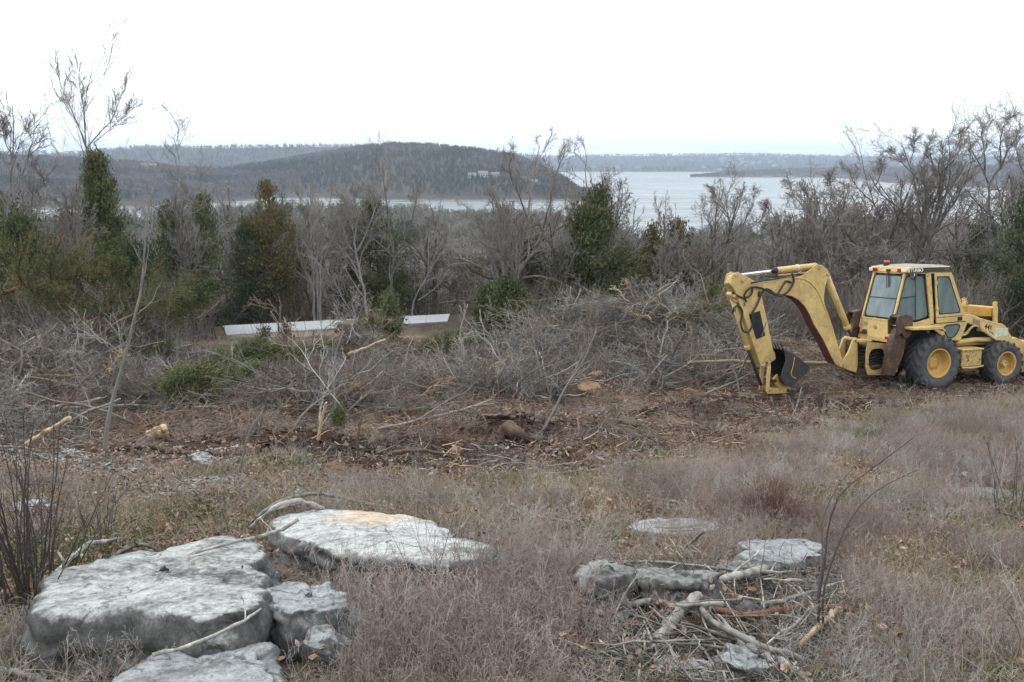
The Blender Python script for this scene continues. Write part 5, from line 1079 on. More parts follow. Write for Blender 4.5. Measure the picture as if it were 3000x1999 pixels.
# ================================================================== brush heaps
lim = []
for q in range(10):       # felled limbs with their twigs, lying along +x
    r = np.random.default_rng(300 + q); Ln = (3.0, 2.4, 3.6, 2.0, 1.7, 2.8, 2.2, 3.2, 1.5, 1.2)[q]
    t = np.linspace(0, 1, 9); P = np.stack([Ln * t, np.cumsum(r.normal(size=9)) * .03 * Ln, np.cumsum(r.normal(size=9)) * .03 * Ln], 1)[None]
    R0 = (r.uniform(.013, .030) * np.linspace(1, .25, 9))[None]; a_ = Acc(); a_.tubes(P, R0, 6, True)
    P, R0 = grow(r, P, R0, 9, .15, 1, (20, 55), .42, 6, .2, .0, .6); R0 = np.maximum(R0, .0055); a_.tubes(P, R0, 4)
    P, R0 = grow(r, P, R0, 5, .15, 1, (20, 60), .5, 4, .25, .0, .6); R0 = np.maximum(R0, .004); a_.tubes(P, R0, 3)
    P, R0 = grow(r, P, R0, 3, .1, 1, (20, 60), .5, 3, .25, .0, .7); R0 = np.maximum(R0, .003); a_.tubes(P, R0, 3)
    lim.append(a_.mesh('branch', [(TG, TP, TB, M['wood_grey'], TG, TP, TP, TB, M['wood_grey'], M['wood_fresh'])[q]], False))
def split_stick(seed, L, r0, mat):
    r = np.random.default_rng(seed); t = np.linspace(0, 1, 7); P = np.stack([L * t, np.cumsum(r.normal(size=7)) * .02 * L, np.cumsum(r.normal(size=7)) * .02 * L], 1)[None]
    a_ = Acc(); a_.tubes(P, (r0 * np.linspace(1, .45, 7) * (1 + .12 * r.normal(size=7)))[None], 6, True); return a_.mesh('stick', [mat])
stk = [split_stick(400 + q, (.9, 1.3, .7, 1.6, .5, 1.1, .8, 1.4)[q], (.02, .026, .03, .018, .022, .015, .012, .03)[q], (M['wood_grey'], M['wood_grey'], M['wood_fresh'], M['wood_grey'], M['wood_fresh'], TP, M['log_brown'], M['log_brown'])[q]) for q in range(8)]
dense = [thicket(500 + s, 34, 1.0, (TG, TB, TD)[s % 3], .8, .006, 4) for s in range(3)]
def heap(px, Yd, rx, ry, H, n_, seed, label, green=0, smin=.5, smax=1.1):
    r = np.random.default_rng(seed); x0 = float(place(px, Yd)); e_ = empty('brush_heap', (x0, Yd, gh(x0, Yd))); tag(e_, label, 'brush heap')
    for q in range(n_):
        a_ = r.random() * 2 * PI; rd_ = math.sqrt(r.random()) * .95; lx, ly = rx * rd_ * math.cos(a_), ry * rd_ * math.sin(a_)
        top = H * (1 - rd_ ** 1.6); gz = gh(x0 + lx, Yd + ly) - gh(x0, Yd); lz = gz + max(.08, top * r.random() ** .55)
        o_ = link('branch', lim[r.integers(10)], e_); s_ = r.uniform(smin, smax); az_ = r.random() * 2 * PI
        o_.scale = (s_,) * 3; o_.rotation_euler = (r.random() * 6.28, r.normal() * .28 - .05, az_); off = .45 * s_ * 2.2
        o_.location = (lx - math.cos(az_) * off, ly - math.sin(az_) * off, lz)
    for q in range(int(n_ * .8)):
        a_ = r.random() * 2 * PI; rd_ = math.sqrt(r.random()); lx, ly = rx * rd_ * math.cos(a_), ry * rd_ * math.sin(a_); gz = gh(x0 + lx, Yd + ly) - gh(x0, Yd)
        o_ = link('stick', stk[r.integers(8)], e_); o_.scale = (r.uniform(.8, 1.6),) * 3; o_.rotation_euler = (0, r.normal() * .35, r.random() * 6.28); o_.location = (lx, ly, gz + max(.06, H * (1 - rd_ ** 1.6) * r.random()))
    pts = []
    for q in range(int(24 * rx * ry)):
        a_ = r.random() * 2 * PI; rd_ = math.sqrt(r.random()); pts.append((x0 + rx * rd_ * math.cos(a_), Yd + ry * rd_ * math.sin(a_), 0, H * (1 - rd_ ** 1.6) * r.random() * .8))
    pts = np.array(pts); pts[:, 2] = height(pts[:, 0], pts[:, 1]) + pts[:, 3] - .1
    return pts[:, :3]
tw = [heap(1440, 24.6, 3.4, 1.8, 1.45, 150, 1, 'largest tangled brush heap, humped up in the middle of the clearing'),
      heap(1640, 25.5, 1.8, 1.4, 1.0, 50, 2, 'lower brush heap beside the digging bucket'),
      heap(1230, 22.6, 1.9, 1.3, .75, 60, 3, 'flat grey brush heap left of the largest one'),
      heap(815, 23.8, 1.1, .9, 1.0, 40, 4, 'brush heap in front of the pale road'),
      heap(640, 18.5, 2.0, 1.0, .30, 40, 5, 'low spread of cut branches right of the green cut cedar'),
      heap(960, 20.5, 2.6, 1.1, .35, 70, 6, 'low grey litter of branches between the road and the clearing'),
      heap(1130, 18.5, 1.9, 1.0, .40, 55, 10, 'scattered pale branches left of the tan boulders'),
      heap(700, 16.0, 2.2, .9, .32, 50, 11, 'thin spread of cut branches behind the dark diggings'),
      heap(1560, 20.5, 2.4, 1.1, .45, 60, 12, 'low tangle of branches in front of the largest brush heap'),
      heap(330, 16.5, 1.6, .8, .4, 40, 13, 'low tangle of branches beside the leaning sapling'),
      heap(60, 17.5, 2.6, 1.8, 1.25, 110, 7, 'high brush heap at the left edge of the clearing'),
      heap(290, 20.5, 2.6, 1.6, 1.5, 100, 8, 'tall brush heap behind the leaning broken sapling'),
      heap(-60, 12.5, 1.6, 1.4, .5, 30, 9, 'loose fallen branches at the left edge in front of the high heap')]
dpts = np.concatenate(tw)
scatter('brush_twigs', dense, dpts, .5, .95, 'fine twigs packed inside the brush heaps', .9)
# cut cedar tops lying in the heaps
def cut_cedar(px, py, Yd, L, Wd, seed, mat, label, az_, n_=7000, lift=.35, tilt=1.35):
    tk, fo = cedar(seed, L * .8, Wd * .62, int(n_ * 2.2), .042, rag=.5); x0 = float(place(px, Yd)); g = gh(x0, Yd)
    e_ = tree_obj('cut_cedar', tk.mesh('trunk', [M['wood_red']]), fo.mesh('crown', [mat]), (x0, Yd, g + lift), 0, 1, label, 'cut cedar')
    e_.rotation_euler = (0, tilt, az_); return e_
cut_cedar(350, 925, 15.9, 2.6, 1.45, 81, CF, 'freshly cut bright green cedar lying at the foot of the left heaps', .15, 11000, .42)
cut_cedar(440, 850, 18.0, 2.6, 1.5, 82, CF, 'green cut cedar bough heaped behind the bright one', .5, 9000, .5)
cut_cedar(225, 750, 20.5, 4.2, 3.6, 83, CG, 'dark green cut cedar on top of the tall left heap', .05, 16000, 1.3)
cut_cedar(-10, 640, 19.5, 4.2, 3.6, 84, CG, 'big green cut cedar leaning over the left edge', .2, 16000, 1.9)
cut_cedar(240, 820, 19.5, 2.0, 1.3, 85, CF, 'small bright patch of cut cedar under the dark one', .4, 4000, .5)
cut_cedar(570, 830, 21.5, 3.0, 1.0, 86, CG, 'cut cedar bough in front of the left end of the road', .15, 4000, .35)
cut_cedar(770, 770, 25.0, 2.6, 1.0, 87, CB, 'olive cut cedar draped over the heap before the road', -.1, 5000, .8)
cut_cedar(930, 790, 24.0, 3.8, 1.2, 88, CG, 'long olive cut cedar lying below the right end of the road', -.05, 7000, .3)
cut_cedar(1520, 790, 24.0, 2.8, 1.0, 89, CG, 'thin green cedar bough caught in the largest heap', .2, 2600, .7)
cut_cedar(765, 970, 13.9, .5, .4, 90, CF, 'small tuft of green cedar standing in the dark soil', 1.0, 700, .05, .2)

# ================================================================== boulders
def boulder(name, outline, h, seed, mat, label, rough=.05, sink=.25, flare=.06, edge=.16, cat='boulder', side_rings=22, dome=.03, N=150, rings=18):
    rb_ = np.random.default_rng(seed); edge *= .55
    P = []
    for px, py in outline: P.append(ground_hit(px, py, h))
    P = np.array([tuple(q) for q in P]); c_ = P.mean(0)
    # plane of the top
    A_ = np.c_[P[:, :2] - c_[:2], np.ones(len(P))]; co = np.linalg.lstsq(A_, P[:, 2], rcond=None)[0]
    a_ = np.arctan2(P[:, 1] - c_[1], P[:, 0] - c_[0]); rad = np.hypot(P[:, 0] - c_[0], P[:, 1] - c_[1]); o_ = np.argsort(a_); a_, rad = a_[o_], rad[o_]
    th = np.linspace(-PI, PI, N, endpoint=False); R0 = np.interp(th, np.r_[a_[-1] - 2 * PI, a_, a_[0] + 2 * PI], np.r_[rad[-1], rad, rad[0]])
    kn = rb_.integers(16, 22); R0 = R0 * (1 + .035 * np.interp(th, np.linspace(-PI, PI, kn + 1), (lambda q: np.r_[q, q[0]])(rb_.normal(size=kn))))
    size = R0.mean(); ew = edge * min(h, size)
    vs = []; gmin = float(height(P[:, 0], P[:, 1]).min()) - .05
    s_top = np.linspace(0, 1, rings)[1:]
    def ring(s, off, drop): return np.stack([c_[0] + (R0 * s + off) * np.cos(th), c_[1] + (R0 * s + off) * np.sin(th), (co[0] * R0 * s * np.cos(th) + co[1] * R0 * s * np.sin(th)) + co[2] - drop], 1)
    for s in s_top: vs.append(ring(s, -ew, -dome * size * (1 - s * s)))
    for k_ in range(1, 5): g = k_ / 4 * PI / 2; vs.append(ring(1, -ew + ew * math.sin(g), ew * (1 - math.cos(g))))
    depth = h + sink; lays = rb_.normal(size=max(3, int(depth / .055))) * min(.018, h * .09)
    for k_ in range(1, side_rings + 1): f = k_ / side_rings; lay_ = lays[int(f * len(lays) * .999)]; vs.append(ring(1, flare * math.sin(f * PI) * .6 - .08 * f * size * .3 + lay_ * (1 + .6 * np.sin(th * 3 + lay_ * 300)), ew + (depth - ew) * f))
    V_ = np.concatenate(vs + [np.array([[c_[0], c_[1], co[2] + dome * size]])])
    nrg = len(vs)
    # flat broken faces round the rim
    ctr = np.array([c_[0], c_[1], co[2] - h * .5]); L_ = V_ - ctr
    L_[:, :2] *= 1.035
    for _ in range(26):
        az_ = rb_.random() * 2 * PI; nn = nrm(np.array([math.cos(az_), math.sin(az_), rb_.uniform(-.1, .55)])); sup = (L_ @ nn); th_ = np.quantile(sup, rb_.uniform(.975, .998)); ex = np.maximum(sup - th_, 0); L_ = L_ - ex[:, None] * nn[None] * .92
    V_ = L_ + ctr
    # displacement
    out = V_.copy(); cen = np.array([c_[0], c_[1], co[2] - h * .6])
    for i_, p in enumerate(V_):
        q = Vector(p) + Vector((seed * 7.3, 0, 0)); d_ = mnoise.fractal(q * (1.6 / max(size, .2)) , .9, 2.1, 4) * rough * 1.5 + mnoise.fractal(q * 9, .9, 2.1, 4) * rough * .5 - abs(mnoise.noise(q * (3.2 / max(size, .2)))) * rough * .9
        strat = math.sin((p[2] + .12 * mnoise.noise(q * 2)) * 46) * .012 * min(1, i_ / (N * rings))
        dr = Vector(p - cen).normalized(); d_ += (round(mnoise.noise(q * (2.2 / max(size, .2))) * 5) / 5) * rough * .8; dr.z *= .75; out[i_] += np.array(dr * (d_ + strat))
    i = np.arange(nrg - 1)[:, None] * N; k = np.arange(N)[None]; k2 = (k + 1) % N
    F_ = np.stack([i + k, i + N + k, i + N + k2, i + k2], -1).reshape(-1, 4); Ft_ = np.stack([k[0], k2[0], np.full(N, len(V_) - 1)], -1)
    o_ = link(name, mk_mesh(name, out - c_, [F_, Ft_], True, [mat])); o_.location = c_; tag(o_, label, cat); return o_
def lump(px, py, wpx, hpx, seed, mat, label, deep=.8, rough=.22):
    import bmesh
    p = ground_hit(px, py, 0); k_ = KD / FPX * math.hypot(p.y, EYE - p.z); w, h = wpx * k_ / 2, hpx * k_ * .62
    b_ = bmesh.new(); bmesh.ops.create_icosphere(b_, subdivisions=4, radius=1); r = np.random.default_rng(seed)
    pl = [(Vector(nrm(r.normal(size=3) * np.array([1, 1, .8]))), r.uniform(.62, .88)) for _ in range(16)]
    for v_ in b_.verts:
        c_ = v_.co.copy()
        for nn, dd in pl:
            e_ = c_.dot(nn) - dd
            if e_ > 0: c_ -= nn * e_
        c_ *= 1 + rough * .45 * mnoise.fractal(c_ * 1.7 + Vector((seed, 0, 0)), .8, 2.1, 5)
        v_.co = Vector((c_.x * w * 1.15, c_.y * w * deep, c_.z * h * 1.2 + h * .35))
    me = bpy.data.meshes.new('boulder'); b_.to_mesh(me); b_.free(); me.materials.append(mat)
    o_ = link('boulder', me, None, p + Vector((0, w * deep * .8, 0))); o_.rotation_euler = (0, 0, r.random() * .6 - .3); tag(o_, label, 'boulder'); return o_
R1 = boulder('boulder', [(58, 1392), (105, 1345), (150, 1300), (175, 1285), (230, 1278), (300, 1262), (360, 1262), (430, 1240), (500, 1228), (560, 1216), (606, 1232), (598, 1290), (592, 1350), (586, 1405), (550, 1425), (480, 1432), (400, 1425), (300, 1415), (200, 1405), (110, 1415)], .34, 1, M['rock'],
             'biggest pale limestone slab, paler on top, at lower left', .05, .2, .10, .45)
rust_c = ground_hit(850, 1200, .2)
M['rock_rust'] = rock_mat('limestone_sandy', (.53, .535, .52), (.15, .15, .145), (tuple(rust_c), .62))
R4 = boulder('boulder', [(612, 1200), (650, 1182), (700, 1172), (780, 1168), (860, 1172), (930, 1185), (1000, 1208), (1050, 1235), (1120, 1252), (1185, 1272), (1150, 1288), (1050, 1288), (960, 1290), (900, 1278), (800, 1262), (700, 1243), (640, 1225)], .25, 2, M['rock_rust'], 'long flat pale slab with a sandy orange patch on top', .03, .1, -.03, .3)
R2 = boulder('boulder', [(225, 1580), (330, 1515), (430, 1470), (505, 1432), (530, 1425), (560, 1450), (600, 1500), (625, 1545), (645, 1620), (600, 1680), (300, 1680)], .20, 3, M['rock_grey'], 'grey pointed slab at the bottom edge in front of the biggest one', .045, .25, .05, .3)
boulder('boulder', [(622, 1338), (655, 1330), (720, 1345), (785, 1372), (806, 1398), (775, 1412), (700, 1414), (620, 1400)], .27, 4, M['rock_grey'], 'square block with a dark front, right of the biggest slab', .035, .2, .02, .25)
lump(742, 1545, 120, 82, 5, M['rock_grey'], 'small dull grey rock below the square block')
boulder('boulder', [(1335, 1305), (1370, 1291), (1430, 1295), (1452, 1312), (1447, 1328), (1343, 1330)], .30, 6, M['rock_dull'], 'rounded grey boulder behind the stick pile, leftmost of that row', .03, .2, .05, .5)
boulder('boulder', [(1458, 1308), (1520, 1301), (1600, 1303), (1652, 1314), (1640, 1332), (1560, 1336), (1462, 1332)], .27, 7, M['rock_dull'], 'long grey ledge stone just behind the thick grey log', .03, .15, -.02, .35)
boulder('boulder', [(1715, 1262), (1770, 1240), (1830, 1234), (1872, 1250), (1850, 1278), (1780, 1292), (1700, 1287)], .16, 8, M['rock_grey'], 'low pale grey boulder left of the dark leaning sapling', .03)
boulder('boulder', [(1448, 1204), (1530, 1193), (1600, 1195), (1660, 1205), (1610, 1222), (1480, 1222)], .07, 9, M['rock_grey'], 'flat pale rock half covered by grey branches, farthest right', .025)
boulder('boulder', [(1650, 1500), (1700, 1470), (1750, 1480), (1785, 1510), (1770, 1535), (1690, 1530)], .14, 10, M['rock_grey'], 'pale stone lying among the sticks at bottom right', .025)
boulder('boulder', [(1535, 1512), (1600, 1502), (1630, 1525), (1600, 1552), (1545, 1555)], .09, 11, M['rock_grey'], 'small pale stone at the bottom edge of the stick pile', .02)
boulder('boulder', [(885, 1322), (940, 1312), (1000, 1325), (1030, 1350), (960, 1362), (895, 1352)], .06, 12, M['rock_dull'], 'dull stone sheltering under the long flat slab', .02)
lump(1735, 1440, 100, 44, 13, M['rock_dull'], 'dull round stone in the middle of the stick pile')
lump(457, 1084, 66, 40, 14, M['rock'], 'small white boulder below the brown fallen log')
lump(1122, 922, 42, 24, 15, M['rock_grey'], 'whitish rock in the middle of the clearing')
lump(1360, 912, 74, 36, 16, M['rock_tan'], 'lower of the two reddish tan boulders in the clearing')
lump(1376, 884, 50, 30, 17, M['rock_tan'], 'upper of the two reddish tan boulders in the clearing')
lump(762, 1090, 54, 24, 18, M['rock_brown'], 'round brown stone lying on dark soil')
lump(1048, 1050, 34, 24, 19, M['rock_tan'], 'small tan stone right of the dark diggings')
boulder('boulder', [(2215, 1085), (2235, 1078), (2252, 1084), (2248, 1094), (2222, 1094)], .05, 20, M['rock'], 'small white stone in the grass on the right', .015, .1)
boulder('boulder', [(2170, 1130), (2220, 1120), (2300, 1124), (2320, 1134), (2250, 1142), (2180, 1140)], .03, 21, M['rock_dull'], 'low flat stone showing through the grass at right', .015, .1)
lump(1276, 914, 34, 22, 22, M['rock_grey'], 'narrow pale stone left of the reddish tan boulders')
boulder('boulder', [(20, 1160), (60, 1148), (100, 1156), (90, 1170), (30, 1174)], .05, 23, M['rock'], 'flat whitish rock behind the dark stemmed shrub', .02, .1)

# ================================================================== logs, dead branches, standing stems
def poly3(pts): return np.array([tuple(ground_hit(p[0], p[1], p[2])) for p in pts])
def dead(name, pts, r0, r1, seed, mat, label, cat, forks=0, group=None, sides=8, k_=14, knob=.05, flen=.35):
    r = np.random.default_rng(seed); P = resample(poly3(pts), k_); P[1:-1] += r.normal(size=(k_ - 2, 3)) * r0 * .25; o0 = P[0].copy(); P = (P - o0)[None]
    R0 = (r0 + (r1 - r0) * np.linspace(0, 1, k_))[None] * (1 + knob * r.normal(size=(1, k_))); a_ = Acc(); a_.tubes(P, R0, sides + 4, True, .10)
    if forks:
        P2_, R2 = grow(r, P, R0, forks, .25, 1, (20, 60), flen, 6, .25, .02, .6); a_.tubes(P2_, R2, 5)
        P3, R3 = grow(r, P2_, R2, 3, .3, 1, (20, 50), .45, 4, .25, .02, .65); a_.tubes(P3, np.maximum(R3, .0012), 3)
    o_ = link(name, a_.mesh(name, [mat])); o_.location = o0; tag(o_, label, cat, group); return o_
M['stick_grey'] = bark('stick_grey', (.06, .048, .038), (.36, .33, .29), 12, .6); SG = M['stick_grey']
WG, WF, WR, LG = M['wood_grey'], M['wood_fresh'], M['wood_red'], M['log_brown']
boulder('boulder', [(1660, 1292), (1700, 1285), (1745, 1290), (1750, 1305), (1700, 1312), (1662, 1308)], .16, 24, M['rock_dull'], 'small angular block between the ledge stone and the low pale boulder', .03)
boulder('boulder', [(1205, 1272), (1250, 1262), (1300, 1268), (1318, 1282), (1270, 1292), (1210, 1290)], .12, 25, M['rock_dull'], 'half buried grey stone between the sandy-topped slab and the rounded boulder', .03)
dead('dead_branch', [(448, 1270, .36), (500, 1256, .38), (560, 1240, .38), (600, 1232, .37), (650, 1215, .34), (685, 1193, .40)], .010, .014, 1, WG, 'forked grey stick lying across the far edge of the biggest slab', 'branch', 2)
dead('dead_branch', [(575, 1212, .12), (610, 1185, .24), (640, 1160, .34), (690, 1152, .36), (742, 1170, .26)], .016, .024, 2, WG, 'bent grey branch with a sawn end resting on the sandy-topped slab', 'branch')
dead('dead_branch', [(575, 1205, .10), (620, 1165, .26), (680, 1140, .25), (740, 1135, .2), (800, 1150, .1), (870, 1162, .1), (900, 1170, .08)], .022, .014, 3, WG, 'long curved grey branch behind the sandy-topped slab', 'branch', 3)
dead('dead_branch', [(600, 1190, .1), (650, 1165, .2), (720, 1150, .15), (740, 1120, .3)], .014, .008, 4, WG, 'thin grey branch forking upward behind the sandy-topped slab', 'branch', 2)
dead('dead_branch', [(680, 1278, .10), (780, 1275, .16), (880, 1262, .22), (940, 1248, .26), (1050, 1246, .2), (1130, 1262, .12)], .008, .009, 5, WG, 'long thin bleached branch trailing along the front of the sandy-topped slab', 'branch', 3)
dead('dead_branch', [(845, 1310, .02), (850, 1275, .12), (870, 1255, .22), (900, 1240, .3)], .006, .004, 6, WG, 'short white twig propped against the sandy-topped slab', 'branch')
dead('dead_branch', [(350, 1505, .30), (430, 1485, .30), (500, 1455, .3), (560, 1425, .35), (600, 1400, .33)], .009, .007, 7, WG, 'slender grey stick leaning between the two lower-left slabs', 'branch', 1)
dead('dead_branch', [(400, 1325, .36), (440, 1310, .37), (475, 1292, .37)], .004, .003, 8, WF, 'tan splinter lying on the biggest slab', 'branch')
dead('dead_branch', [(-20, 1535, .04), (50, 1552, .05), (130, 1572, .05)], .018, .014, 9, WG, 'pale lichened branch poking in at the bottom left corner', 'branch')
dead('dead_branch', [(150, 1525, .03), (220, 1535, .05), (290, 1532, .04), (380, 1525, .06)], .014, .010, 10, WF, 'curved tan branch under the front of the biggest slab', 'branch')
dead('dead_branch', [(0, 1410, .02), (40, 1370, .25), (90, 1395, .15), (150, 1300, .45)], .006, .004, 11, TD, 'dark wiry branch curling at the left edge', 'branch', 3)
dead('dead_branch', [(250, 1290, .06), (280, 1268, .15), (330, 1250, .22), (370, 1268, .12)], .02, .010, 12, WG, 'grey arched branch at the back of the biggest slab', 'branch', 2)
dead('dead_branch', [(110, 1340, .06), (160, 1285, .12), (210, 1250, .16), (280, 1240, .06)], .024, .016, 13, WG, 'thick weathered branch beside the dark stemmed shrub', 'branch', 2)
# the grey stick pile
dead('log', [(1500, 1515, .03), (1540, 1440, .10), (1580, 1385, .20), (1605, 1370, .22)], .046, .028, 14, WG, 'thick flaking grey log standing aslant in the stick pile', 'log', knob=.03)
dead('log', [(1390, 1400, .10), (1500, 1380, .14), (1600, 1350, .20), (1700, 1320, .24), (1760, 1305, .22)],   .018, .026, 15, WG, 'long split grey log lying across the top of the stick pile', 'log', 1)
dead('log', [(1378, 1500, .05), (1400, 1470, .09), (1420, 1432, .09), (1440, 1405, .06)], .042, .038, 16, WG, 'sawn log with its round cut end facing the camera', 'log', knob=.04, sides=14)
dead('dead_branch', [(1600, 1378, .18), (1640, 1430, .18), (1720, 1470, .16), (1800, 1500, .13), (1875, 1530, .08)], .016, .020, 17, WG, 'long bleached stick running down right across the pile', 'branch', 1)
dead('dead_branch', [(1930, 1400, .12), (1880, 1440, .14), (1840, 1480, .14)], .020, .014, 18, WF, 'pale broken stick at the right side of the pile', 'branch')
dead('dead_branch', [(1640, 1400, .12), (1720, 1415, .12), (1850, 1395, .12), (1960, 1402, .06)], .020, .026, 19, WR, 'reddish brown stick half buried in the right of the pile', 'branch')
dead('dead_branch', [(1395, 1470, .1), (1440, 1455, .11), (1500, 1460, .09)], .012, .007, 20, WG, 'short grey stub branching from the sawn log', 'branch')
dead('dead_branch', [(1400, 1290, .1), (1500, 1292, .15), (1600, 1300, .18), (1700, 1312, .12)], .012, .008, 21, WG, 'pale straight stick over the long ledge stone', 'branch', 1)
dead('dead_branch', [(1450, 1212, .05), (1550, 1215, .08), (1650, 1205, .06), (1740, 1208, .05), (1870, 1218, .03)], .018, .012, 22, WG, 'long dark grey branch in front of the flat pale rock', 'branch', 4, flen=.2)
dead('dead_branch', [(1470, 1225, .04), (1560, 1222, .07), (1650, 1218, .05), (1800, 1212, .04)], .014, .010, 23, LG, 'second dark branch in front of the flat pale rock', 'branch', 3, flen=.2)
dead('dead_branch', [(1560, 1270, .05), (1590, 1245, .2), (1620, 1218, .35)], .010, .014, 24, WG, 'slanting grey stick behind the ledge stone', 'branch')
dead('dead_branch', [(1205, 1195, .04), (1240, 1188, .07), (1320, 1200, .04)], .012, .010, 25, WG, 'short curved branch lying in the grass left of the flat pale rock', 'branch', 2)
dead('dead_branch', [(1440, 1565, .04), (1540, 1550, .05), (1640, 1560, .04), (1720, 1575, .04)], .012, .015, 26, WG, 'grey stick along the bottom edge of the pile', 'branch', 1)
dead('dead_branch', [(1790, 1520, .12), (1840, 1545, .1), (1870, 1600, .05)], .022, .020, 27, WG, 'stout pale stick at the bottom of the pile', 'branch', 1)
r = np.random.default_rng(44); lay = empty('stick_pile', tuple(ground_hit(1680, 1440, 0))); tag(lay, 'tangled pile of grey dead sticks at bottom right', 'stick pile')
lo = Vector(lay.location)
fst = [split_stick(450 + q, (.45, .65, .32, .75, .5, .28)[q], (.0075, .010, .014, .006, .0055, .011)[q], (SG, SG, WG, SG, LG, SG)[q]) for q in range(6)]
fln = []
for q in range(5):
    rq = np.random.default_rng(460 + q); t = np.linspace(0, 1, 8); Ln = .75; P = np.stack([Ln * t, np.cumsum(rq.normal(size=8)) * .02, np.cumsum(rq.normal(size=8)) * .02], 1)[None]; R0 = (.008 * np.linspace(1, .3, 8))[None]; a_ = Acc(); a_.tubes(P, R0, 5)
    P, R0 = grow(rq, P, R0, 5, .2, 1, (25, 60), .4, 5, .25, 0, .6); a_.tubes(P, R0, 4); P, R0 = grow(rq, P, R0, 3, .2, 1, (25, 60), .5, 4, .25, 0, .6); a_.tubes(P, np.maximum(R0, .0011), 3)
    fln.append(a_.mesh('stick', [(WG, TG, WG, TP, TG)[q]], False))
tt = 0
while tt < 300:
    px, py = r.normal(1645, 240), r.uniform(1310, 1660)
    if not (1330 < px < 2010 and 1230 < py < 1700) or (px < 1680 and py < 1385): continue
    hmax = .22 * math.exp(-((px - 1680) / 230) ** 2 - ((py - 1430) / 110) ** 2) + .02
    p = ground_hit(px, py, 0); o_ = link('stick', (fst[r.integers(6)] if r.random() < .86 else fln[r.integers(5)]), lay); az_ = r.random() * 2 * PI; s_ = r.uniform(.5, 1.25)
    o_.location = Vector((p.x - .25 * math.cos(az_), p.y - .25 * math.sin(az_), p.z + .015 + hmax * r.random())) - lo; o_.rotation_euler = (r.random() * 6.28, r.normal() * .24, az_); o_.scale = (s_,) * 3; tt += 1
# clearing: stems, splinters, logs
dead('log', [(255, 1030, .05), (330, 1028, .07), (420, 1038, .07), (560, 1045, .06)], .055, .035, 31, LG, 'long brown fallen log left of the dark diggings', 'log')
dead('dead_branch', [(870, 985, .06), (960, 965, .10), (1050, 945, .14), (1130, 918, .2)], .030, .014, 32, M['twig_pale'], 'long pale branch lying across the middle of the clearing', 'branch', 4)
dead('dead_branch', [(660, 820, .3), (700, 800, .5), (735, 783, .8)], .05, .06, 33, WR, 'reddish torn stem sticking up below the pale road', 'branch', 2)
dead('dead_branch', [(800, 815, .5), (850, 795, .7), (885, 780, .9)], .05, .03, 34, WF, 'freshly split yellow stem in the heap before the road', 'branch')
dead('dead_branch', [(1080, 870, .2), (1120, 850, .35), (1165, 825, .5)], .06, .03, 35, WF, 'splintered yellow stump in the clearing centre', 'branch', 2)
dead('log', [(750, 900, .15), (800, 897, .2), (870, 893, .2), (920, 895, .15)], .06, .045, 36, LG, 'dark brown log under the low grey litter', 'log')
dead('dead_branch', [(1950, 838, .3), (1800, 832, .5), (1680, 830, .6), (1580, 832, .6)], .05, .03, 37, WF, 'long straight pale pole lying behind the bucket', 'branch', 2)
dead('dead_branch', [(1620, 905, .1), (1680, 880, .25), (1740, 850, .4)], .02, .012, 38, TP, 'pale forked branch between the heap and the bucket', 'branch', 2)
dead('log', [(60, 1020, .1), (110, 990, .3), (160, 960, .6)], .035, .03, 39, WF, 'pale broken log slanting at the left of the clearing', 'log')
dead('dead_branch', [(0, 1025, .1), (60, 1030, .15), (120, 1045, .1)], .018, .014, 40, WG, 'grey stick low at the left edge of the clearing', 'branch', 1)
dead('dead_branch', [(280, 1110, .02), (340, 1117, .04), (395, 1122, .02)], .020, .016, 41, WG, 'short grey stick on the pale stony patch', 'branch')
dead('dead_branch', [(740, 1095, .03), (820, 1100, .06), (880, 1100, .05), (925, 1108, .02)], .018, .010, 42, WG, 'grey branch edging the dark diggings', 'branch', 1)
dead('dead_branch', [(890, 1045, .1), (940, 1035, .2), (1000, 1040, .2), (1045, 1050, .08)], .035, .02, 43, LG, 'dark root arching out of the diggings', 'branch', 3)
dead('splintered_stump', [(345, 1010, .02), (360, 1000, .1), (380, 990, .2)], .12, .05, 44, WF, 'torn orange-yellow stump above the brown fallen log', 'stump', knob=.3)
dead('splintered_stump', [(1150, 1010, .0), (1165, 985, .15), (1200, 1000, .15), (1250, 1010, .0)], .10, .07, 45, LG, 'dark uprooted root mass in the right diggings', 'stump', 3, knob=.3)
def stem(pts, r0, r1, seed, mat, label, cat='sapling', forks=4, flen=.3, name='broken_sapling', up=.12, ang=(18, 45), lv3=True, sides=7):
    """standing stem read off the photograph in the vertical plane through its foot"""
    r = np.random.default_rng(seed); foot = ground_hit(pts[0][0], pts[0][1], 0); Yd = foot.y; lean = r.normal() * .08
    P = np.array([at(px, py, Yd + lean * j) for j, (px, py) in enumerate(pts)]); P[0] = (foot.x, foot.y, foot.z - .05); k_ = 14; P = resample(P, k_) - np.array(foot); P = P[None]
    th_ = 1.3 if foot.y > 8 and name == 'broken_sapling' else 1.0; R0 = th_ * (r0 + (r1 - r0) * np.linspace(0, 1, k_) ** .8)[None] * (1 + .05 * r.normal(size=(1, k_))); a_ = Acc(); a_.tubes(P, R0, sides, True)
    if forks:
        P2_, R2 = grow(r, P, R0, forks, .35, 1, ang, flen, 6, .15, up, .6); a_.tubes(P2_, R2, 4)
        if lv3: P3, R3 = grow(r, P2_, R2, 4, .2, 1, (20, 50), .45, 4, .2, up, .65); a_.tubes(P3, np.maximum(R3, r1 * .3), 3)
    o_ = link(name, a_.mesh(name, [mat])); o_.location = foot; tag(o_, label, cat); return o_
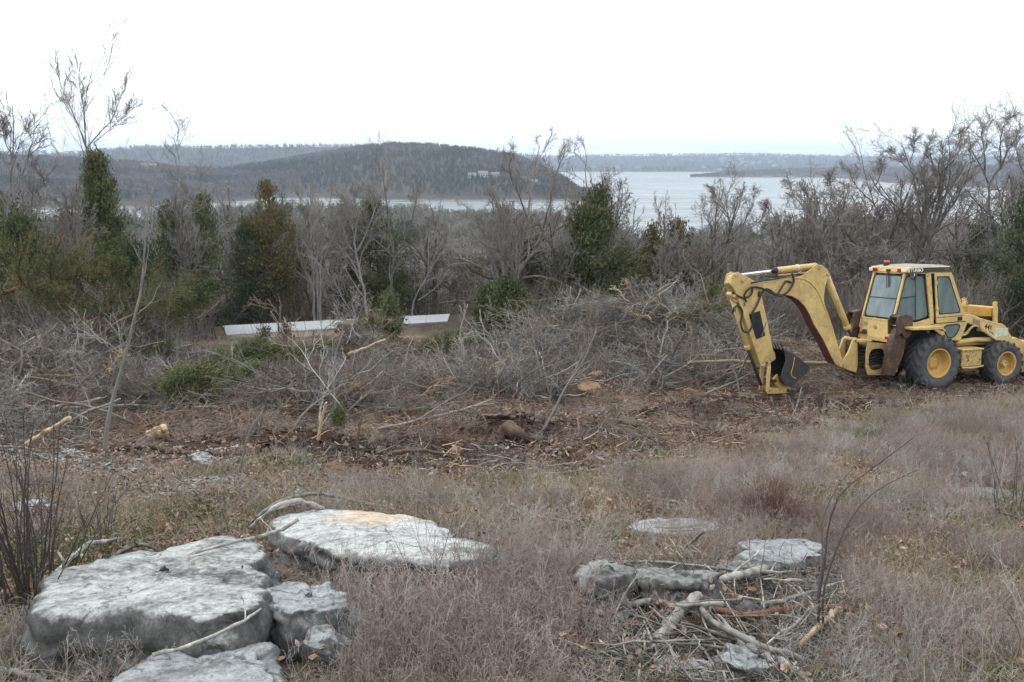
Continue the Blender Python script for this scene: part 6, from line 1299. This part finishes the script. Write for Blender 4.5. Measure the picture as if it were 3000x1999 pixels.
stem([(240, 1062), (243, 1000), (258, 920), (285, 830), (305, 745), (325, 660), (333, 560), (338, 500), (350, 440), (352, 400)], .034, .006, 51, BP, 'tall leaning pale sapling with a scraped trunk in the left foreground', 'sapling', 8, .16, 'sapling')
stem([(1048, 838), (1056, 790), (1058, 760), (1068, 720), (1075, 700)], .032, .010, 52, TP, 'whitish crooked stem standing in the low grey litter', forks=5)
stem([(772, 962), (768, 900), (766, 850), (775, 800), (790, 760)], .020, .006, 53, TG, 'thin grey stem standing behind the diggings', forks=5)
stem([(730, 1010), (738, 970), (746, 935), (750, 925)], .022, .012, 54, WF, 'yellow splintered stem standing at the left of the diggings', forks=0)
stem([(826, 1060), (822, 1020), (826, 980), (835, 950)], .022, .014, 55, LG, 'dark broken stem in the middle of the diggings', forks=3, flen=.4)
stem([(1240, 1000), (1270, 950), (1300, 890), (1340, 830), (1370, 760)], .022, .006, 56, TG, 'grey forked stem leaning right in front of the tan boulders', forks=5, flen=.4)
stem([(1325, 1008), (1330, 985), (1326, 960)], .030, .010, 57, WF, 'short bright splintered stem in front of the grass edge', forks=0)
stem([(1250, 990), (1262, 930), (1270, 870), (1290, 800)], .016, .005, 58, TB, 'thin brown stem beside the forked grey one', forks=4)
stem([(1140, 920), (1146, 895), (1142, 875)], .024, .012, 59, WF, 'short pale stake-like stem beside the whitish rock', forks=0)
stem([(1445, 970), (1440, 940), (1436, 920)], .018, .008, 60, WF, 'forked tan stem in the right of the clearing', forks=3, flen=.6)
stem([(1415, 960), (1420, 940), (1425, 915)], .012, .006, 61, TB, 'thin tan stem beside the forked one', forks=1)
stem([(590, 1020), (600, 970), (610, 930), (616, 915)], .020, .008, 62, TB, 'leaning brown stem left of the diggings', forks=4)
stem([(670, 990), (690, 960), (720, 930), (790, 880)], .016, .006, 63, TG, 'slender stem bending right above the diggings', forks=4)
stem([(545, 1095), (560, 1040), (575, 990), (600, 950)], .014, .005, 64, TG, 'slender stem at the lower left of the diggings', forks=4)
stem([(1800, 975), (1786, 950), (1772, 918)], .012, .008, 65, WG, 'first white twig poking from the grass under the bucket', forks=1, lv3=False)
stem([(1808, 972), (1830, 935), (1842, 890)], .012, .007, 66, WG, 'slanting white twig right of the first, under the bucket', forks=0)
stem([(1826, 978), (1838, 955), (1850, 940)], .012, .007, 67, WG, 'shortest of the white twigs under the bucket', forks=0)
stem([(1700, 905), (1690, 860), (1660, 800), (1610, 730)], .02, .006, 68, TG, 'thin branch slanting up between heap and digging stick', forks=4)
stem([(1770, 780), (1776, 740), (1790, 705)], .03, .010, 69, TP, 'white-tipped stem seen through the arch of the boom', forks=3)
stem([(105, 760), (108, 700), (112, 640), (118, 625)], .03, .012, 70, TP, 'pale broken stem rising from the left heap', forks=3)
stem([(70, 900), (80, 850), (95, 800), (90, 770)], .05, .035, 71, WF, 'torn yellowish trunk standing in the left heap', forks=2)
# dark stemmed shrubs, canes and weeds near the camera
def shrub(name, px, py, n_, hpx, spread, seed, mat, label, r0=.006, cat='shrub', lean=0.0, br=4, r2=True, thin=.0012, curve=.06, arch=0):
    r = np.random.default_rng(seed); f = ground_hit(px, py, 0); dist = f.y; H = hpx * KD / FPX * dist
    base = np.concatenate([r.normal(size=(n_, 2)) * spread * .28, np.full((n_, 1), -.03)], 1); d = np.concatenate([base[:, :2] * .9 / max(spread, .01) + r.normal(size=(n_, 2)) * .12, np.ones((n_, 1))], 1); d[:, 0] += lean; d = nrm(d)
    ln = H * r.uniform(.5, 1.05, n_); pts = [base]; 
    for q in range(7):
        d = nrm(d + r.normal(size=d.shape) * curve + np.array([arch * .1, 0, -.06 * abs(arch)])); pts.append(pts[-1] + d * (ln / 7)[:, None])
    P = np.stack(pts, 1); R0 = (r0 * r.uniform(.6, 1.2, n_))[:, None] * np.linspace(1, .3, 8)[None]; a_ = Acc(); a_.tubes(P, R0, 5)
    if br:
        P, R0 = grow(r, P, R0, br, .25, 1, (15, 45), .35, 5, .12, .05, .6); a_.tubes(P, np.maximum(R0, thin), 3)
        if r2: P, R0 = grow(r, P, R0, 3, .2, 1, (15, 50), .45, 4, .15, .05, .7); a_.tubes(P, np.maximum(R0, thin), 3)
    o_ = link(name, a_.mesh(name, [mat], False)); o_.location = f; tag(o_, label, cat); return o_
shrub('bare_shrub', 70, 1400, 34, 520, .34, 1, TD, 'dense shrub of dark upright stems at the left edge', .007, br=5)
shrub('bare_shrub', 15, 1420, 16, 500, .5, 2, TD, 'dark shrub cut by the left edge, behind the slab', .007, br=4)
shrub('bare_shrub', 235, 1245, 16, 170, .35, 3, TD, 'small reddish-stemmed shrub behind the biggest slab', .005)
shrub('bare_shrub', 100, 1280, 14, 330, .7, 4, TG, 'grey wispy shrub behind the dark upright stems', .004)
shrub('round_bush', 1778, 1216, 170, 135, .26, 5, bark('bush_red', (.11, .055, .045), (.25, .145, .12), 1), 'rounded reddish-brown bush standing alone in the grass', .0022, br=5, thin=.0011, curve=.05)
shrub('bare_shrub', 2290, 1170, 12, 150, .7, 6, TG, 'grey bare shrub at the right edge in the grass', .006, br=5)
shrub('bare_shrub', 2345, 1180, 10, 210, .7, 7, TD, 'dark bare shrub cut by the right edge', .006, br=5)
shrub('bare_shrub', 2190, 1190, 7, 130, .5, 8, TP, 'pale wispy bare shrub in the grass at right', .004)
shrub('dead_tuft', 800, 1140, 30, 55, .16, 9, WG, 'left of two grey bristly stubs behind the sandy-topped slab', .006, br=2, r2=False)
shrub('dead_tuft', 858, 1145, 30, 60, .18, 10, WG, 'right of two grey bristly stubs behind the sandy-topped slab', .006, br=2, r2=False, lean=.3)
shrub('dead_tuft', 905, 1170, 30, 40, .16, 11, TD, 'dark bristly stub at the far right of the slab branches', .005, br=2, r2=False, lean=.3)
shrub('seedhead_weed', 520, 1440, 9, 150, .24, 12, TD, 'brown seedhead weed in front of the biggest slab', .0022, br=5, thin=.0012)
shrub('dry_canes', 1010, 1370, 14, 330, .35, 13, TG, 'tall wispy stalks beside the right end of the sandy-topped slab', .0028, br=4, thin=.0011)
shrub('dry_canes', 1090, 1420, 14, 300, .4, 14, TG, 'grey wiry stalks right of the tall wispy ones', .003, br=4, thin=.0011)
shrub('dry_canes', 1280, 1400, 10, 260, .5, 15, TP, 'pale stalks leaning right before the rounded grey boulder', .0028, lean=.8, br=3, thin=.001, arch=1.5)
shrub('dry_canes', 1190, 1500, 8, 300, .5, 16, TP, 'long pale stalks leaning over the dense brown weeds', .0028, lean=.9, br=3, thin=.001, arch=1.5)
shrub('dry_canes', 1100, 1600, 6, 240, .22, 17, M['straw'], 'clump of arching straw stalks at the bottom edge', .0026, br=0, lean=.15, arch=.8)
for q, (pts, lb) in enumerate([([(1895, 1500), (1880, 1400), (1895, 1290), (1905, 1200), (1935, 1130), (2000, 1080), (2100, 1005)], 'longest of the dark leaning sapling stems above the stick pile'),
        ([(1900, 1490), (1890, 1390), (1905, 1310), (1950, 1200), (2010, 1130), (2110, 1078)], 'lower dark sapling stem bending farthest right'), ([(1890, 1480), (1878, 1380), (1892, 1280), (1888, 1200), (1930, 1110), (2000, 1040)], 'inner dark sapling stem, most upright')]):
    stem(pts, .009, .0022, 80 + q, TD, lb, 'sapling', 2, .12, 'sapling', lv3=False)
stem([(2300, 1560), (2345, 1480), (2320, 1410), (2305, 1390), (2330, 1360)], .006, .003, 84, M['straw'], 'bent straw-coloured stalk at the bottom right edge', 'stalk', 1, .3, 'dry_stalk', lv3=False)
stem([(1150, 1355), (1300, 1300), (1400, 1290), (1500, 1310), (1620, 1370), (1700, 1400)], .0035, .002, 85, TP, 'long arching bleached stalk over the grey boulders', 'stalk', 0, name='dry_stalk')
stem([(1040, 1560), (1050, 1500), (1055, 1440), (1063, 1400)], .0035, .002, 86, TP, 'upright bleached stalk at the bottom centre', 'stalk', 0, name='dry_stalk')
stem([(980, 1390), (1010, 1300), (1030, 1230), (1052, 1150)], .004, .0015, 87, TD, 'dark straight stalk crossing the end of the sandy-topped slab', 'stalk', 2, .15, name='dry_stalk', lv3=False)
# berries of the seedhead weed are part of its look: small dark heads
sw_ = [o for o in bpy.data.objects if o.name.startswith('seedhead_weed')][0]; r = np.random.default_rng(3); mv = np.array([v_.co for v_ in sw_.data.vertices]); sel = mv[mv[:, 2] > np.percentile(mv[:, 2], 45)]; a_ = Acc()
for p in sel[r.integers(0, len(sel), 80)]:
    q = nrm(r.normal(size=(1, 3)))[0] * .007; a_.tubes(np.array([[p - q, p + q]]), np.array([[.006, .006]]), 5, True)
hd = link('seed_heads', a_.mesh('seed_heads', [TD]), sw_); hd['kind'] = 'stuff'

# ================================================================== ground cover
def weed_me(seed, n_, H, mat, br=4, sp=.25, r0=.0016):
    r = np.random.default_rng(seed); base = np.concatenate([r.normal(size=(n_, 2)) * sp * .5, np.full((n_, 1), -.02)], 1); d = np.concatenate([r.normal(size=(n_, 2)) * .35, np.ones((n_, 1))], 1); d = nrm(d); ln = H * r.uniform(.5, 1.1, n_); pts = [base]
    for q in range(4): d = nrm(d + r.normal(size=d.shape) * .13); pts.append(pts[-1] + d * (ln / 4)[:, None])
    P = np.stack(pts, 1); R0 = np.full((n_, 5), r0) * np.linspace(1, .55, 5)[None]; a_ = Acc(); a_.tubes(P, R0, 3)
    P, R0 = grow(r, P, R0, br, .3, 1, (20, 60), .38, 4, .2, .03, .8); a_.tubes(P, np.maximum(R0, .0008), 3)
    P, R0 = grow(r, P, R0, 3, .2, 1, (25, 70), .5, 3, .2, .0, .9); a_.tubes(P, np.maximum(R0, .0009), 3)
    return a_.mesh('weed', [mat], False)
def grass_me(seed, n_, H, mat, sp=.10, w=.0022, droop=.5):
    r = np.random.default_rng(seed); base = np.concatenate([r.normal(size=(n_, 2)) * sp, np.full((n_, 1), -.01)], 1); d = nrm(np.concatenate([r.normal(size=(n_, 2)) * .4, np.ones((n_, 1))], 1)); ln = H * r.uniform(.4, 1.1, n_); side = nrm(np.cross(d, r.normal(size=d.shape))); pts = [base]
    for q in range(4): d = nrm(d + np.array([0, 0, -droop * .25 * (q + 1) / 2]) + r.normal(size=d.shape) * .08); pts.append(pts[-1] + d * (ln / 4)[:, None])
    P = np.stack(pts, 1); wv_ = w * np.array([1, .9, .75, .5, .08]); L_ = P - side[:, None] * wv_[None, :, None]; R_ = P + side[:, None] * wv_[None, :, None]
    v = np.stack([L_, R_], 2).reshape(-1, 3); i = np.arange(n_)[:, None] * 10; k = np.arange(4)[None] * 2; f = np.stack([i + k, i + k + 1, i + k + 3, i + k + 2], -1).reshape(-1, 4)
    return mk_mesh('grass', v, f, False, [mat])
def leaf_me(seed, n_, size, mats, sp=.3):
    r = np.random.default_rng(seed); c_ = np.concatenate([r.uniform(-sp, sp, (n_, 2)), r.random((n_, 1)) * size * .5], 1); up = nrm(np.concatenate([r.normal(size=(n_, 2)) * .55, np.ones((n_, 1))], 1)); a_ = nrm(np.cross(up, r.normal(size=up.shape))); b_ = np.cross(up, a_); s = size * r.uniform(.5, 1.2, n_)[:, None]
    cu = up * s * r.uniform(-.3, .5, (n_, 1)); v = np.stack([c_ - a_ * s * .5 + cu * .6, c_ - b_ * s * .3 + cu * .5, c_ + b_ * s * .3 + cu * .7, c_ - a_ * s * .05, c_ + a_ * s * .3 - b_ * s * .22 + cu * .4, c_ + a_ * s * .3 + b_ * s * .22 + cu * .4, c_ + a_ * s * .6 + cu], 1).reshape(-1, 3)
    i = np.arange(n_)[:, None] * 7; f3 = np.concatenate([i + np.array([[0, 1, 3]]), i + np.array([[0, 3, 2]]), i + np.array([[4, 6, 3]]), i + np.array([[3, 6, 5]])]); f3 = np.concatenate([f3, i + np.array([[1, 4, 3]]), i + np.array([[2, 3, 5]])])
    mi = np.tile(r.choice(len(mats), n_, p=[.55, .45] if len(mats) == 2 else None), 6); return mk_mesh('leaf', v, f3, False, mats, mi)
def chip_me(seed, mat):
    r = np.random.default_rng(seed); bm_ = []; v = nrm(r.normal(size=(14, 3))) * np.array([1, .8, .4]); import bmesh
    b_ = bmesh.new(); [b_.verts.new(q) for q in v]; bmesh.ops.convex_hull(b_, input=b_.verts); me = bpy.data.meshes.new('chip'); b_.to_mesh(me); b_.free(); me.materials.append(mat); return me
WE, WEG, SW, GG, LBm, LP_ = M['weed'], M['weed_grey'], M['straw'], M['green_grass'], M['leaf_brown'], M['leaf_pale']
def sample_xy(n_, y0, y1, pw=1.0):
    u = rng.random(n_); y = (y0 ** (1 + pw) + u * (y1 ** (1 + pw) - y0 ** (1 + pw))) ** (1 / (1 + pw)); x = rng.uniform(-1, 1, n_) * (y * .85 + 1.2); return x, y
ROCKS = []
for o_ in bpy.data.objects:
    if o_.name.startswith('boulder'):
        mv = np.array([v_.co[:2] for v_ in o_.data.vertices]); ROCKS.append((o_.location.x, o_.location.y, mv))
def off_rocks(x, y, marg=.92):
    ok = np.ones(len(x), bool)
    for cx, cy, mv in ROCKS:
        a0 = np.arctan2(mv[:, 1], mv[:, 0]); rd_ = np.hypot(mv[:, 0], mv[:, 1]); bins = np.linspace(-PI, PI, 37); idx = np.digitize(a0, bins); mxr = np.array([rd_[idx == q].max() if (idx == q).any() else 0 for q in range(1, 37)])
        a1_ = np.arctan2(y - cy, x - cx); ok &= np.hypot(x - cx, y - cy) > mxr[np.clip(np.digitize(a1_, bins) - 1, 0, 35)] * marg
    return ok
def AZ(x, y): return x / np.maximum(y, .5) * FPX / KD + 1176.5
def cover(name, protos, n_, y0, y1, dens, smin, smax, label, tilt=.12, pw=.7, marg=1.0, zs=None, lift=0):
    x, y = sample_xy(n_, y0, y1, pw); k_ = rng.random(n_) < dens(x, y); x, y = x[k_], y[k_]
    if y0 < 10: k_ = off_rocks(x, y, marg); x, y = x[k_], y[k_]
    scatter(name, protos, np.stack([x, y, height(x, y) + lift], 1), smin, smax, label, tilt, zs)
def d_weed(x, y):
    az = AZ(x, y); cl = clearing(x, y); n1 = fbm(x / 1.2, y / 1.2, 201, 4)
    right = sst(1250, 1650, az) * (1 - .9 * ((az < 2010) & (az > 1370) & (y < 5.6))); mid = (sst(640, 820, az) * (1 - sst(1250, 1400, az)) * (y < 5.2)) * 1.4
    back = (y > 6.2) * .30 * (1 - masks(x, y)[2]); left = (az < 700) * .12
    fr = (az < 560) * (y < 4.35) * .8
    return np.clip(np.maximum.reduce([right, mid, back, left, fr]) * (1 - cl) * (1 - .75 * clearing(x, y + .9)) * sst(.40, .54, n1) + .06 * cl, 0, 1)
wm = [weed_me(600 + q, 26, .30, WE) for q in range(4)]; wg_ = [weed_me(620 + q, 22, .34, WEG) for q in range(2)]
cover('dry_weeds', wm, 7688, 2.6, 17.5, d_weed, .65, 1.15, 'purple-brown wiry weeds covering the slope')
cover('dry_weeds', wm, 1860, 2.7, 5.4, lambda x, y: (AZ(x, y) > 840) * (AZ(x, y) < 1340) * (.3 + .7 * sst(.35, .55, fbm(x / .5, y / .5, 281, 3))), .95, 1.5, 'bushy purple-brown weeds between the slabs and the stick pile')
cover('pale_weeds', wg_, 3224, 2.8, 17.5, lambda x, y: d_weed(x, y) * sst(.46, .62, fbm(x / .9, y / .9, 222, 3)), .6, 1.15, 'pale grey wiry weeds on the slope')
sg = [grass_me(640 + q, 60, .22, SW) for q in range(3)]; gg = [grass_me(650 + q, 80, .13, GG) for q in range(2)]
def d_straw(x, y):
    az = AZ(x, y); return (1 - clearing(x, y)) * (.22 + .75 * np.exp(-((y - 8.2) / 1.3) ** 2) * (az < 1500) + .45 * sst(.5, .65, fbm(x / .8, y / .8, 231, 3))) * (1 - .8 * ((az > 1370) & (az < 2010) & (y < 5.4))) * (1 - .8 * masks(x, y)[2])
cover('dry_grass', sg, 8060, 2.6, 17.5, d_straw, .6, 1.25, 'dry straw-coloured grass on the slope')
cover('green_grass', gg, 9920, 2.6, 17, lambda x, y: (1 - clearing(x, y)) * (1 - .8 * masks(x, y)[2]) * sst(.50, .62, fbm(x / 1.7, y / 1.7, 71, 4)), .6, 1.4, 'thin green grass between the dry weeds')
lm = [leaf_me(660 + q, 60, .065, [LBm, LP_]) for q in range(3)]; lf = [leaf_me(670 + q, 45, .05, [LBm, LP_]) for q in range(2)]
cover('fallen_leaves', lm, 11780, 9, 31, lambda x, y: clearing(x, y) * (.25 + .5 * sst(.40, .6, fbm(x / .9, y / .9, 241, 4))) * (1 - .45 * masks(x, y)[0]) * (1 - .93 * masks(x, y)[5]) * 1.25, .5, 1.1, 'brown leaf litter over the clearing', .15, 1.0)
cover('fallen_leaves', lf, 6448, 2.6, 13, lambda x, y: (1 - clearing(x, y)) * (.35 + .5 * (AZ(x, y) < 700)), .6, 1.2, 'fallen leaves among the weeds', .15, 1.0)
def twig_me(seed, n_, mats, L=.35, r0=.004, sp=.35):
    r = np.random.default_rng(seed); a0 = r.random(n_) * 2 * PI; d = nrm(np.stack([np.cos(a0), np.sin(a0), r.normal(size=n_) * .22], 1)); ln = L * r.uniform(.3, 1.2, n_); base = np.concatenate([r.uniform(-sp, sp, (n_, 2)), r.random((n_, 1)) * .06], 1); t = np.linspace(0, 1, 4)
    P = base[:, None] + d[:, None] * (ln[:, None] * t)[..., None] + np.cumsum(r.normal(size=(n_, 4, 3)) * .02 * L * 2, 1); a_ = Acc(); a_.tubes(P, (r0 * r.uniform(.5, 1.4, n_))[:, None] * np.linspace(1, .5, 4)[None], 3); return a_.mesh('twigs', mats, False)
TR = M['twig_red']
tg = [twig_me(680, 20, [TR], .4, .006, .5), twig_me(681, 12, [TP], .4, .005, .5), twig_me(682, 20, [TB], .45, .006, .5), twig_me(683, 9, [WF], .22, .007, .5), twig_me(684, 20, [TD], .4, .006, .5), twig_me(685, 20, [TR], .3, .006, .5)]
cover('clearing_twigs', tg, 5704, 9.5, 30, lambda x, y: clearing(x, y) * (1 - .85 * masks(x, y)[5]) * (.25 + .75 * sst(.42, .6, fbm(x / 1.5, y / 1.5, 251, 4))), .7, 1.6, 'broken twigs strewn over the clearing', .1, 1.0)
ftw = [twig_me(690 + q, 20, [(WG, TG, TB)[q % 3]], .22, .0032, .2) for q in range(3)]
cover('fallen_twigs', ftw, 3224, 2.6, 9.5, lambda x, y: .35 + .65 * ((AZ(x, y) > 1350) & (AZ(x, y) < 2020) & (y < 5.8)), .6, 1.3, 'small dead twigs on the ground', .1, .8)
pile_m = [twig_me(695 + q, 34, [(SG, TB, SG, TD)[q]], .17, .0038, .18) for q in range(4)]
cover('pile_twigs', pile_m, 3968, 2.8, 6.6, lambda x, y: 1.0 * ((AZ(x, y) > 1340) & (AZ(x, y) < 2030) & (y < 5.9) & (y > 3.0)), .6, 1.25, 'small sticks filling the grey stick pile', .22, .5, lift=.02)
scr = [thicket(700 + s, 12, .9, (TR, TG, TB)[s % 3], .45, .005, 4) for s in range(3)]
dcl = [chip_me(730 + q, plain('dark_topsoil', (.040, .022, .015), .95)) for q in range(2)]
cover('soil_clods', dcl, 17360, 10, 18, lambda x, y: masks(x, y)[5], .02, .10, 'clods of freshly turned dark topsoil', .5, 1.0)
cover('clearing_scrub', scr, 520, 11, 30, lambda x, y: clearing(x, y) * (1 - masks(x, y)[5]) * sst(.48, .64, fbm(x / 2.2, y / 2.2, 261, 3)), .5, 1.2, 'thin scrub left standing in the clearing', .4, 1.0)
ch = [chip_me(710 + q, M['rock']) for q in range(3)]
def d_chip(x, y):
    return masks(x, y)[2] * .95 + .06 * (1 - clearing(x, y)) * (AZ(x, y) < 800) + .03
tw_ = [weed_me(630 + q, 9, .62, (WEG, WE)[q % 2], 5, .2, .0018) for q in range(3)]
cover('tall_weeds', tw_, 1116, 2.8, 17, lambda x, y: (1 - clearing(x, y)) * sst(.45, .6, fbm(x / 1.5, y / 1.5, 271, 3)) * (AZ(x, y) > 640) * (1 - ((AZ(x, y) > 1370) & (AZ(x, y) < 2000) & (y < 5.8))), .5, 1.1, 'taller wispy dry weeds rising from the grass', .15)
cover('pile_litter', lf, 992, 2.8, 6.2, lambda x, y: 1.0 * ((AZ(x, y) > 1340) & (AZ(x, y) < 2030) & (y < 5.9)), .5, 1.0, 'withered leaves and bark under the grey stick pile', .3, .5)
cover('stone_chips', ch, 80000, 6.5, 12.5, d_chip, .015, .075, 'pale limestone chips on the stony patch', .3, 1.0, zs=(.5, 1))
clod = [chip_me(720 + q, M['ground']) for q in range(3)]
cover('soil_clods', clod, 19840, 9.5, 27, lambda x, y: clearing(x, y) * (.25 + .75 * sst(.42, .6, fbm(x / 1.1, y / 1.1, 31, 4))), .02, .11, 'lumps of churned dark soil', .5, 1.0)

hp_ = dpts[rng.integers(0, len(dpts), 420)].copy(); hp_[:, :2] += rng.normal(size=(420, 2)) * .4; hp_[:, 2] += rng.random(420) * .5
scatter('clinging_leaves', [leaf_me(675 + q, 26, .07, [M['leaf_red'], LP_], .35) for q in range(2)], hp_, .6, 1.3, 'withered brown leaves caught in the brush heaps', 1.2)
lb_ = stem([(108, 800), (112, 740), (120, 690), (118, 630)], .03, .008, 90, TP, 'broken branch with withered russet leaves above the left heap', 'branch', 9, .35, 'leafy_branch')
mv = np.array([v_.co for v_ in lb_.data.vertices]); mv = mv[mv[:, 2] > .5]; r = np.random.default_rng(9); vs_, ls_ = [], leaf_me(91, 1, .11, [M['leaf_red']], .01)
lv0 = np.array([v_.co for v_ in ls_.vertices]); lf0 = np.array([p_.vertices[:] for p_ in ls_.polygons]); a_ = Acc()
for p in mv[r.integers(0, len(mv), 260)]:
    e3 = np.array(Matrix.Rotation(r.random() * 6.28, 3, 'Z') @ Matrix.Rotation(r.random() * 3, 3, 'X')); a_.add((lv0 - lv0.mean(0)) @ e3.T * r.uniform(.7, 1.3) + p + r.normal(size=3) * .06, lf0)
lo_ = link('leaves', a_.mesh('leaves', [M['leaf_red']], False), lb_); lo_['kind'] = 'stuff'

# ================================================================== far buildings, mast, docks
wl_, rfm_ = plain('house_wall', (.52, .50, .46), .8), plain('house_roof', (.20, .19, .19), .8); tanw, win = plain('tan_wall', (.50, .42, .33), .8), plain('dark_window', (.03, .035, .04), .2)

def mesh_only(mb, nm, mat): o_ = mb.done(nm, mat, None, 0); me = o_.data; bpy.data.objects.remove(o_); return me
hwm = mesh_only(MB().box(-6, 6, -4, 4, 0, 5), 'wall', wl_)
rfme = mesh_only(MB().add([(-6.5, -4.6, 4.9), (6.5, -4.6, 4.9), (6.5, 4.6, 4.9), (-6.5, 4.6, 4.9), (-6.5, 0, 8), (6.5, 0, 8)], [(0, 3, 2, 1), (0, 1, 5, 4), (3, 4, 5, 2), (0, 4, 3), (1, 2, 5)]), 'roof', rfm_)
wime = mesh_only(MB().box(-.8, .8, -.06, .06, 0, 1.6), 'window', win); twm = mesh_only(MB().box(-6, 6, -4, 4, 0, 5), 'wall', tanw)
def strip_z(smp_name, x, y):
    dg = bpy.context.evaluated_depsgraph_get(); best = 0
    for o_ in [q for q in bpy.data.objects if q.name.startswith('hills')]:
        ok_, loc, nn, ii = o_.ray_cast(Vector((x, y, 400)), Vector((0, 0, -1)))
        if ok_: best = max(best, loc.z)
    return best
bpy.context.view_layer.update()
def house(px, py, Yd, sc, wm_, label, group=None, wins=0, lift=0.0, rz=0.0):
    a, b, c = rays(px, py); x = a / b * Yd; z = strip_z('', x, Yd); e_ = empty('house', (x, Yd, z - .5 + lift), rz); e_.scale = (sc,) * 3
    link('wall', wm_, e_); link('roof', rfme, e_)
    for q in range(wins): w_ = link('window', wime, e_); w_.location = (-4.5 + q * 9 / max(wins - 1, 1), -4.02, 1.6)
    tag(e_, label, 'house', group)
for q, (px, Yd, sc, lb) in enumerate([(1085, 1150, .95, 'leftmost pale house on the headland shore slope'), (1110, 1160, 1.15, 'largest pale house on the headland'), (1138, 1165, .95, 'pale house just right of the largest one on the headland'), (1200, 1150, .9, 'tan house toward the tip of the headland'), (1225, 1140, .9, 'house nearest the tip of the headland')]):
    house(px, 420, Yd, sc, (twm if q > 2 else hwm), lb, None, 4, 2.5, (.1, 0, -.15, .1, .2)[q])
for q, (px, Yd, lb) in enumerate([(330, 1380, 'left building on the hilltop behind the left trees'), (350, 1400, 'right building on the hilltop behind the left trees')]): house(px, 370, Yd, 1.0, twm, lb, None, 3, 1, .2 * q)
r = np.random.default_rng(77)
for q in range(60):
    cx, Yc = [(2020, 4600), (1740, 4300), (1700, 4100), (1660, 4500), (1420, 4000), (1860, 4900), (2080, 4200)][q % 7]; px = cx + r.normal() * 45; Yd = Yc + r.normal() * 260
    if px < 1330: continue
    house(px, 380, Yd, r.uniform(.9, 1.9), hwm, 'tiny white house on the far shore ridge', 'tiny houses on the far ridge', 0, 6, r.random() * 3)
for q in range(8): house(1660 + q * 52 + r.normal() * 10, 400, 2500 + r.random() * 160, r.uniform(.7, 1.0), hwm if q % 2 else twm, 'small house among the bare trees of the spit', 'small houses on the spit', 0, 2, r.random() * 3)
dm = mesh_only(MB().box(-14, 14, -5, 5, .2, .7), 'deck', tanw); dr_ = mesh_only(MB().add([(-14, -5, 4), (14, -5, 4), (14, 5, 4), (-14, 5, 4), (-13, 0, 5.2), (13, 0, 5.2)], [(0, 3, 2, 1), (0, 1, 5, 4), (3, 4, 5, 2), (0, 4, 3), (1, 2, 5)]), 'roof', plain('dock_roof', (.25, .36, .34), .6)); dp = mesh_only(MB().box(-.25, .25, -.25, .25, -.8, 4.1), 'post', tanw)
for px, Yd, lb in ((1682, 2380, 'leftmost boat dock moored off the spit'), (1762, 2360, 'dark boat dock second from the left off the spit'), (1820, 2340, 'green-roofed boat dock in the middle of the spit shore'), (1905, 2290, 'rightmost and longest boat dock off the spit')):
    a, b, c = rays(px, 405); e_ = empty('boat_dock', (a / b * Yd, Yd, 0)); link('deck', dm, e_); link('roof', dr_, e_); tag(e_, lb, 'boat dock')
    for x_ in (-13, 0, 13):
        for y_ in (-4.5, 4.5): p_ = link('post', dp, e_); p_.location = (x_, y_, 0)
a, b, c = rays(850, 325); ms_ = empty('radio_mast', (a / b * 1720, 1720, strip_z('', a / b * 1720, 1720))); tag(ms_, 'thin radio mast on top of the headland hill', 'radio mast')
Hm = (EYE + at(850, 307, 1720)[2] - EYE) - ms_.location.z; dkm = plain('mast_grey', (.12, .12, .13))
for q in range(3): MB().tube([(1.2 * math.cos(q * 2.09), 1.2 * math.sin(q * 2.09), 0), (.5 * math.cos(q * 2.09), .5 * math.sin(q * 2.09), Hm)], .18, 5).done('leg', dkm, ms_, 0)
mm_ = MB()
for q in range(12): z_ = Hm * q / 12; k_ = 1.2 - .7 * q / 12; mm_.tube([(k_ * math.cos(2.09 * (j % 3)), k_ * math.sin(2.09 * (j % 3)), z_) for j in range(4)], .12, 4)
mm_.done('bracing', dkm, ms_, 0)

# ================================================================== haze
hz, n, b, out = new_mat('haze'); n.nodes.remove(b); pv = n.nodes.new('ShaderNodeVolumePrincipled'); pv.inputs['Density'].default_value = 1.8e-4; pv.inputs['Color'].default_value = (.70, .82, 1, 1)
pv.inputs['Anisotropy'].default_value = .1; n.links.new(pv.outputs[0], out.inputs['Volume'])
vz = [(-6000, -4000, -1.5), (6000, -4000, -1.5), (6000, 7600, -1.5), (-6000, 7600, -1.5), (-6000, -4000, 175), (6000, -4000, 175), (6000, 7600, 175), (-6000, 7600, 175)]
hb = MB().add(vz, [(0, 3, 2, 1), (4, 5, 6, 7), (0, 1, 5, 4), (1, 2, 6, 5), (2, 3, 7, 6), (3, 0, 4, 7)]).done('haze', hz, None, 0); tag(hb, 'thin blue haze over the lake and hills', kind='stuff')
